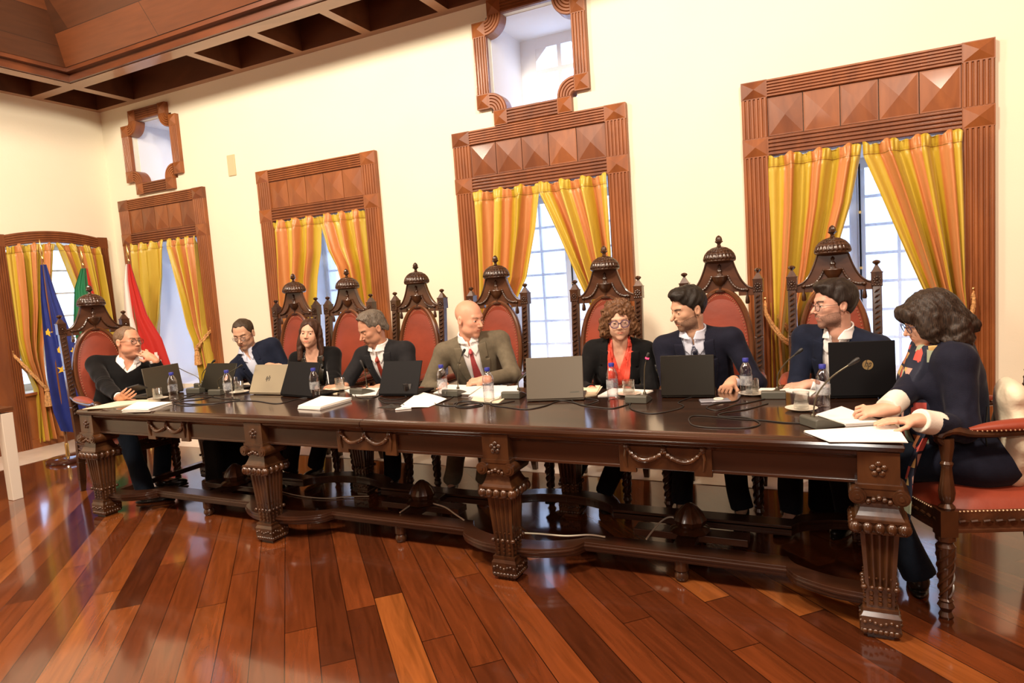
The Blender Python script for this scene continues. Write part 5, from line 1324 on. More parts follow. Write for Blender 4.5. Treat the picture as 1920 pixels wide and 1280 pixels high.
def person(S):
    rz = math.radians(S['face']); root = Vector((S['pos'][0], S['pos'][1], 0)); Rz = Matrix.Rotation(rz, 3, 'Z'); Ri = Rz.inverted()
    def L_(p): return Ri @ (Vector(p)-root)
    hs = S.get('hs', 1.0); hc = L_(S['head']); az = math.radians(S['az'])-rz
    Hm = rot3(az, math.radians(S.get('pitch', 0)), math.radians(S.get('roll', 0))); hcn = np.array(hc, f32)
    def H(x, y, z): v = Hm @ np.array((x, y, z))*hs; return Vector(hc)+Vector(v)
    w = S.get('w', 1.0); fem = S.get('fem', 0)
    nb = H(0, .035, -.125)*.4+(Vector(hc)+Vector((0, .03, -.150*hs)))*.6        # neck base
    nb = nb+Vector((0, 0, S.get('neckup', 0)))
    if 'neck' in S: nb = L_(S['neck'])
    pv = L_(S.get('pelvis', (S['pos'][0], S['pos'][1], .60))) if True else None
    up = (nb-pv); Lt = up.length; up.normalize(); ty = math.radians(S.get('twist', 0)); lat = Matrix.Rotation(ty, 3, 'Z') @ Vector((1, 0, 0)); lat = (lat-up*lat.dot(up)).normalized(); bk = up.cross(lat)
    Tm = np.array(Matrix((lat, bk, up)).transposed(), f32); pvn = np.array(pv, f32); k = Lt/.50
    def tl(P): return (P-pvn) @ Tm
    def TW(x, y, z): return pv+lat*x+bk*y+up*z
    sw = (.162 if fem else .198)*w; bd = S.get('depth', 1.0)
    def torso(P, off, shoulders=True):
        q = tl(P); m_ = q.copy(); m_[..., 0] = np.abs(m_[..., 0])
        d = ell(q, (0, .0, -.02), ((.165+off)*w, (.125+off)*bd, .13+off))
        d = smin(d, ell(q, (0, -.005, .15*k), ((.145+off)*w, (.108+off)*bd, .17*k+off)), .07)
        d = smin(d, ell(q, (0, .0, .32*k), ((.160+off)*w, (.110+off), .17*k+off)), .06)
        if fem: d = smin(d, ell(m_, (.068, -.085, .30*k), (.052+off, .050+off, .052+off)), .04)
        if S.get('belly'): d = smin(d, ell(q, (0, -.045, .12*k), (.13+off, .11+off, .13+off)), .06)
        if shoulders:
            d = smin(d, cap(m_, (.0, .012, .448*k), (sw-.012, .012, .425*k), .058+off, .052+off), .05)
            d = smin(d, cap(m_, (.0, .012, .45*k), (.0, .012, .49*k), .058+off, .048+off), .04)
        return d
    sh = [TW(s*sw, .012, .415*k) for s in (-1, 1)]; al = S.get('arm', 1.0)*(.93 if fem else 1)
    wr = []; el = []
    for i, s in enumerate((-1, 1)):
        W_ = L_(S['wr'][i]); hint = Vector(S.get('hint', ((-.7, .3, -.7), (.7, .3, -.7)))[i]); wr.append(W_); el.append(elbow_ik(sh[i], W_, .285*al, .255*al, hint))
    hip = [pv+Vector((s*.085, -.01, -.03)) for s in (-1, 1)]
    kn = [L_(p) if p else hip[i]+Vector((.035*(1 if i else -1), -.42, -.02)) for i, p in enumerate(S.get('knee', (None, None)))]
    an = [L_(p) for p in S['ankle']]
    # ---------------- body
    pts = [hc, nb, pv]+sh+wr+el+hip+kn+an; lo = [min(p[i] for p in pts)-.17 for i in range(3)]; hi = [max(p[i] for p in pts)+.17 for i in range(3)]; lo[2] = max(.0, lo[2]); hi[2] = max(p[2] for p in pts)+.15
    hz = [(hc[i]-.10, hc[i]+.10) for i in range(3)]; zn = [[hz[i]]+[(W_[i]-.10, W_[i]+.10) for W_ in wr] for i in range(3)]; zn[2][0] = (hc[2]-.115, hc[2]+.12)
    vis = S.get('vis', (1, 1))
    zn = [[hz[i]]+[(wr[j][i]-.10, wr[j][i]+.10) for j in (0, 1) if vis[j]] for i in range(3)]; zn[2][0] = (hc[2]-.115, hc[2]+.12)
    ax = [axis(lo[i], hi[i], zn[i], .0030, .011) for i in range(3)]
    Fd = Field(ax)
    Fd.put(lambda P: torso(P, -.014), [min(pv[i], nb[i])-.26 for i in range(3)], [max(pv[i], nb[i])+.26 for i in range(3)])
    nk = (.050 if fem else .059)*S.get('neckw', 1)
    Fd.cap(tuple(nb), tuple(H(0, .022, -.05)), nk*1.02, nk*.95, .03)
    for s in (-1, 1): Fd.cap(tuple(H(s*.045, .015, -.05)), tuple(TW(s*.015, -.045, .455*k)), .013, .010, .02)
    for i in (0, 1):
        Fd.cap(tuple(sh[i]), tuple(el[i]), .046, .036, .02); Fd.cap(tuple(el[i]), tuple(wr[i]), .038, .025*S.get('hands', 1), .02)
        Fd.cap(tuple(hip[i]), tuple(kn[i]), .070, .050, .03); Fd.cap(tuple(kn[i]), tuple(an[i]), .048, .034, .02)
        fd = Vector(S.get('foot', ((0, -1, 0), (0, -1, 0)))[i]).normalized(); Fd.cap(tuple(an[i]+Vector((0, 0, -.035))), tuple(an[i]+fd*.13+Vector((0, 0, -.05))), .030, .024, .03)
    R_ = .15*hs
    Fd.put(lambda P: hs*head_sdf(((P-hcn) @ Hm.astype(f32))/hs, S), [hc[0]-R_, hc[1]-R_, hc[2]-R_], [hc[0]+R_, hc[1]+R_, hc[2]+R_], .012, m_=.0)
    for i, s in enumerate((-1, 1)):
        h_ = S.get('hand', ({}, {}))[i]; dd = h_.get('d'); dd = Ri @ Vector(dd) if dd else (wr[i]-el[i]); nn = h_.get('n', (0, 0, 1)); nn = Ri @ Vector(nn)
        hand_field(Fd, wr[i], dd, nn, -s, h_.get('curl', .35), h_.get('thumb', .3), h_.get('spread', .08), S.get('hands', 1.0)*(.92 if fem else 1))
    P, Q = nets(Fd.F, ax); q = (P-hcn) @ Hm/hs
    mi = np.zeros(len(Q), int); fc = q[Q].mean(1); x, y, z = np.abs(fc[:, 0]), fc[:, 1], fc[:, 2]; front = (y < -.045) & (np.abs(z) < .13) & (y > -.14)
    mo = S.get('mouth', 0)
    lips = front & (x < .0215) & (z < -.0515+.0*x-.12*x*0-(x/.0215)**2*.003) & (z > -.0665-mo+(x/.0215)**2*.006) & (y < -.083)
    mi[lips] = 1
    bz = .0255+.10*(x-.012)-3.2*np.maximum(0, x-.036)**1; bt = S.get('brow', .0042)
    mi[front & (x > .012) & (x < .050) & (np.abs(z-(.0262+.12*(x-.012)-.0035*((x-.03)/.02)**2)) < bt*(1-.4*(x-.012)/.04))] = 2
    if S.get('beard'):
        jag = .0009*np.sin(fc[:, 0]*700+2*np.sin(z*500))
        edge = -.046+.55*np.clip(x-.040, 0, .05)+jag           # upper edge climbs towards the ear
        under = z > -.113+.10*np.clip(-y-.02, -.2, .02)+jag
        bd_ = (y < .004+jag) & under & (z < edge) & ~((x < .028-.10*np.maximum(0, -.062-z)) & (z > -.074-mo) & (z < -.050)) & ~lips
        mus = front & (x < .027) & (z < -.0425) & (z > -.0525-(x/.027)**2*.010) & ~lips
        mi[bd_ | mus] = 3
    skin = skin_mat(S['skin'][0], S['skin'][1]); sk = S['skin'][1]
    lipm = mat(S['skin'][0]+'_lips', (min(1, sk[0]*S.get('lipc', .85)), sk[1]*.62, sk[2]*.62), .4)
    brm = mat('brow_'+S['hairc'][0], tuple(.6*h+.4*s_*.35 for h, s_ in zip(S['hairc'][1], sk)), .8)
    bdm = mat('stubble_'+S['hairc'][0]+S['skin'][0], tuple(S.get('stub', .45)*h+(1-S.get('stub', .45))*s_*.62 for h, s_ in zip(S['hairc'][1], sk)), .8, noise=.3, scale=240)
    P = relax(P, Q, 1, .25)
    # eyeballs are joined in as islands
    ev, ef, em = [], [], []; base = len(P); gaze = S.get('gaze', (0, 0))
    for s in (-1, 1):
        n_, m_ = 20, 14; vv = []
        G = rot3(math.radians(gaze[0]), math.radians(gaze[1]))
        for j in range(m_+1):
            t = PI*j/m_
            for i in range(n_): a = 2*PI*i/n_; v = G @ np.array((math.sin(t)*math.cos(a), -math.cos(t), math.sin(t)*math.sin(a)))*.0124; vv.append(v+np.array((s*EYX, EYY, EYZ)))
        o = base+len(ev); ev += vv
        for j in range(m_):
            for i in range(n_): ef.append((o+j*n_+i, o+j*n_+(i+1) % n_, o+(j+1)*n_+(i+1) % n_, o+(j+1)*n_+i)); em.append(5 if j < 2 else 6 if j < 4 and False else (6 if j < 3 else 4))
    ev = (np.array(ev)*hs) @ Hm.T+hcn; P = np.vstack([P, ev]); Q = np.vstack([Q, np.array(ef)]); mi = np.concatenate([mi, np.array(em)])
    body = mesh_obj('person', P, Q, [skin, lipm, brm, bdm, mat('eye_white', (.72, .68, .64), .25), mat('pupil', (.01, .008, .006), .1), mat('iris_brown', (.06, .03, .015), .2)], None, mi)
    body.location = root; body.rotation_euler = (0, 0, rz); tag(body, S['label'], 'person')
    # ---------------- clothes
    tlo = [min(pv[i], nb[i], sh[0][i], sh[1][i])-.20 for i in range(3)]; thi = [max(pv[i], nb[i], sh[0][i], sh[1][i])+.20 for i in range(3)]
    neckp = (tuple(nb+(nb-H(0, .02, -.05)).normalized()*.04), tuple(H(0, .02, -.04)))
    jw, jd = S.get('vw', .055), S.get('vd', .10)       # half width of the opening at the top, height (torso z) where it closes
    ow = S.get('open', .0); xo = S.get('xoff', 0)
    def vhalf(z): return ow+np.clip((z-jd)/(.42*k-jd), 0, 1.3)*(jw-ow)
    off = S.get('off', .016); fold = S.get('fold', .0035); seed = S.get('seed', 1)
    cuff = S.get('cuff', .035)
    def sleeve(P, r0, r1, r2, back):
        d = None
        for i in (0, 1):
            v = (wr[i]-el[i]).normalized(); e2 = wr[i]-v*back
            a = smin(cap(P, tuple(sh[i]), tuple(el[i]), r0, r1), cap(P, tuple(el[i]), tuple(e2+v*.04), r1, r2), .03)
            pl = (P-np.array(e2, f32)) @ np.array(v, f32); nr = np.sqrt(((P-np.array(e2, f32))**2).sum(-1)) < .12
            a = np.where(nr, np.maximum(a, pl), a)
            # elbow creases
            ec = np.array(el[i], f32); de = np.sqrt(((P-ec)**2).sum(-1)); uu = (P-ec) @ np.array(v, f32)
            a = a+fold*.75*np.exp(-(de/.11)**2)*np.sin(uu*105+waves(P, 2.2, 26, seed+i))
            d = a if d is None else np.minimum(d, a)
        return d
    alo = [min([p[i] for p in sh+el+wr]+[tlo[i]+.05])-.09 for i in range(3)]; ahi = [max([p[i] for p in sh+el+wr]+[thi[i]-.05])+.09 for i in range(3)]
    alo[2] = max(alo[2], .44)
    ahi[2] = min(ahi[2], max(nb[2], wr[0][2], wr[1][2])+.09)
    jf = S.get('jacket')
    def zcut(P, z0, z1):
        q = tl(P); return np.maximum(z0-q[..., 2], q[..., 2]-z1)
    ns = cap
    if S.get('shirt'):
        def shirt(P):
            q = tl(P); d = torso(P, S.get('shoff', .002))
            d = np.maximum(d, -cap(P, neckp[0], neckp[1], nk+.002))
            # collar: a leaning band open at the throat, with two points
            c0 = nb; axn = (H(0, .022, -.05)-nb).normalized(); rel = P-np.array(c0, f32); h = rel @ np.array(axn, f32); rad = np.sqrt(np.maximum(0, (rel**2).sum(-1)-h*h)); fy = rel @ np.array(bk, f32); fx = rel @ np.array(lat, f32)
            top = .031+.014*np.clip(fy/.06, -1, 1)
            band = np.maximum(np.abs(rad-(nk+.0105+.30*np.maximum(0, .012-h)))-.0052, np.maximum(h-top, -.030-h))
            gap = S.get('gap', .008)
            band = np.maximum(band, -np.maximum(np.abs(fx)-gap-np.maximum(0, h+.025)*.55, fy))
            d = np.minimum(d, band)
            for s in (-1, 1):
                tri = np.maximum(torso(P, .013), np.maximum(-(s*q[..., 0]-gap*.8-np.maximum(0, .455*k-q[..., 2])*.35), np.maximum(s*q[..., 0]-.058, .405*k+np.abs(s*q[..., 0]-.026)*1.0-q[..., 2])))
                d = np.minimum(d, np.maximum(tri, q[..., 1]))
            # skin V below an open collar
            if S.get('vneck'):
                a, z_ = S['vneck']; vv = np.clip((q[..., 2]-z_)/(.46*k-z_), 0, 1.2)*a
                d = np.maximum(d, -np.maximum(np.maximum(np.abs(q[..., 0])-vv, q[..., 1]+.01), z_-q[..., 2]))
            for i in (0, 1):
                v = (wr[i]-el[i]).normalized(); a_ = wr[i]-v*(cuff+.03); b_ = wr[i]-v*.004; cf = np.maximum(cap(P, tuple(a_), tuple(b_+v*.03), S.get('cr', .032)), np.maximum((P-np.array(b_, f32)) @ np.array(v, f32), -((P-np.array(a_, f32)) @ np.array(v, f32))))
                d = np.minimum(d, cf)
            return d+waves(P, .0012, 60, seed+3)
        piece('shirt', alo, ahi, .0046, shirt, S['shirt'], body)
    if jf:
        def jacket(P):
            q = tl(P); d = torso(P, off)
            d = smin(d, sleeve(P, .064*S.get('slv', 1), .053*S.get('slv', 1), .041*S.get('slv', 1), cuff), .03)
            d = d+fold*waves(P, .8, 26, seed, aniso=(1, 1, .5))-fold*1.1*(1-np.minimum(np.abs(waves(P, 1, 15, seed+50)), .45)/.45)*.55
            if S.get('style') == 'sweater':
                vv = np.clip((q[..., 2]-jd)/(.46*k-jd), 0, 1.2)*jw
                d = np.maximum(d, -np.maximum(np.maximum(np.abs(q[..., 0]-xo)-vv, q[..., 1]+.0), jd-q[..., 2]))
            else:
                d = np.maximum(d, -np.maximum(np.abs(q[..., 0]-xo)-vhalf(q[..., 2]), q[..., 1]+.02))
            return np.maximum(d, -cap(P, neckp[0], neckp[1], nk+.019))
        piece(S.get('jname', 'jacket'), alo, ahi, .0055, jacket, jf, body)
        if S.get('style') != 'sweater':
            lw = S.get('lapw', .062); lm = S.get('lapm', jf)
            for s in (-1, 1):
                def lap(P):
                    q = tl(P); z = q[..., 2]; o_ = vhalf(z); t = np.clip((z-jd)/(.36*k-jd), 0, 1); ww = lw*np.minimum(t*1.05+.12*0, 1)
                    notch = np.where(np.abs(z-.375*k) < .006, .6, 1.0); ww = np.where(z > .375*k, ww*.86, ww)*notch
                    a = s*(q[..., 0]-xo)
                    return np.maximum(np.maximum(torso(P, off+.008), -torso(P, off-.004)), np.maximum(np.maximum(a-o_-ww, o_-.004-a), np.maximum(q[..., 1]-.03, np.maximum(z-.47*k, jd-z))))
                l0 = [min(TW(x, y, z)[i] for x in (-.15, .15) for y in (-.2, .05) for z in (jd, .5*k)) for i in range(3)]; l1 = [max(TW(x, y, z)[i] for x in (-.15, .15) for y in (-.2, .05) for z in (jd, .5*k)) for i in range(3)]
                piece('lapel', l0, l1, .0045, lambda P: np.maximum(lap(P), -cap(P, neckp[0], neckp[1], nk+.018)), lm, body)
    if S.get('tie'):
        def tie(P):
            q = tl(P); z = q[..., 2]; ax_ = np.abs(q[..., 0]-xo*.3); ww = .014+np.clip((.40*k-z)/.30, 0, 1)*.030
            d = np.maximum(np.maximum(torso(P, .012), -torso(P, .002)), np.maximum(ax_-ww, np.maximum(z-.425*k, np.maximum(.06-z, q[..., 1]))))
            return np.minimum(d, np.maximum(ell(q, (xo*.3, -.072, .434*k), (.018, .050, .019)), ax_-.010-.4*np.maximum(0, z-.416*k)))
        l0 = [min(TW(x, y, z)[i] for x in (-.06, .06) for y in (-.24, .05) for z in (.05, .46*k)) for i in range(3)]; l1 = [max(TW(x, y, z)[i] for x in (-.06, .06) for y in (-.24, .05) for z in (.05, .46*k)) for i in range(3)]
        piece('necktie', l0, l1, .004, tie, S['tie'], body)
    # trousers
    ptsl = hip+kn+an; lo = [min(p[i] for p in ptsl)-.14 for i in range(3)]; hi = [max(p[i] for p in ptsl)+.15 for i in range(3)]; lo[2] = max(lo[2], .05)
    def trs(P):
        d = ell(P, tuple(pv+Vector((0, .0, -.02))), (.17*w, .15, .12)); tr = S.get('leg', 1.0)
        for i in (0, 1):
            v = (an[i]-kn[i]).normalized(); e = an[i]+v*S.get('hem', .012)
            d = smin(d, cap(P, tuple(hip[i]), tuple(kn[i]), .088*tr, .070*tr), .05)
            c = cap(P, tuple(kn[i]), tuple(e+v*.05), .068*tr, S.get('hemr', .060)*tr); c = np.maximum(c, (P-np.array(e, f32)) @ np.array(v, f32)); d = smin(d, c, .02)
        return d+waves(P, .004, 28, seed+7)
    piece(S.get('trname', 'trousers'), lo, hi, .0085, trs, S['trouser'], body)
    for i in (0, 1):
        fd = Vector(S.get('foot', ((0, -1, 0), (0, -1, 0)))[i]).normalized(); a_ = an[i]; hl = S.get('heel', 0)
        def shoe(P):
            sdv = fd.cross(Vector((0, 0, 1))).normalized(); u_ = Vector((0, 0, 1)); Rm = np.array(Matrix((sdv, -fd, u_)).transposed(), f32); q = (P-np.array(a_, f32)) @ Rm
            d = ell(q, (0, -.085, -.055+hl*0), (.043, .105, .034)); d = smin(d, ell(q, (0, .012, -.035), (.036, .042, .042)), .03); d = smin(d, cap(q, (0, .01, -.03), (0, .01, .02), .036, .033), .02)
            top = q[..., 2]-.025; d = np.maximum(d, top); d = np.maximum(d, -(q[..., 2]+.074))
            sole = np.maximum(np.sqrt((q[..., 0]/.042)**2+((q[..., 1]+.06)/.135)**2)*.04-.04, np.abs(q[..., 2]+.078)-.008)
            if hl: sole = np.minimum(sole, cap(q, (0, .03, -.06), (0, .028, -.06-hl), .014, .006))
            return np.minimum(d, sole)
        piece('shoe', [a_[j]-.2 for j in range(3)], [a_[0]+.2, a_[1]+.2, a_[2]+.06], .006, shoe, S['shoe'], body)
    # ---------------- hair
    if S.get('hair'):
        hr = S['hair']; hl = (Vector(hc)-Vector([.24]*3)); lo = [hc[i]-S.get('hb', .15) for i in range(3)]; hi = [hc[i]+S.get('hb', .15) for i in range(3)]; lo[2] = hc[2]-S.get('hd', .13)
        piece('hair', lo, hi, .0035, lambda P: hs*hr(((P-hcn) @ Hm.astype(f32))/hs), hair_mat('hair_'+S['hairc'][0], S['hairc'][1], S['hairc'][2] if len(S['hairc']) > 2 else None), body)
    if S.get('glasses'):
        g = S['glasses']; b = MB(); b.T = Matrix.Translation(Vector(hc)) @ Matrix([list(r_)+[0] for r_ in Hm]+[[0, 0, 0, 1]]) @ Matrix.Scale(hs, 4)
        gw, gh, gr = g.get('w', .0245), g.get('h', .0205), g.get('r', .0016); gy = -.1005
        for s in (-1, 1):
            ring = [(s*EYX*1.04+gw*math.copysign(abs(math.cos(a))**.85, math.cos(a)), gy+.10*abs(gw*math.cos(a)+.0)*(1 if math.cos(a)*s > 0 else 0), .001+gh*math.copysign(abs(math.sin(a))**.9, math.sin(a))) for a in [2*PI*i/28 for i in range(28)]]
            b.tube(ring, gr, 7, True)
            b.tube([(s*(EYX*1.04+gw), gy+.003, .008), (s*.066, -.085, .008), (s*.076, -.03, .005), (s*.078, .008, .004), (s*.077, .022, -.010)], gr*.8, 6)
        b.tube([(-EYX*1.04+gw-.001, gy, .006), (0, gy-.003, .010), (EYX*1.04-gw+.001, gy, .006)], gr, 6)
        b.build('spectacle_frame', g['m'], body)
        b = MB(); b.T = Matrix.Translation(Vector(hc)) @ Matrix([list(r_)+[0] for r_ in Hm]+[[0, 0, 0, 1]]) @ Matrix.Scale(hs, 4)
        for s in (-1, 1): b.prism([(s*EYX*1.04+gw*.97*math.cos(2*PI*i/24), .001+gh*.97*math.sin(2*PI*i/24)) for i in range(24)], gy-.0004, gy+.0004)
        b.build('spectacle_lens', M_pane, body)
    S['_'] = dict(body=body, wr=wr, el=el, H=H, TW=TW, nb=nb, k=k, torso=torso, tl=tl, L=L_, Hm=Hm, hc=hc, nk=nk)
    return body
# hair shapes, head coordinates
def hair_short(vol=.008, line=-.010, nape=-.012, seed=3, quiff=0, rec=0, rough_=.0022, side=.0, top=0):
    def f(q):
        m_ = q.copy(); m_[..., 0] = np.abs(m_[..., 0]); x, y, z = m_[..., 0], q[..., 1], q[..., 2]
        d = ell(q, (0, .016, .036), (.0765+vol+side, .098+vol, .086+vol+top))
        if quiff: d = smin(d, ell(q, (.01, -.05, .104), (.052, .048, .026*quiff+.012)), .03)
        le = line+(min(line, -.004)-line)*np.clip((x-.046)/.020, 0, 1)+rec*np.exp(-((x-.040)/.014)**2)
        a = (le-(y+z))*.707                     # forehead and temple line, lower at the sides
        sb = np.maximum(np.maximum(np.abs(y+.016)-.011, -.034-z), .055-x)          # sideburn
        a = np.where(sb < 0, np.minimum(a, -.001), a)
        c = (nape-.72*y-z)*.8
        d = smax(d, a, .012); d = smax(d, c, .010)
        d = smax(d, -ell(m_, (.082, .010, -.010), (.020, .022, .034)), .004)         # round the ear
        return d+waves(q, rough_, 150, seed, aniso=(1.4, .5, .5))+waves(q, rough_*.6, 70, seed+1)
    return f
# ================================================================== THE PEOPLE
SKIN = [('skin_ruddy', (.60, .30, .19)), ('skin_light', (.62, .36, .24)), ('skin_fair', (.66, .38, .26)), ('skin_tan', (.52, .27, .17)), ('skin_pink', (.64, .33, .22)), ('skin_pale', (.66, .40, .28)), ('skin_olive', (.58, .34, .22)), ('skin_warm', (.62, .35, .24)), ('skin_rose', (.58, .32, .23))]
C_navy = cloth_mat('navy_wool', (.010, .014, .030)); C_navy2 = cloth_mat('midnight_wool', (.010, .011, .022)); C_blk = cloth_mat('black_wool', (.006, .006, .0065)); C_char = cloth_mat('charcoal_wool', (.016, .016, .018))
C_grey = cloth_mat('olive_grey_wool', (.135, .115, .078)); C_white = mat('white_cotton', (.80, .79, .78), .75, bump=.05, bscale=150); C_blue = mat('pale_blue_cotton', (.58, .63, .76), .75, bump=.05, bscale=150)
C_cream = mat('cream_cotton', (.76, .72, .62), .75, bump=.08, bscale=120)
C_trs = cloth_mat('dark_trousers', (.010, .010, .014)); C_jean = cloth_mat('dark_jeans', (.007, .012, .022)); C_shoe = mat('black_shoe_leather', (.008, .007, .006), .28); C_brown = mat('brown_shoe_leather', (.06, .035, .02), .4)
C_velvet = cloth_mat('black_velvet', (.004, .004, .0045), sheen=.4); C_satin = mat('black_satin', (.02, .018, .012), .25)
def W(u, v, y): return px(u, v, 'y', y)
def dotted(name, c0, c1, sc_=140, th=.32):
    M = mat(name, c0, .45); t = M.node_tree; L = t.links; tc = N(t, 'ShaderNodeTexCoord'); v = N(t, 'ShaderNodeTexVoronoi'); v.inputs['Scale'].default_value = sc_; v.inputs['Randomness'].default_value = .15
    L.new(tc.outputs['Object'], v.inputs['Vector']); lt = N(t, 'ShaderNodeMath', operation='LESS_THAN'); lt.inputs[1].default_value = th; L.new(v.outputs['Distance'], lt.inputs[0])
    mx = N(t, 'ShaderNodeMix', data_type='RGBA'); L.new(lt.outputs[0], mx.inputs['Factor']); mx.inputs['A'].default_value = tuple(c0)+(1,); mx.inputs['B'].default_value = tuple(c1)+(1,); L.new(mx.outputs['Result'], t.nodes['Principled BSDF'].inputs['Base Color']); return M
def patches(name, cols, sc_=16):
    M = mat(name, cols[0], .7); t = M.node_tree; L = t.links; tc = N(t, 'ShaderNodeTexCoord'); v = N(t, 'ShaderNodeTexVoronoi', distance='CHEBYCHEV'); v.inputs['Scale'].default_value = sc_; v.inputs['Randomness'].default_value = .6
    L.new(tc.outputs['Object'], v.inputs['Vector']); w = N(t, 'ShaderNodeTexWhiteNoise'); L.new(v.outputs['Position'], w.inputs['Vector'])
    r = N(t, 'ShaderNodeValToRGB'); r.color_ramp.interpolation = 'CONSTANT'; e = r.color_ramp.elements; e[0].color = cols[0]+(1,); e[1].position = (len(cols)-1)/len(cols); e[1].color = cols[-1]+(1,)
    for i in range(1, len(cols)-1): x = e.new(i/len(cols)); x.color = cols[i]+(1,)
    L.new(w.outputs['Value'], r.inputs[0])
    lt = N(t, 'ShaderNodeMath', operation='LESS_THAN'); lt.inputs[1].default_value = .40; L.new(v.outputs['Distance'], lt.inputs[0])
    mx = N(t, 'ShaderNodeMix', data_type='RGBA'); L.new(lt.outputs[0], mx.inputs['Factor']); mx.inputs['A'].default_value = cols[0]+(1,); L.new(r.outputs[0], mx.inputs['B']); L.new(mx.outputs['Result'], t.nodes['Principled BSDF'].inputs['Base Color']); return M
def rim(n, c, metal=0): return mat('spectacles_'+n, c, .3, metal)
PEOPLE = []
def hair_p4(q):      # tousled grey mop, longer at the back
    m_ = q.copy(); m_[..., 0] = np.abs(m_[..., 0]); x, y, z = m_[..., 0], q[..., 1], q[..., 2]
    d = ell(q, (0, .024, .041), (.087, .103, .093)); d = smin(d, ell(q, (0, .080, -.03), (.068, .046, .070)), .03); d = smin(d, ell(q, (.01, -.030, .104), (.055, .045, .024)), .03)
    d = smax(d, (.040+(-.046)*np.clip((x-.046)/.02, 0, 1)-(y+z*.95))*.7, .012); d = smax(d, (-.055-.45*y-z)*.9, .006); d = smax(d, -ell(m_, (.088, .0, -.015), (.024, .026, .034)), .006)
    return d+waves(q, .0042, 90, 41, aniso=(1.3, .5, .5))+waves(q, .0018, 200, 42, aniso=(1.3, .4, .4))
def hair_long(q):    # p3: straight brown hair, centre parted, to the shoulders
    m_ = q.copy(); m_[..., 0] = np.abs(m_[..., 0]); x, y, z = m_[..., 0], q[..., 1], q[..., 2]
    d = ell(q, (0, .018, .040), (.089, .108, .097)); d = smin(d, ell(q, (0, .055, -.06), (.088, .062, .13)), .03)
    for s in (-1, 1): d = smin(d, np.minimum(cap(q, (s*.080, .015, .03), (s*.092, .012, -.10), .020, .028), cap(q, (s*.092, .012, -.10), (s*.082+.03*(s > 0), -.01, -.22), .028, .020)), .02)
    d = smax(d, -ell(q, (0, -.085, -.02), (.066, .085, .098)), .008); d = smax(d, -ell(q, (.012, -.115, .05), (.055, .050, .045)), .01)
    part = np.exp(-((q[..., 0]-.01)/.008)**2)*.004*(y < .03)
    return d+part+waves(q, .0028, 110, 43, aniso=(1.6, 1.2, .15))
def hair_curly(q):   # p6
    m_ = q.copy(); m_[..., 0] = np.abs(m_[..., 0]); x, y, z = m_[..., 0], q[..., 1], q[..., 2]
    d = ell(q, (0, .022, .036), (.106, .114, .110)); d = smin(d, ell(m_, (.085, .015, -.045), (.048, .062, .065)), .03); d = smin(d, ell(q, (0, .07, -.05), (.095, .06, .075)), .03)
    d = smax(d, -ell(q, (0, -.095, -.045), (.069, .085, .115)), .008)
    return d+waves(q, .0085, 95, 44)+waves(q, .005, 200, 45)
def hair_wavy(q):    # p9: dark wavy bob falling over the cheek
    m_ = q.copy(); m_[..., 0] = np.abs(m_[..., 0]); x, y, z = m_[..., 0], q[..., 1], q[..., 2]
    d = ell(q, (0, .022, .040), (.095, .116, .100)); d = smin(d, ell(m_, (.070, -.005, -.030), (.040, .075, .085)), .03); d = smin(d, ell(q, (0, .085, -.06), (.105, .075, .12)), .04)
    d = smin(d, ell(m_, (.075, .05, -.11), (.045, .06, .06)), .03); d = smin(d, ell(m_, (.040, -.082, .060), (.038, .030, .040)), .02)
    d = smax(d, -ell(q, (0, -.115, -.050), (.060, .075, .090)), .010)
    lo_ = np.clip((.02-z)/.10, 0, 1)
    return d+waves(q, .0095, 55, 46, aniso=(1, 1, .5))*(.15+lo_)+waves(q, .0022, 170, 47, aniso=(1, 1, .12))+waves(q, .004, 120, 48)*lo_
S_CORAL = mat('coral_silk', (.80, .09, .055), .4, noise=.35, scale=14)
# 0: far left, black sweater
def ex0(S):
    _ = S['_']; b = MB(); b.box(-.037, .037, -.075, .075, -.004, .005)
    p = W(256, 727, -2.17); o = b.build('smartphone', M_plasb, bevel=.0015, loc=tuple(p)); o.rotation_euler = (math.radians(12), math.radians(-28), math.radians(-95)); tag(o, 'black phone in the hand of the man in the black sweater', 'phone')
PEOPLE.append(dict(label='man in a black V-neck sweater and glasses, hand at his chin, at the left end', pos=(-5.36, -1.90), face=62, twist=0, head=W(240, 641, -1.80), az=97, pitch=0, roll=4, hs=1.03, w=1.1, jaw=1.06, fat=1, belly=1,
    pelvis=(-5.40, -1.90, .60), skin=SKIN[0], hairc=('short_brown', (.12, .07, .04), (.24, .16, .10)), hair=hair_short(.005, .040, -.012, 3, rec=.012, rough_=.0013), lid=.55, gaze=(0, 0), nose=1.0, brow=.004,
    shirt=C_white, gap=.02, vneck=(.026, .37), jacket=C_blk, style='sweater', jname='sweater', vw=.075, vd=.36, off=.018,
    wr=(W(224, 745, -2.20), W(287, 673, -1.80)), hand=(dict(d=(.92, -.1, .22), n=(.1, -.75, -.6), curl=.35, thumb=-.3), dict(d=(-.72, -.25, .55), n=(.55, -.6, .5), curl=[.5, 1.0, 1.1, 1.2], thumb=.5)),
    hint=((-.6, .3, -.7), (.3, .3, -1)), knee=((-5.03, -2.08, .52), (-5.03, -1.75, .52)), ankle=((-4.80, -2.13, .09), (-5.02, -1.84, .09)), foot=((1, -.3, 0), (1, -.4, 0)), trouser=C_jean, shoe=C_shoe, seed=11, fold=.004, cuff=.025,
    glasses=dict(m=rim('tortoise', (.05, .035, .015)), r=.0019, w=.023, h=.0195), extra=ex0))
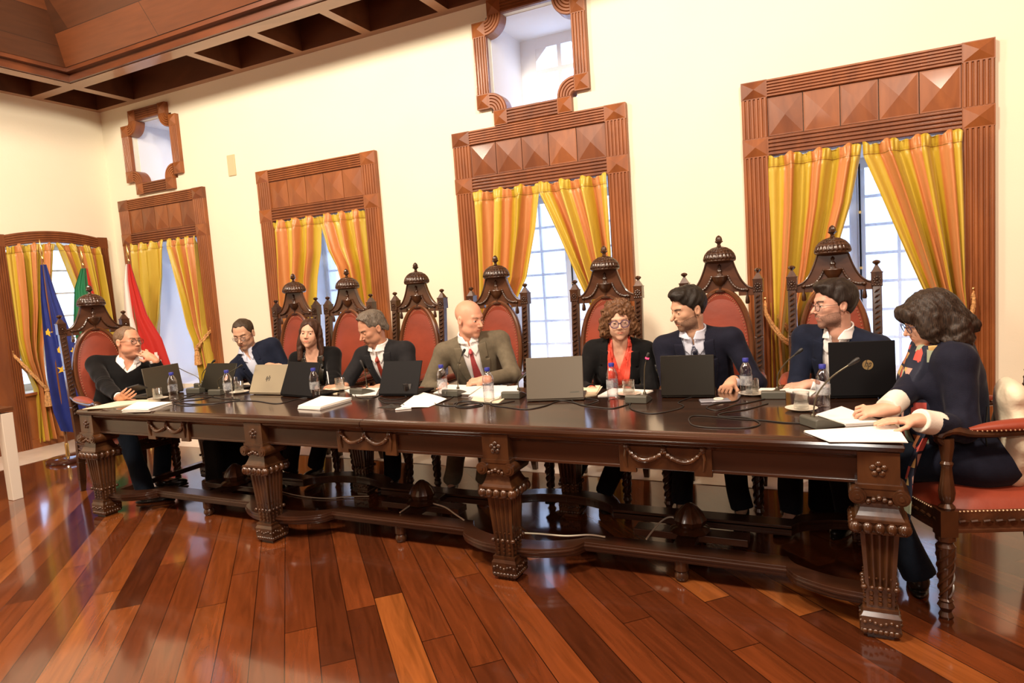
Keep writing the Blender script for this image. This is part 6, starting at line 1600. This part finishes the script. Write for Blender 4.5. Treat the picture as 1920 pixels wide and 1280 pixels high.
# 1: navy jacket, open collar
PEOPLE.append(dict(label='man with glasses in a navy jacket and open pale blue shirt, looking down', pos=(-4.60, -1.02), face=25, twist=0, head=W(457, 626, -1.20), az=24, pitch=22, roll=-4, hs=1.02, w=1.0, jaw=.95,
    pelvis=(-4.50, -.98, .60), skin=SKIN[6], hairc=('dark_brown', (.03, .02, .012)), hair=hair_short(.006, .026, -.012, 5, rec=.014, rough_=.0013), lid=.12, nose=1.15, brow=.0045,
    shirt=C_blue, gap=.016, vneck=(.014, .40), jacket=C_navy, vw=.052, jd=-.1, open=.040, off=.016, lapw=.05,
    wr=(W(452, 735, -1.48), W(505, 686, -1.26)), hand=(dict(d=(.5, -.8, 0), curl=.5), dict(d=(1, -.2, .05), n=(0, -.25, 1), curl=.45)), hint=((-.7, .3, -.8), (.3, .4, -.6)), vis=(0, 1),
    ankle=((-4.50, -1.38, .09), (-4.28, -1.35, .09)), trouser=C_trs, shoe=C_shoe, seed=12, glasses=dict(m=rim('steel', (.08, .08, .09), .7), r=.0011, w=.023, h=.016)))
# 2: woman in black velvet
def ex2(S):
    H = S['_']['H']; b = MB()
    for s in (-1, 1): b.sphere(tuple(H(s*.083, .0, -.050)), .0065, 10, 7)
    b.build('pearl_earrings', mat('pearl', (.85, .82, .76), .15), S['_']['body'])
PEOPLE.append(dict(label='woman with long brown hair in a black velvet blazer, facing the camera', pos=(-3.98, -1.02), face=22, twist=0, head=W(581, 626, -1.18), az=24, pitch=-2, roll=5, hs=.94, fem=1, w=.98, jaw=.82, neckw=.88,
    pelvis=(-3.98, -.98, .58), skin=SKIN[2], hairc=('chestnut', (.028, .012, .007), (.075, .032, .018)), hair=hair_long, hd=.27, lid=.75, gaze=(12, 0), nose=.85, brow=.003, lipc=1.0, ear=.8,
    shirt=dotted('patterned_blouse', (.02, .02, .02), (.5, .48, .42), 90, .30), gap=.03, vneck=(.055, .20), shoff=.0, jacket=C_velvet, lapm=C_satin, lapw=.045, vw=.060, jd=-.05, open=.028, off=.012,
    wr=(W(530, 740, -1.50), W(610, 742, -1.42)), hint=((-.4, .4, -.8), (.4, .4, -.8)), vis=(0, 0), ankle=((-4.02, -1.45, .12), (-3.86, -1.33, .12)), foot=((-.6, -.8, -.25), (-.2, -1, -.25)), trouser=C_trs, shoe=C_shoe, heel=.05, seed=13, extra=ex2))
# 3: writing man
def ex3(S):
    wr = S['_']['wr'][0]; b = MB(); p = px(616, 714, 'y', -1.50)
    b.tube([(0, 0, 0), (-.012, .01, .06), (-.018, .012, .09)], [.003, .0045, .004], 8); tag(b.build('ballpoint_pen', M_white, loc=(p.x, p.y, p.z-.02)), 'white pen in the hand of the writing grey-haired man', 'pen')
PEOPLE.append(dict(label='grey-haired man in a dark suit and brick-red tie, writing with his head bowed', pos=(-3.22, -1.02), face=5, twist=0, head=W(697, 616, -1.26), az=-24, pitch=26, roll=0, hs=1.03, w=1.04, jaw=1.0,
    pelvis=(-3.20, -.96, .60), skin=SKIN[3], hairc=('grey_brown', (.075, .062, .048), (.20, .175, .14)), hair=hair_p4, lid=.06, nose=1.2, brow=.005,
    shirt=C_white, jacket=C_char, tie=mat('brick_red_silk', (.26, .035, .02), .5), vw=.060, jd=.05, open=.02, off=.016,
    wr=(W(640, 724, -1.54), W(712, 727, -1.50)), hand=(dict(d=(-.8, -.55, -.05), n=(.1, -.4, 1), curl=[.6, .8, 1.0, 1.1], thumb=.9), dict(d=(-.95, -.15, 0), n=(0, 0, 1), curl=.2)), hint=((-.7, .4, -.7), (.6, .4, -.8)),
    ankle=((-3.40, -1.30, .09), (-3.1, -1.36, .09)), trouser=C_trs, shoe=C_shoe, seed=14, extra=ex3))
# 4: bald man in grey
PEOPLE.append(dict(label='bald man in an olive-grey suit, white shirt and pink-red tie', pos=(-2.44, -1.0), face=20, twist=4, head=W(880, 598, -1.22), az=76, pitch=12, roll=-2, hs=1.06, w=1.08, jaw=1.05,
    pelvis=(-2.46, -.95, .60), neckup=.018, skin=SKIN[4], hairc=('grey', (.10, .08, .06)), lid=.7, gaze=(8, 0), nose=1.1, brow=.003, shirt=C_white, jacket=C_grey, tie=mat('pink_red_silk', (.36, .055, .06), .5, noise=.2, scale=120),
    wr=(W(834, 724, -1.42), W(908, 712, -1.42)), hand=(dict(d=(.35, -1, -.05), n=(0, 0, 1), curl=.35), dict(d=(-1, -.35, -.1), n=(.1, -.5, .9), curl=[.9, 1.0, 1.05, 1.1], thumb=.7)),
    hint=((-.75, .3, -.8), (.8, .15, -.7)), ankle=((-2.60, -1.33, .09), (-2.36, -1.30, .09)), trouser=C_grey, shoe=C_shoe, vw=.062, jd=.0, open=.040, seed=5, fold=.0028, cuff=.03))
# 5: curly woman
def ex5(S):
    _ = S['_']; TW, H, k, torso = _['TW'], _['H'], _['k'], _['torso']; body = _['body']
    b = MB()
    for s in (-1, 1):
        p = H(s*.076, -.004, -.045); b.tube([p, p+Vector((0, 0, -.018))], .0012, 5); b.sphere(tuple(p+Vector((0, 0, -.022))), .0045, 8, 6); b.sphere(tuple(p+Vector((0, 0, -.032))), .003, 8, 6)
    b.build('drop_earrings', mat('silver', (.7, .7, .72), .2, 1), body)
    def scarf(P):
        q = _['tl'](P); x, y, z = q[..., 0], q[..., 1], q[..., 2]; a = np.abs(x); c = .020+.10*np.clip((.455*k-z), -.1, .10)*.25+.0*z; c = np.where(z < .30*k, .030, .030+(z-.30*k)*.16)
        return np.maximum(np.maximum(torso(P, .019), -torso(P, .003)), np.maximum(np.abs(a-c-.016)-.018, np.maximum(y-.02, np.maximum(z-.47*k, .02-z))))+waves(P, .0018, 120, 9, aniso=(1.5, 1, .2))
    l0 = [min(TW(x, y, z)[i] for x in (-.12, .12) for y in (-.22, .06) for z in (.0, .5*k)) for i in range(3)]; l1 = [max(TW(x, y, z)[i] for x in (-.12, .12) for y in (-.22, .06) for z in (.0, .5*k)) for i in range(3)]
    piece('scarf', l0, l1, .0042, scarf, S_CORAL, body)
    b = MB(); r_ = random.Random(4)
    for i in range(60):
        t = i/60; a = math.radians(-70+150*t); p = TW(.175+.035*math.cos(a), -.072-.01*math.cos(a), .27+.055*math.sin(a)); b.sphere((p.x+r_.uniform(-.006, .006), p.y-.012, p.z+r_.uniform(-.005, .005)), .003, 6, 4)
    b.build('sequin_flower', mat('silver', (.7, .7, .72), .2, 1), body)
PEOPLE.append(dict(label='curly-haired woman with round glasses, coral scarf and black blazer', pos=(-1.42, -1.0), face=12, twist=0, head=W(1160, 602, -1.20), az=20, pitch=8, roll=-2, hs=.95, fem=1, w=1.08, jaw=.98,
    pelvis=(-1.46, -.95, .58), skin=SKIN[5], hairc=('copper_brown', (.06, .026, .011), (.20, .095, .042)), hair=hair_curly, hb=.17, hd=.17, lid=.10, nose=.85, brow=.0025, lipc=.95,
    shirt=S_CORAL, gap=.04, vneck=(.040, .35), jacket=C_blk, vw=.075, jd=-.05, open=.075, off=.014, lapw=.055,
    wr=(W(1112, 733, -1.46), W(1172, 735, -1.40)), hand=(dict(d=(.9, -.5, -.05), n=(0, 0, 1), curl=.3), dict(d=(-1, -.4, 0), n=(0, 0, 1), curl=.4)), hint=((-.6, .4, -.8), (.6, .4, -.8)),
    ankle=((-1.72, -1.32, .13), (-1.48, -1.30, .09)), foot=((-.6, -.8, .1), (.1, -1, 0)), trouser=C_trs, shoe=mat('sneaker', (.012, .012, .014), .6), seed=15, glasses=dict(m=rim('violet', (.06, .035, .12)), r=.0022, w=.0265, h=.0235), extra=ex5))
# 6: bearded man, dotted tie
PEOPLE.append(dict(label='dark-haired bearded man in a midnight suit with a dotted navy tie', pos=(-.88, -1.0), face=2, twist=0, head=W(1290, 579, -1.24), az=-48, pitch=16, roll=4, hs=1.04, w=1.04, jaw=1.0,
    pelvis=(-.84, -.95, .60), skin=SKIN[6], hairc=('black', (.010, .008, .006)), hair=hair_short(.010, .0, -.012, 7, quiff=.9, top=.006), lid=.18, nose=1.25, brow=.0055, beard=1, stub=.30, mouth=.004,
    shirt=C_blue, jacket=C_navy2, tie=dotted('dotted_navy_silk', (.012, .016, .04), (.5, .52, .6), 125, .30), vw=.062, jd=-.02, open=.042, off=.016,
    wr=(W(1300, 740, -1.45), W(1372, 716, -1.42)), hand=(dict(d=(.4, -1, 0), curl=.4), dict(d=(-.25, -1, -.25), n=(0, -.3, 1), curl=[.65, .7, .75, .8], thumb=.5)), hint=((-.5, .4, -.8), (.6, .4, -.8)), vis=(0, 1),
    ankle=((-.98, -1.33, .09), (-.64, -1.36, .09)), trouser=C_trs, shoe=C_shoe, seed=16))
# 7: young man with glasses
PEOPLE.append(dict(label='young man with glasses in a navy blazer and open white shirt, in profile', pos=(-.13, -1.0), face=-22, twist=0, head=W(1563, 571, -1.24), az=-64, pitch=4, roll=0, hs=1.05, w=1.0, jaw=.96,
    pelvis=(-.10, -.95, .60), skin=SKIN[8], hairc=('black_soft', (.012, .008, .006)), hair=hair_short(.013, -.006, -.012, 8, quiff=.5, top=.006, side=.002), lid=.5, nose=1.1, brow=.0055, beard=1, stub=.22,
    shirt=C_white, gap=.018, vneck=(.016, .38), jacket=C_navy, vw=.050, jd=-.05, open=.040, xoff=-.01, off=.016, cuff=.045, cr=.036,
    wr=(W(1490, 745, -1.42), W(1517, 721, -1.36)), hand=(dict(d=(.6, -.8, 0), curl=.4), dict(d=(-1, -.15, -.1), n=(0, -.3, 1), curl=.55, thumb=.4)), hint=((-.3, .5, -.9), (.5, .5, -.8)), vis=(0, 1),
    ankle=((-.38, -1.36, .09), (-.10, -1.34, .09)), trouser=C_trs, shoe=C_shoe, seed=17, glasses=dict(m=rim('thin_black', (.02, .015, .012)), r=.0014, w=.023, h=.021)))
# 8: woman in navy at the right end
C_scarf = patches('patchwork_scarf', [(.012, .016, .035), (.012, .016, .035), (.45, .17, .07), (.50, .28, .22), (.55, .09, .07), (.35, .42, .30), (.50, .33, .12)], 15)
def ex8(S):
    _ = S['_']; TW, k, torso, L = _['TW'], _['k'], _['torso'], _['L']; body = _['body']
    def scarf(P):
        q = _['tl'](P); x, y, z = q[..., 0], q[..., 1], q[..., 2]; a = np.abs(x)
        return np.maximum(np.maximum(torso(P, .046), -torso(P, .012)), np.maximum(np.abs(a-.066)-.062, np.maximum(y-.02, np.maximum(z-.49*k, -.12-z))))+waves(P, .003, 60, 9, aniso=(1.5, 1, .2))
    l0 = [min(TW(x, y, z)[i] for x in (-.2, .2) for y in (-.26, .06) for z in (-.15, .52*k)) for i in range(3)]; l1 = [max(TW(x, y, z)[i] for x in (-.2, .2) for y in (-.26, .06) for z in (-.15, .52*k)) for i in range(3)]
    piece('scarf', l0, l1, .0048, scarf, C_scarf, body)
    b = MB(); p0 = L((.20, -2.02, .74)); p1 = L((.11, -2.10, .60)); p2 = L((.10, -2.12, .36))
    def fn(u, v):
        q = p0*(1-v)**2+p1*2*v*(1-v)+p2*v*v; d = Ld; return tuple(q+d*(u-.5)*.15+nn*.012*math.sin(u*17+v*4))
    Ld = (L((.1, -2.30, .5))-L((.1, -2.1, .5))).normalized(); nn = (L((.3, -2.1, .5))-L((.1, -2.1, .5))).normalized()
    b.grid(fn, 24, 24); b.build('scarf_end', C_scarf, body, solid=.004)
    c_ = L((.37, -1.92, .585))
    piece('cardigan_hem', [c_[i]-(.25, .27, .16)[i] for i in range(3)], [c_[i]+(.25, .27, .16)[i] for i in range(3)], .006, lambda P: ell(P, tuple(c_), (.20, .22, .125))+waves(P, .006, 30, 77), C_navy2, body)
PEOPLE.append(dict(label='woman with dark wavy hair in a navy cardigan, head bowed, at the right end', pos=(.46, -1.93), face=-86, twist=0, head=W(1741, 600, -1.93), az=-76, pitch=20, roll=0, hs=.93, fem=1, w=.98, jaw=.92, neck=(.265, -1.89, 1.10),
    pelvis=(.32, -1.87, .62), skin=SKIN[7], hairc=('near_black', (.010, .006, .004), (.045, .028, .018)), hair=hair_wavy, hb=.19, hd=.21, lid=.06, nose=1.0, brow=.004,
    shirt=C_cream, gap=.03, jacket=C_navy2, jname='cardigan', vw=.065, jd=-.1, open=.055, off=.020, lapw=.0, cuff=.075, cr=.047, belly=1,
    wr=(px(1662, 768, 'z', .835), px(1722, 788, 'z', .815)), hand=(dict(d=(-.95, .05, -.12), n=(.1, -.6, .75), curl=[.9, .75, .8, .9], thumb=1.1), dict(d=(-.97, -.12, -.02), n=(0, 0, 1), curl=.14, thumb=.1)), hint=((-.5, .3, -.8), (-.1, .4, -.95)),
    knee=((-.06, -1.84, .56), (-.04, -2.04, .56)), ankle=((.06, -1.80, .09), (.16, -2.00, .09)), foot=((-1, 0, 0), (-1, .1, 0)), trouser=C_jean, shoe=C_shoe, seed=18, fold=.0045, leg=1.05, glasses=dict(m=rim('blue_black', (.02, .02, .05)), r=.0018, w=.024, h=.020), extra=ex8))
# ================================================================== FLAGS
M_pole = wood('flagpole_wood', (.16, .06, .02), (.26, .11, .04), .3, .3, (1, 1, .3), 8)
M_gold = mat('gilt_brass', (.70, .50, .18), .25, .9)
def flag(name, label, base, htop, edges, m_, n=3.2, amp=.022, ph=0, col2=None, split=None):
    """hanging flag: edges = [(z, left, right)] offsets along the screen-parallel direction"""
    root = empty(name, (base[0], base[1], 0)); tag(root, label, 'flag')
    al = Vector((CAM.y-base[1], -(CAM.x-base[0]), 0)).normalized(); al = -al if al.dot(Rv) < 0 else al
    nn = Vector((CAM.x-base[0], CAM.y-base[1], 0)).normalized()
    b = MB(); b.lathe([(.0, 0), (.185, 0), (.19, .012), (.185, .03), (.16, .045), (.04, .055), (.0, .056)], n=40); b.build('base', mat('dark_polished_base', (.05, .016, .010), .15, coat=.5), root)
    b = MB(); b.lathe([(.02, .05), (.016, .10), (.018, .17), (.014, .18)], n=16); b.build('socket', M_gold, root)
    b = MB(); b.tube([(0, 0, .1), (0, 0, htop)], .013, 10); b.build('pole', M_pole, root)
    b = MB(); b.lathe([(.016, htop-.01), (.018, htop), (.008, htop+.02), (.012, htop+.03), (.024, htop+.06), (.016, htop+.11), (.0, htop+.19)], n=12)
    for k, v_ in enumerate(b.v): b.v[k] = (v_[0], v_[1]*.6, v_[2])
    b.build('finial', M_gold, root)
    zs = [e[0] for e in edges][::-1]; ls = [e[1] for e in edges][::-1]; rs = [e[2] for e in edges][::-1]; z0, z1 = zs[0], zs[-1]
    def P(u, v):
        z = z1-(z1-z0)*v; l, r = interp(z, zs, ls), interp(z, zs, rs); x = l+(r-l)*u
        zz = z+.10*(1-abs(2*u-.9))*0+(.12*abs(u-.55)*v if v > .8 else .12*abs(u-.55)*v)
        d = .028+amp*math.sin(2*PI*n*u+ph+z*.7)*min(1, .35+v)+.010*math.sin(2*PI*n*2.3*u+z*2)
        p = al*x+nn*d; return (p.x, p.y, zz)
    b = MB()
    if split is None: b.grid(P, 60, 60); b.build('cloth', m_, root)
    else:
        b.grid(lambda u, v: P(u*split, v), 40, 60); b.build('cloth', m_, root); b = MB(); b.grid(lambda u, v: P(split+u*(1-split), v), 40, 60); b.build('cloth_second_colour', col2, root)
    b = MB(); b.tube([(.014, 0, htop-.04), (.03, 0, htop-.12), (.02, 0, htop-.05)], .003, 6); b.build('cord', M_gold, root)
    return root, P, al, nn
EU = mat('eu_blue', (.010, .025, .20), .55, noise=.1, scale=20, sheen=.2); STAR = mat('star_yellow', (.80, .50, .03), .6)
b0 = px(128, 858, 'z', .03); base = (b0.x, b0.y); T_ = px(85, 505, 'x', b0.x)
root, P, al, nn = flag('european_flag', 'blue flag with yellow stars on a pole at the far left', base, 1.99, [(1.93, -.02, .03), (1.6, -.05, .08), (1.2, -.07, .16), (.8, -.08, .24), (.45, -.07, .28), (.25, -.03, .26)], EU, n=1.3, amp=.03, ph=1.2)
def star(u, v, R_):
    eps = .01; c = Vector(P(u, v)); du = (Vector(P(u+eps, v))-Vector(P(u-eps, v))).normalized(); dv = (Vector(P(u, v-eps))-Vector(P(u, v+eps))).normalized(); nr = du.cross(dv); nr = nr if nr.dot(nn) > 0 else -nr
    b = MB(); pts = []
    for k in range(10):
        a = PI/2+k*PI/5; r = R_ if k % 2 == 0 else R_*.40; pts.append((r*math.cos(a), r*math.sin(a)))
    dv = nr.cross(du); dv = dv if dv.z > 0 else -dv
    vs = [tuple(c+du*x+dv*y+nr*.006) for x, y in pts]+[tuple(c+du*x+dv*y-nr*.004) for x, y in pts]
    b.add(vs+[tuple(c+nr*.006)], [(k, (k+1) % 10, 20) for k in range(10)]+[(k, (k+1) % 10, (k+1) % 10+10, k+10) for k in range(10)]); b.build('star', STAR, root, smooth=False)
for u, v, R_ in ((.16, .40, .045), (.45, .50, .05), (.42, .615, .052), (.62, .705, .048), (.88, .52, .04), (.80, .40, .04), (.93, .62, .035)): star(u, v, R_)
GRN = mat('flag_green', (.012, .17, .07), .55, sheen=.2); RED = mat('flag_red', (.50, .018, .012), .55, sheen=.2); WHT = mat('flag_white', (.78, .74, .70), .6)
q = px(153, 500, 'y', -.80); flag('portuguese_flag', 'green and red flag on a pole behind the leftmost chair', (q.x+.02, -.80), q.z+.02, [(q.z-.02, -.02, .04), (1.7, -.10, .06), (1.3, -.15, .12), (.9, -.13, .2), (.4, -.10, .25)], GRN, 1.3, .025, 2, RED, .80)
q = px(239, 492, 'y', -.42); root, P, al, nn = flag('city_flag', 'white and red flag on a pole between the two left windows', (q.x+.02, -.42), q.z+.02, [(q.z-.02, -.03, .02), (1.75, -.07, .05), (1.35, -.10, .12), (1.05, -.11, .24), (.5, -.1, .34)], WHT, 1.3, .022, 1.0, RED, .36)
b = MB()
c = Vector(P(.66, .64)); up_ = Vector((0, 0, 1))
for (x0, x1, z0, z1) in ((-.06, .06, -.34, -.13), (-.05, .0, -.13, -.10), (.02, .05, -.13, -.09), (-.085, .08, -.24, -.18)):
    v = [c+al*x+up_*z+nn*(.045) for x, z in ((x0, z0), (x1, z0), (x1, z1), (x0, z1))]; v2 = [p-nn*.02 for p in v]
    b.add([tuple(p) for p in v+v2], [(0, 1, 2, 3), (7, 6, 5, 4), (0, 4, 5, 1), (1, 5, 6, 2), (2, 6, 7, 3), (3, 7, 4, 0)])
b.build('castle_emblem', WHT, root, smooth=False)

# ================================================================== SIDE TABLE AT THE LEFT EDGE, BAG, LOOSE THINGS
c = px(30, 935, 'z', 0); root = empty('side_table', (c.x, c.y, 0)); tag(root, 'white-legged side table with a brown top, cut by the left edge', 'table')
M_cw = mat('cream_paint', (.72, .66, .56), .4)
for dx in (0, -1.0):
    for dy in (0, -.75):
        b = MB(); b.frustum(dx-.0, dy, 0, .70, .075, .085); b.build('leg', M_cw, root, smooth=False, bevel=.004)
b = MB(); b.box(-1.05, .045, -.80, .05, .715, .745); b.build('tabletop', mat('brown_laminate', (.12, .045, .018), .3), root, smooth=False, bevel=.004)
b = MB(); b.box(-.98, -.02, -.74, -.01, .64, .714); b.build('apron', M_cw, root, smooth=False)
# cream cloth bag hung on the right chair
M_canvas = mat('cream_canvas', (.70, .62, .46), .85, noise=.06, scale=10, bump=.3, bscale=18)
bc = Vector((.495, -1.93, .71))
def bag(P):
    q = P; d = ell(q, (0, 0, 0), (.060, .17, .225)); d = smin(d, ell(q, (-.01, -.05, .16), (.05, .12, .07)), .04); d = smin(d, ell(q, (.0, .03, -.10), (.062, .17, .10)), .04)
    return d+waves(P, .009, 22, 91)+waves(P, .004, 50, 92)
o = piece('canvas_bag', [-.14, -.24, -.27], [.14, .24, .27], .006, bag, M_canvas, None); o.location = bc; tag(o, 'cream canvas bag behind the woman in navy, on the right chair', 'bag')
b = MB(); b.tube(cr([(-.095, -.10, .12), (-.105, -.13, 0), (-.085, -.10, -.14), (-.075, -.02, -.2)], 8), .006, 6, flat=.5); b.build('strap', M_plasb, o)
# floral cloth on the chair arm behind the curly-haired woman
M_flor = dotted('floral_cloth', (.02, .02, .02), (.45, .33, .08), 45, .36)
fc_ = px(1222, 712, 'y', -1.12); b = MB(); b.grid(lambda u, v: ((u-.5)*.16, .02*math.sin(u*14+v*5), .10-.26*v), 20, 20); o = b.build('floral_bag', M_flor, loc=tuple(fc_), solid=.03); tag(o, 'black and gold floral cloth bag beside the curly-haired woman', 'bag')
# bags on the floor
for (u, v, yy, sx, sy, sz, lab, nm, mt) in ((408, 912, None, .10, .16, .20, 'black briefcase under the table by the man in the navy jacket', 'briefcase', C_blk), (1560, 960, None, .12, .10, .17, 'dark bag on the floor under the right end of the table', 'handbag', C_blk)):
    p = px(u, v, 'z', .02); p.y = max(p.y, -1.72) if nm == 'briefcase' else p.y
    o = piece(nm, [-sx-.05, -sy-.05, -.02], [sx+.05, sy+.05, 2*sz+.05], .008, lambda P: rbox(P, (0, 0, sz), [sx, sy, sz], .04)+waves(P, .006, 20, 5), mt, None); o.location = (p.x, p.y+.1, .004); tag(o, lab, 'bag')
    b = MB(); b.tube(cr([(-sx*.5, 0, 2*sz), (-sx*.3, 0, 2*sz+.07), (sx*.3, 0, 2*sz+.07), (sx*.5, 0, 2*sz)], 8), .007, 6); b.build('handle', M_plasb, o)
M_wc = mat('white_cable', (.62, .57, .45), .4)
def fcable(label, pts, z, r=.0045, m_=None, lift=None):
    P_ = [px(u, v, 'z', z) for u, v in pts]; c_ = P_[0].copy(); Q_ = cr([p-c_+Vector((0, 0, r+(lift[i] if lift else 0))) for i, p in enumerate(P_)], 8)
    b = MB(); b.tube(Q_, r, 7); tag(b.build('floor_cable', m_ or M_wc, loc=tuple(c_)), label, 'cable')
fcable('white cable lying along the stretcher right of the middle leg', [(965, 1000), (1010, 1002), (1060, 1006), (1105, 1004), (1135, 1008)], .152)
fcable('white cable rising in a hook under the right half of the table', [(1212, 1012), (1228, 995), (1245, 982), (1262, 978), (1285, 985)], .152, lift=(0, .01, .02, .02, 0))
fcable('white cable curving under the table left of the middle leg', [(812, 945), (835, 952), (855, 966), (870, 976)], .152)
fcable('short white cable crossing below the grey-haired man', [(750, 962), (760, 955), (770, 948)], .152)
fcable('thin pale cable snaking on the floor below the woman in velvet', [(520, 920), (560, 930), (610, 935), (650, 932), (692, 931)], .004, .004)
fcable('black cable hanging loosely to the floor right of the curly-haired woman', [(1150, 905), (1148, 925), (1160, 940), (1166, 955)], .004, .004, M_plasb)
for _S in PEOPLE:
    person(_S)
    if _S.get('extra'): _S['extra'](_S)
# ================================================================== sub-parts hang on the part they sit on
SUB = {'throne_chair': {'back_post': ('post_carving', 'post_finial'), 'oval_frame': ('nail_trim',), 'crest_board': ('crest_moulding', 'dome', 'finial', 'urn_relief', 'garland'), 'seat_frame': ('rail_carving',), 'seat': ('seat_nail_trim',), 'armrest': ('arm_pad', 'arm_nail_trim')},
       'laptop': {'base': ('keyboard', 'touchpad', 'rubber_feet'), 'lid': ('screen', 'emblem', 'emblem_disc', 'emblem_letters', 'sticker')},
       'water_bottle': {'bottle': ('label', 'neck_ring')}, 'conference_microphone': {'base': ('speak_button_panel',), 'gooseneck': ('capsule',)},
       'curtain': {'tieback_rope': ('tassel', 'tieback_hook')}, 'council_table': {'apron': ('carved_plaque',), 'stretcher': ('stretcher_finial', 'foot')},
       'person': {'jacket': ('lapel',), 'cardigan': ('lapel', 'cardigan_hem'), 'spectacle_frame': ('spectacle_lens',)}, 'smartphone': {'case': ('ring',)},
       'window': {'casement': ('pane', 'espagnolette_rod', 'rod_guide', 'net_curtain')}, 'european_flag': {'cloth': ('star',)}, 'city_flag': {'cloth_second_colour': ('castle_emblem',)}}
def base_name(o): return o.name.split('.')[0]
def centre(o):
    c = [Vector(x) for x in o.bound_box]; return o.matrix_basis @ ((c[0]+c[6])/2)
for root in [o for o in COL.objects if o.parent is None]:
    rules = SUB.get(base_name(root)) or (SUB['window'] if base_name(root).startswith('window_') else None)
    if not rules: continue
    kids = list(root.children)
    for pn, cn in rules.items():
        ps = [k for k in kids if base_name(k) == pn]
        if not ps: continue
        for k in kids:
            if base_name(k) in cn:
                p = min(ps, key=lambda q: (centre(q)-centre(k)).length); k.parent = p; k.matrix_parent_inverse = p.matrix_basis.inverted()
LAB = {'cap': 'blue screw cap', 'leather': None}
for o in COL.objects:
    if base_name(o) == 'cap' and o.parent: o['label'] = 'blue screw cap'
    if base_name(o) == 'light_ring': o['label'] = 'lit red ring'
    if base_name(o) == 'star': o['label'] = 'yellow five-pointed star'
    if base_name(o) == 'backrest': o['label'] = 'rust-red oval back upholstery'
    if base_name(o) == 'seat': o['label'] = 'rust-red upholstered seat'
    if base_name(o) == 'arm_pad': o['label'] = 'rust-red arm pad'
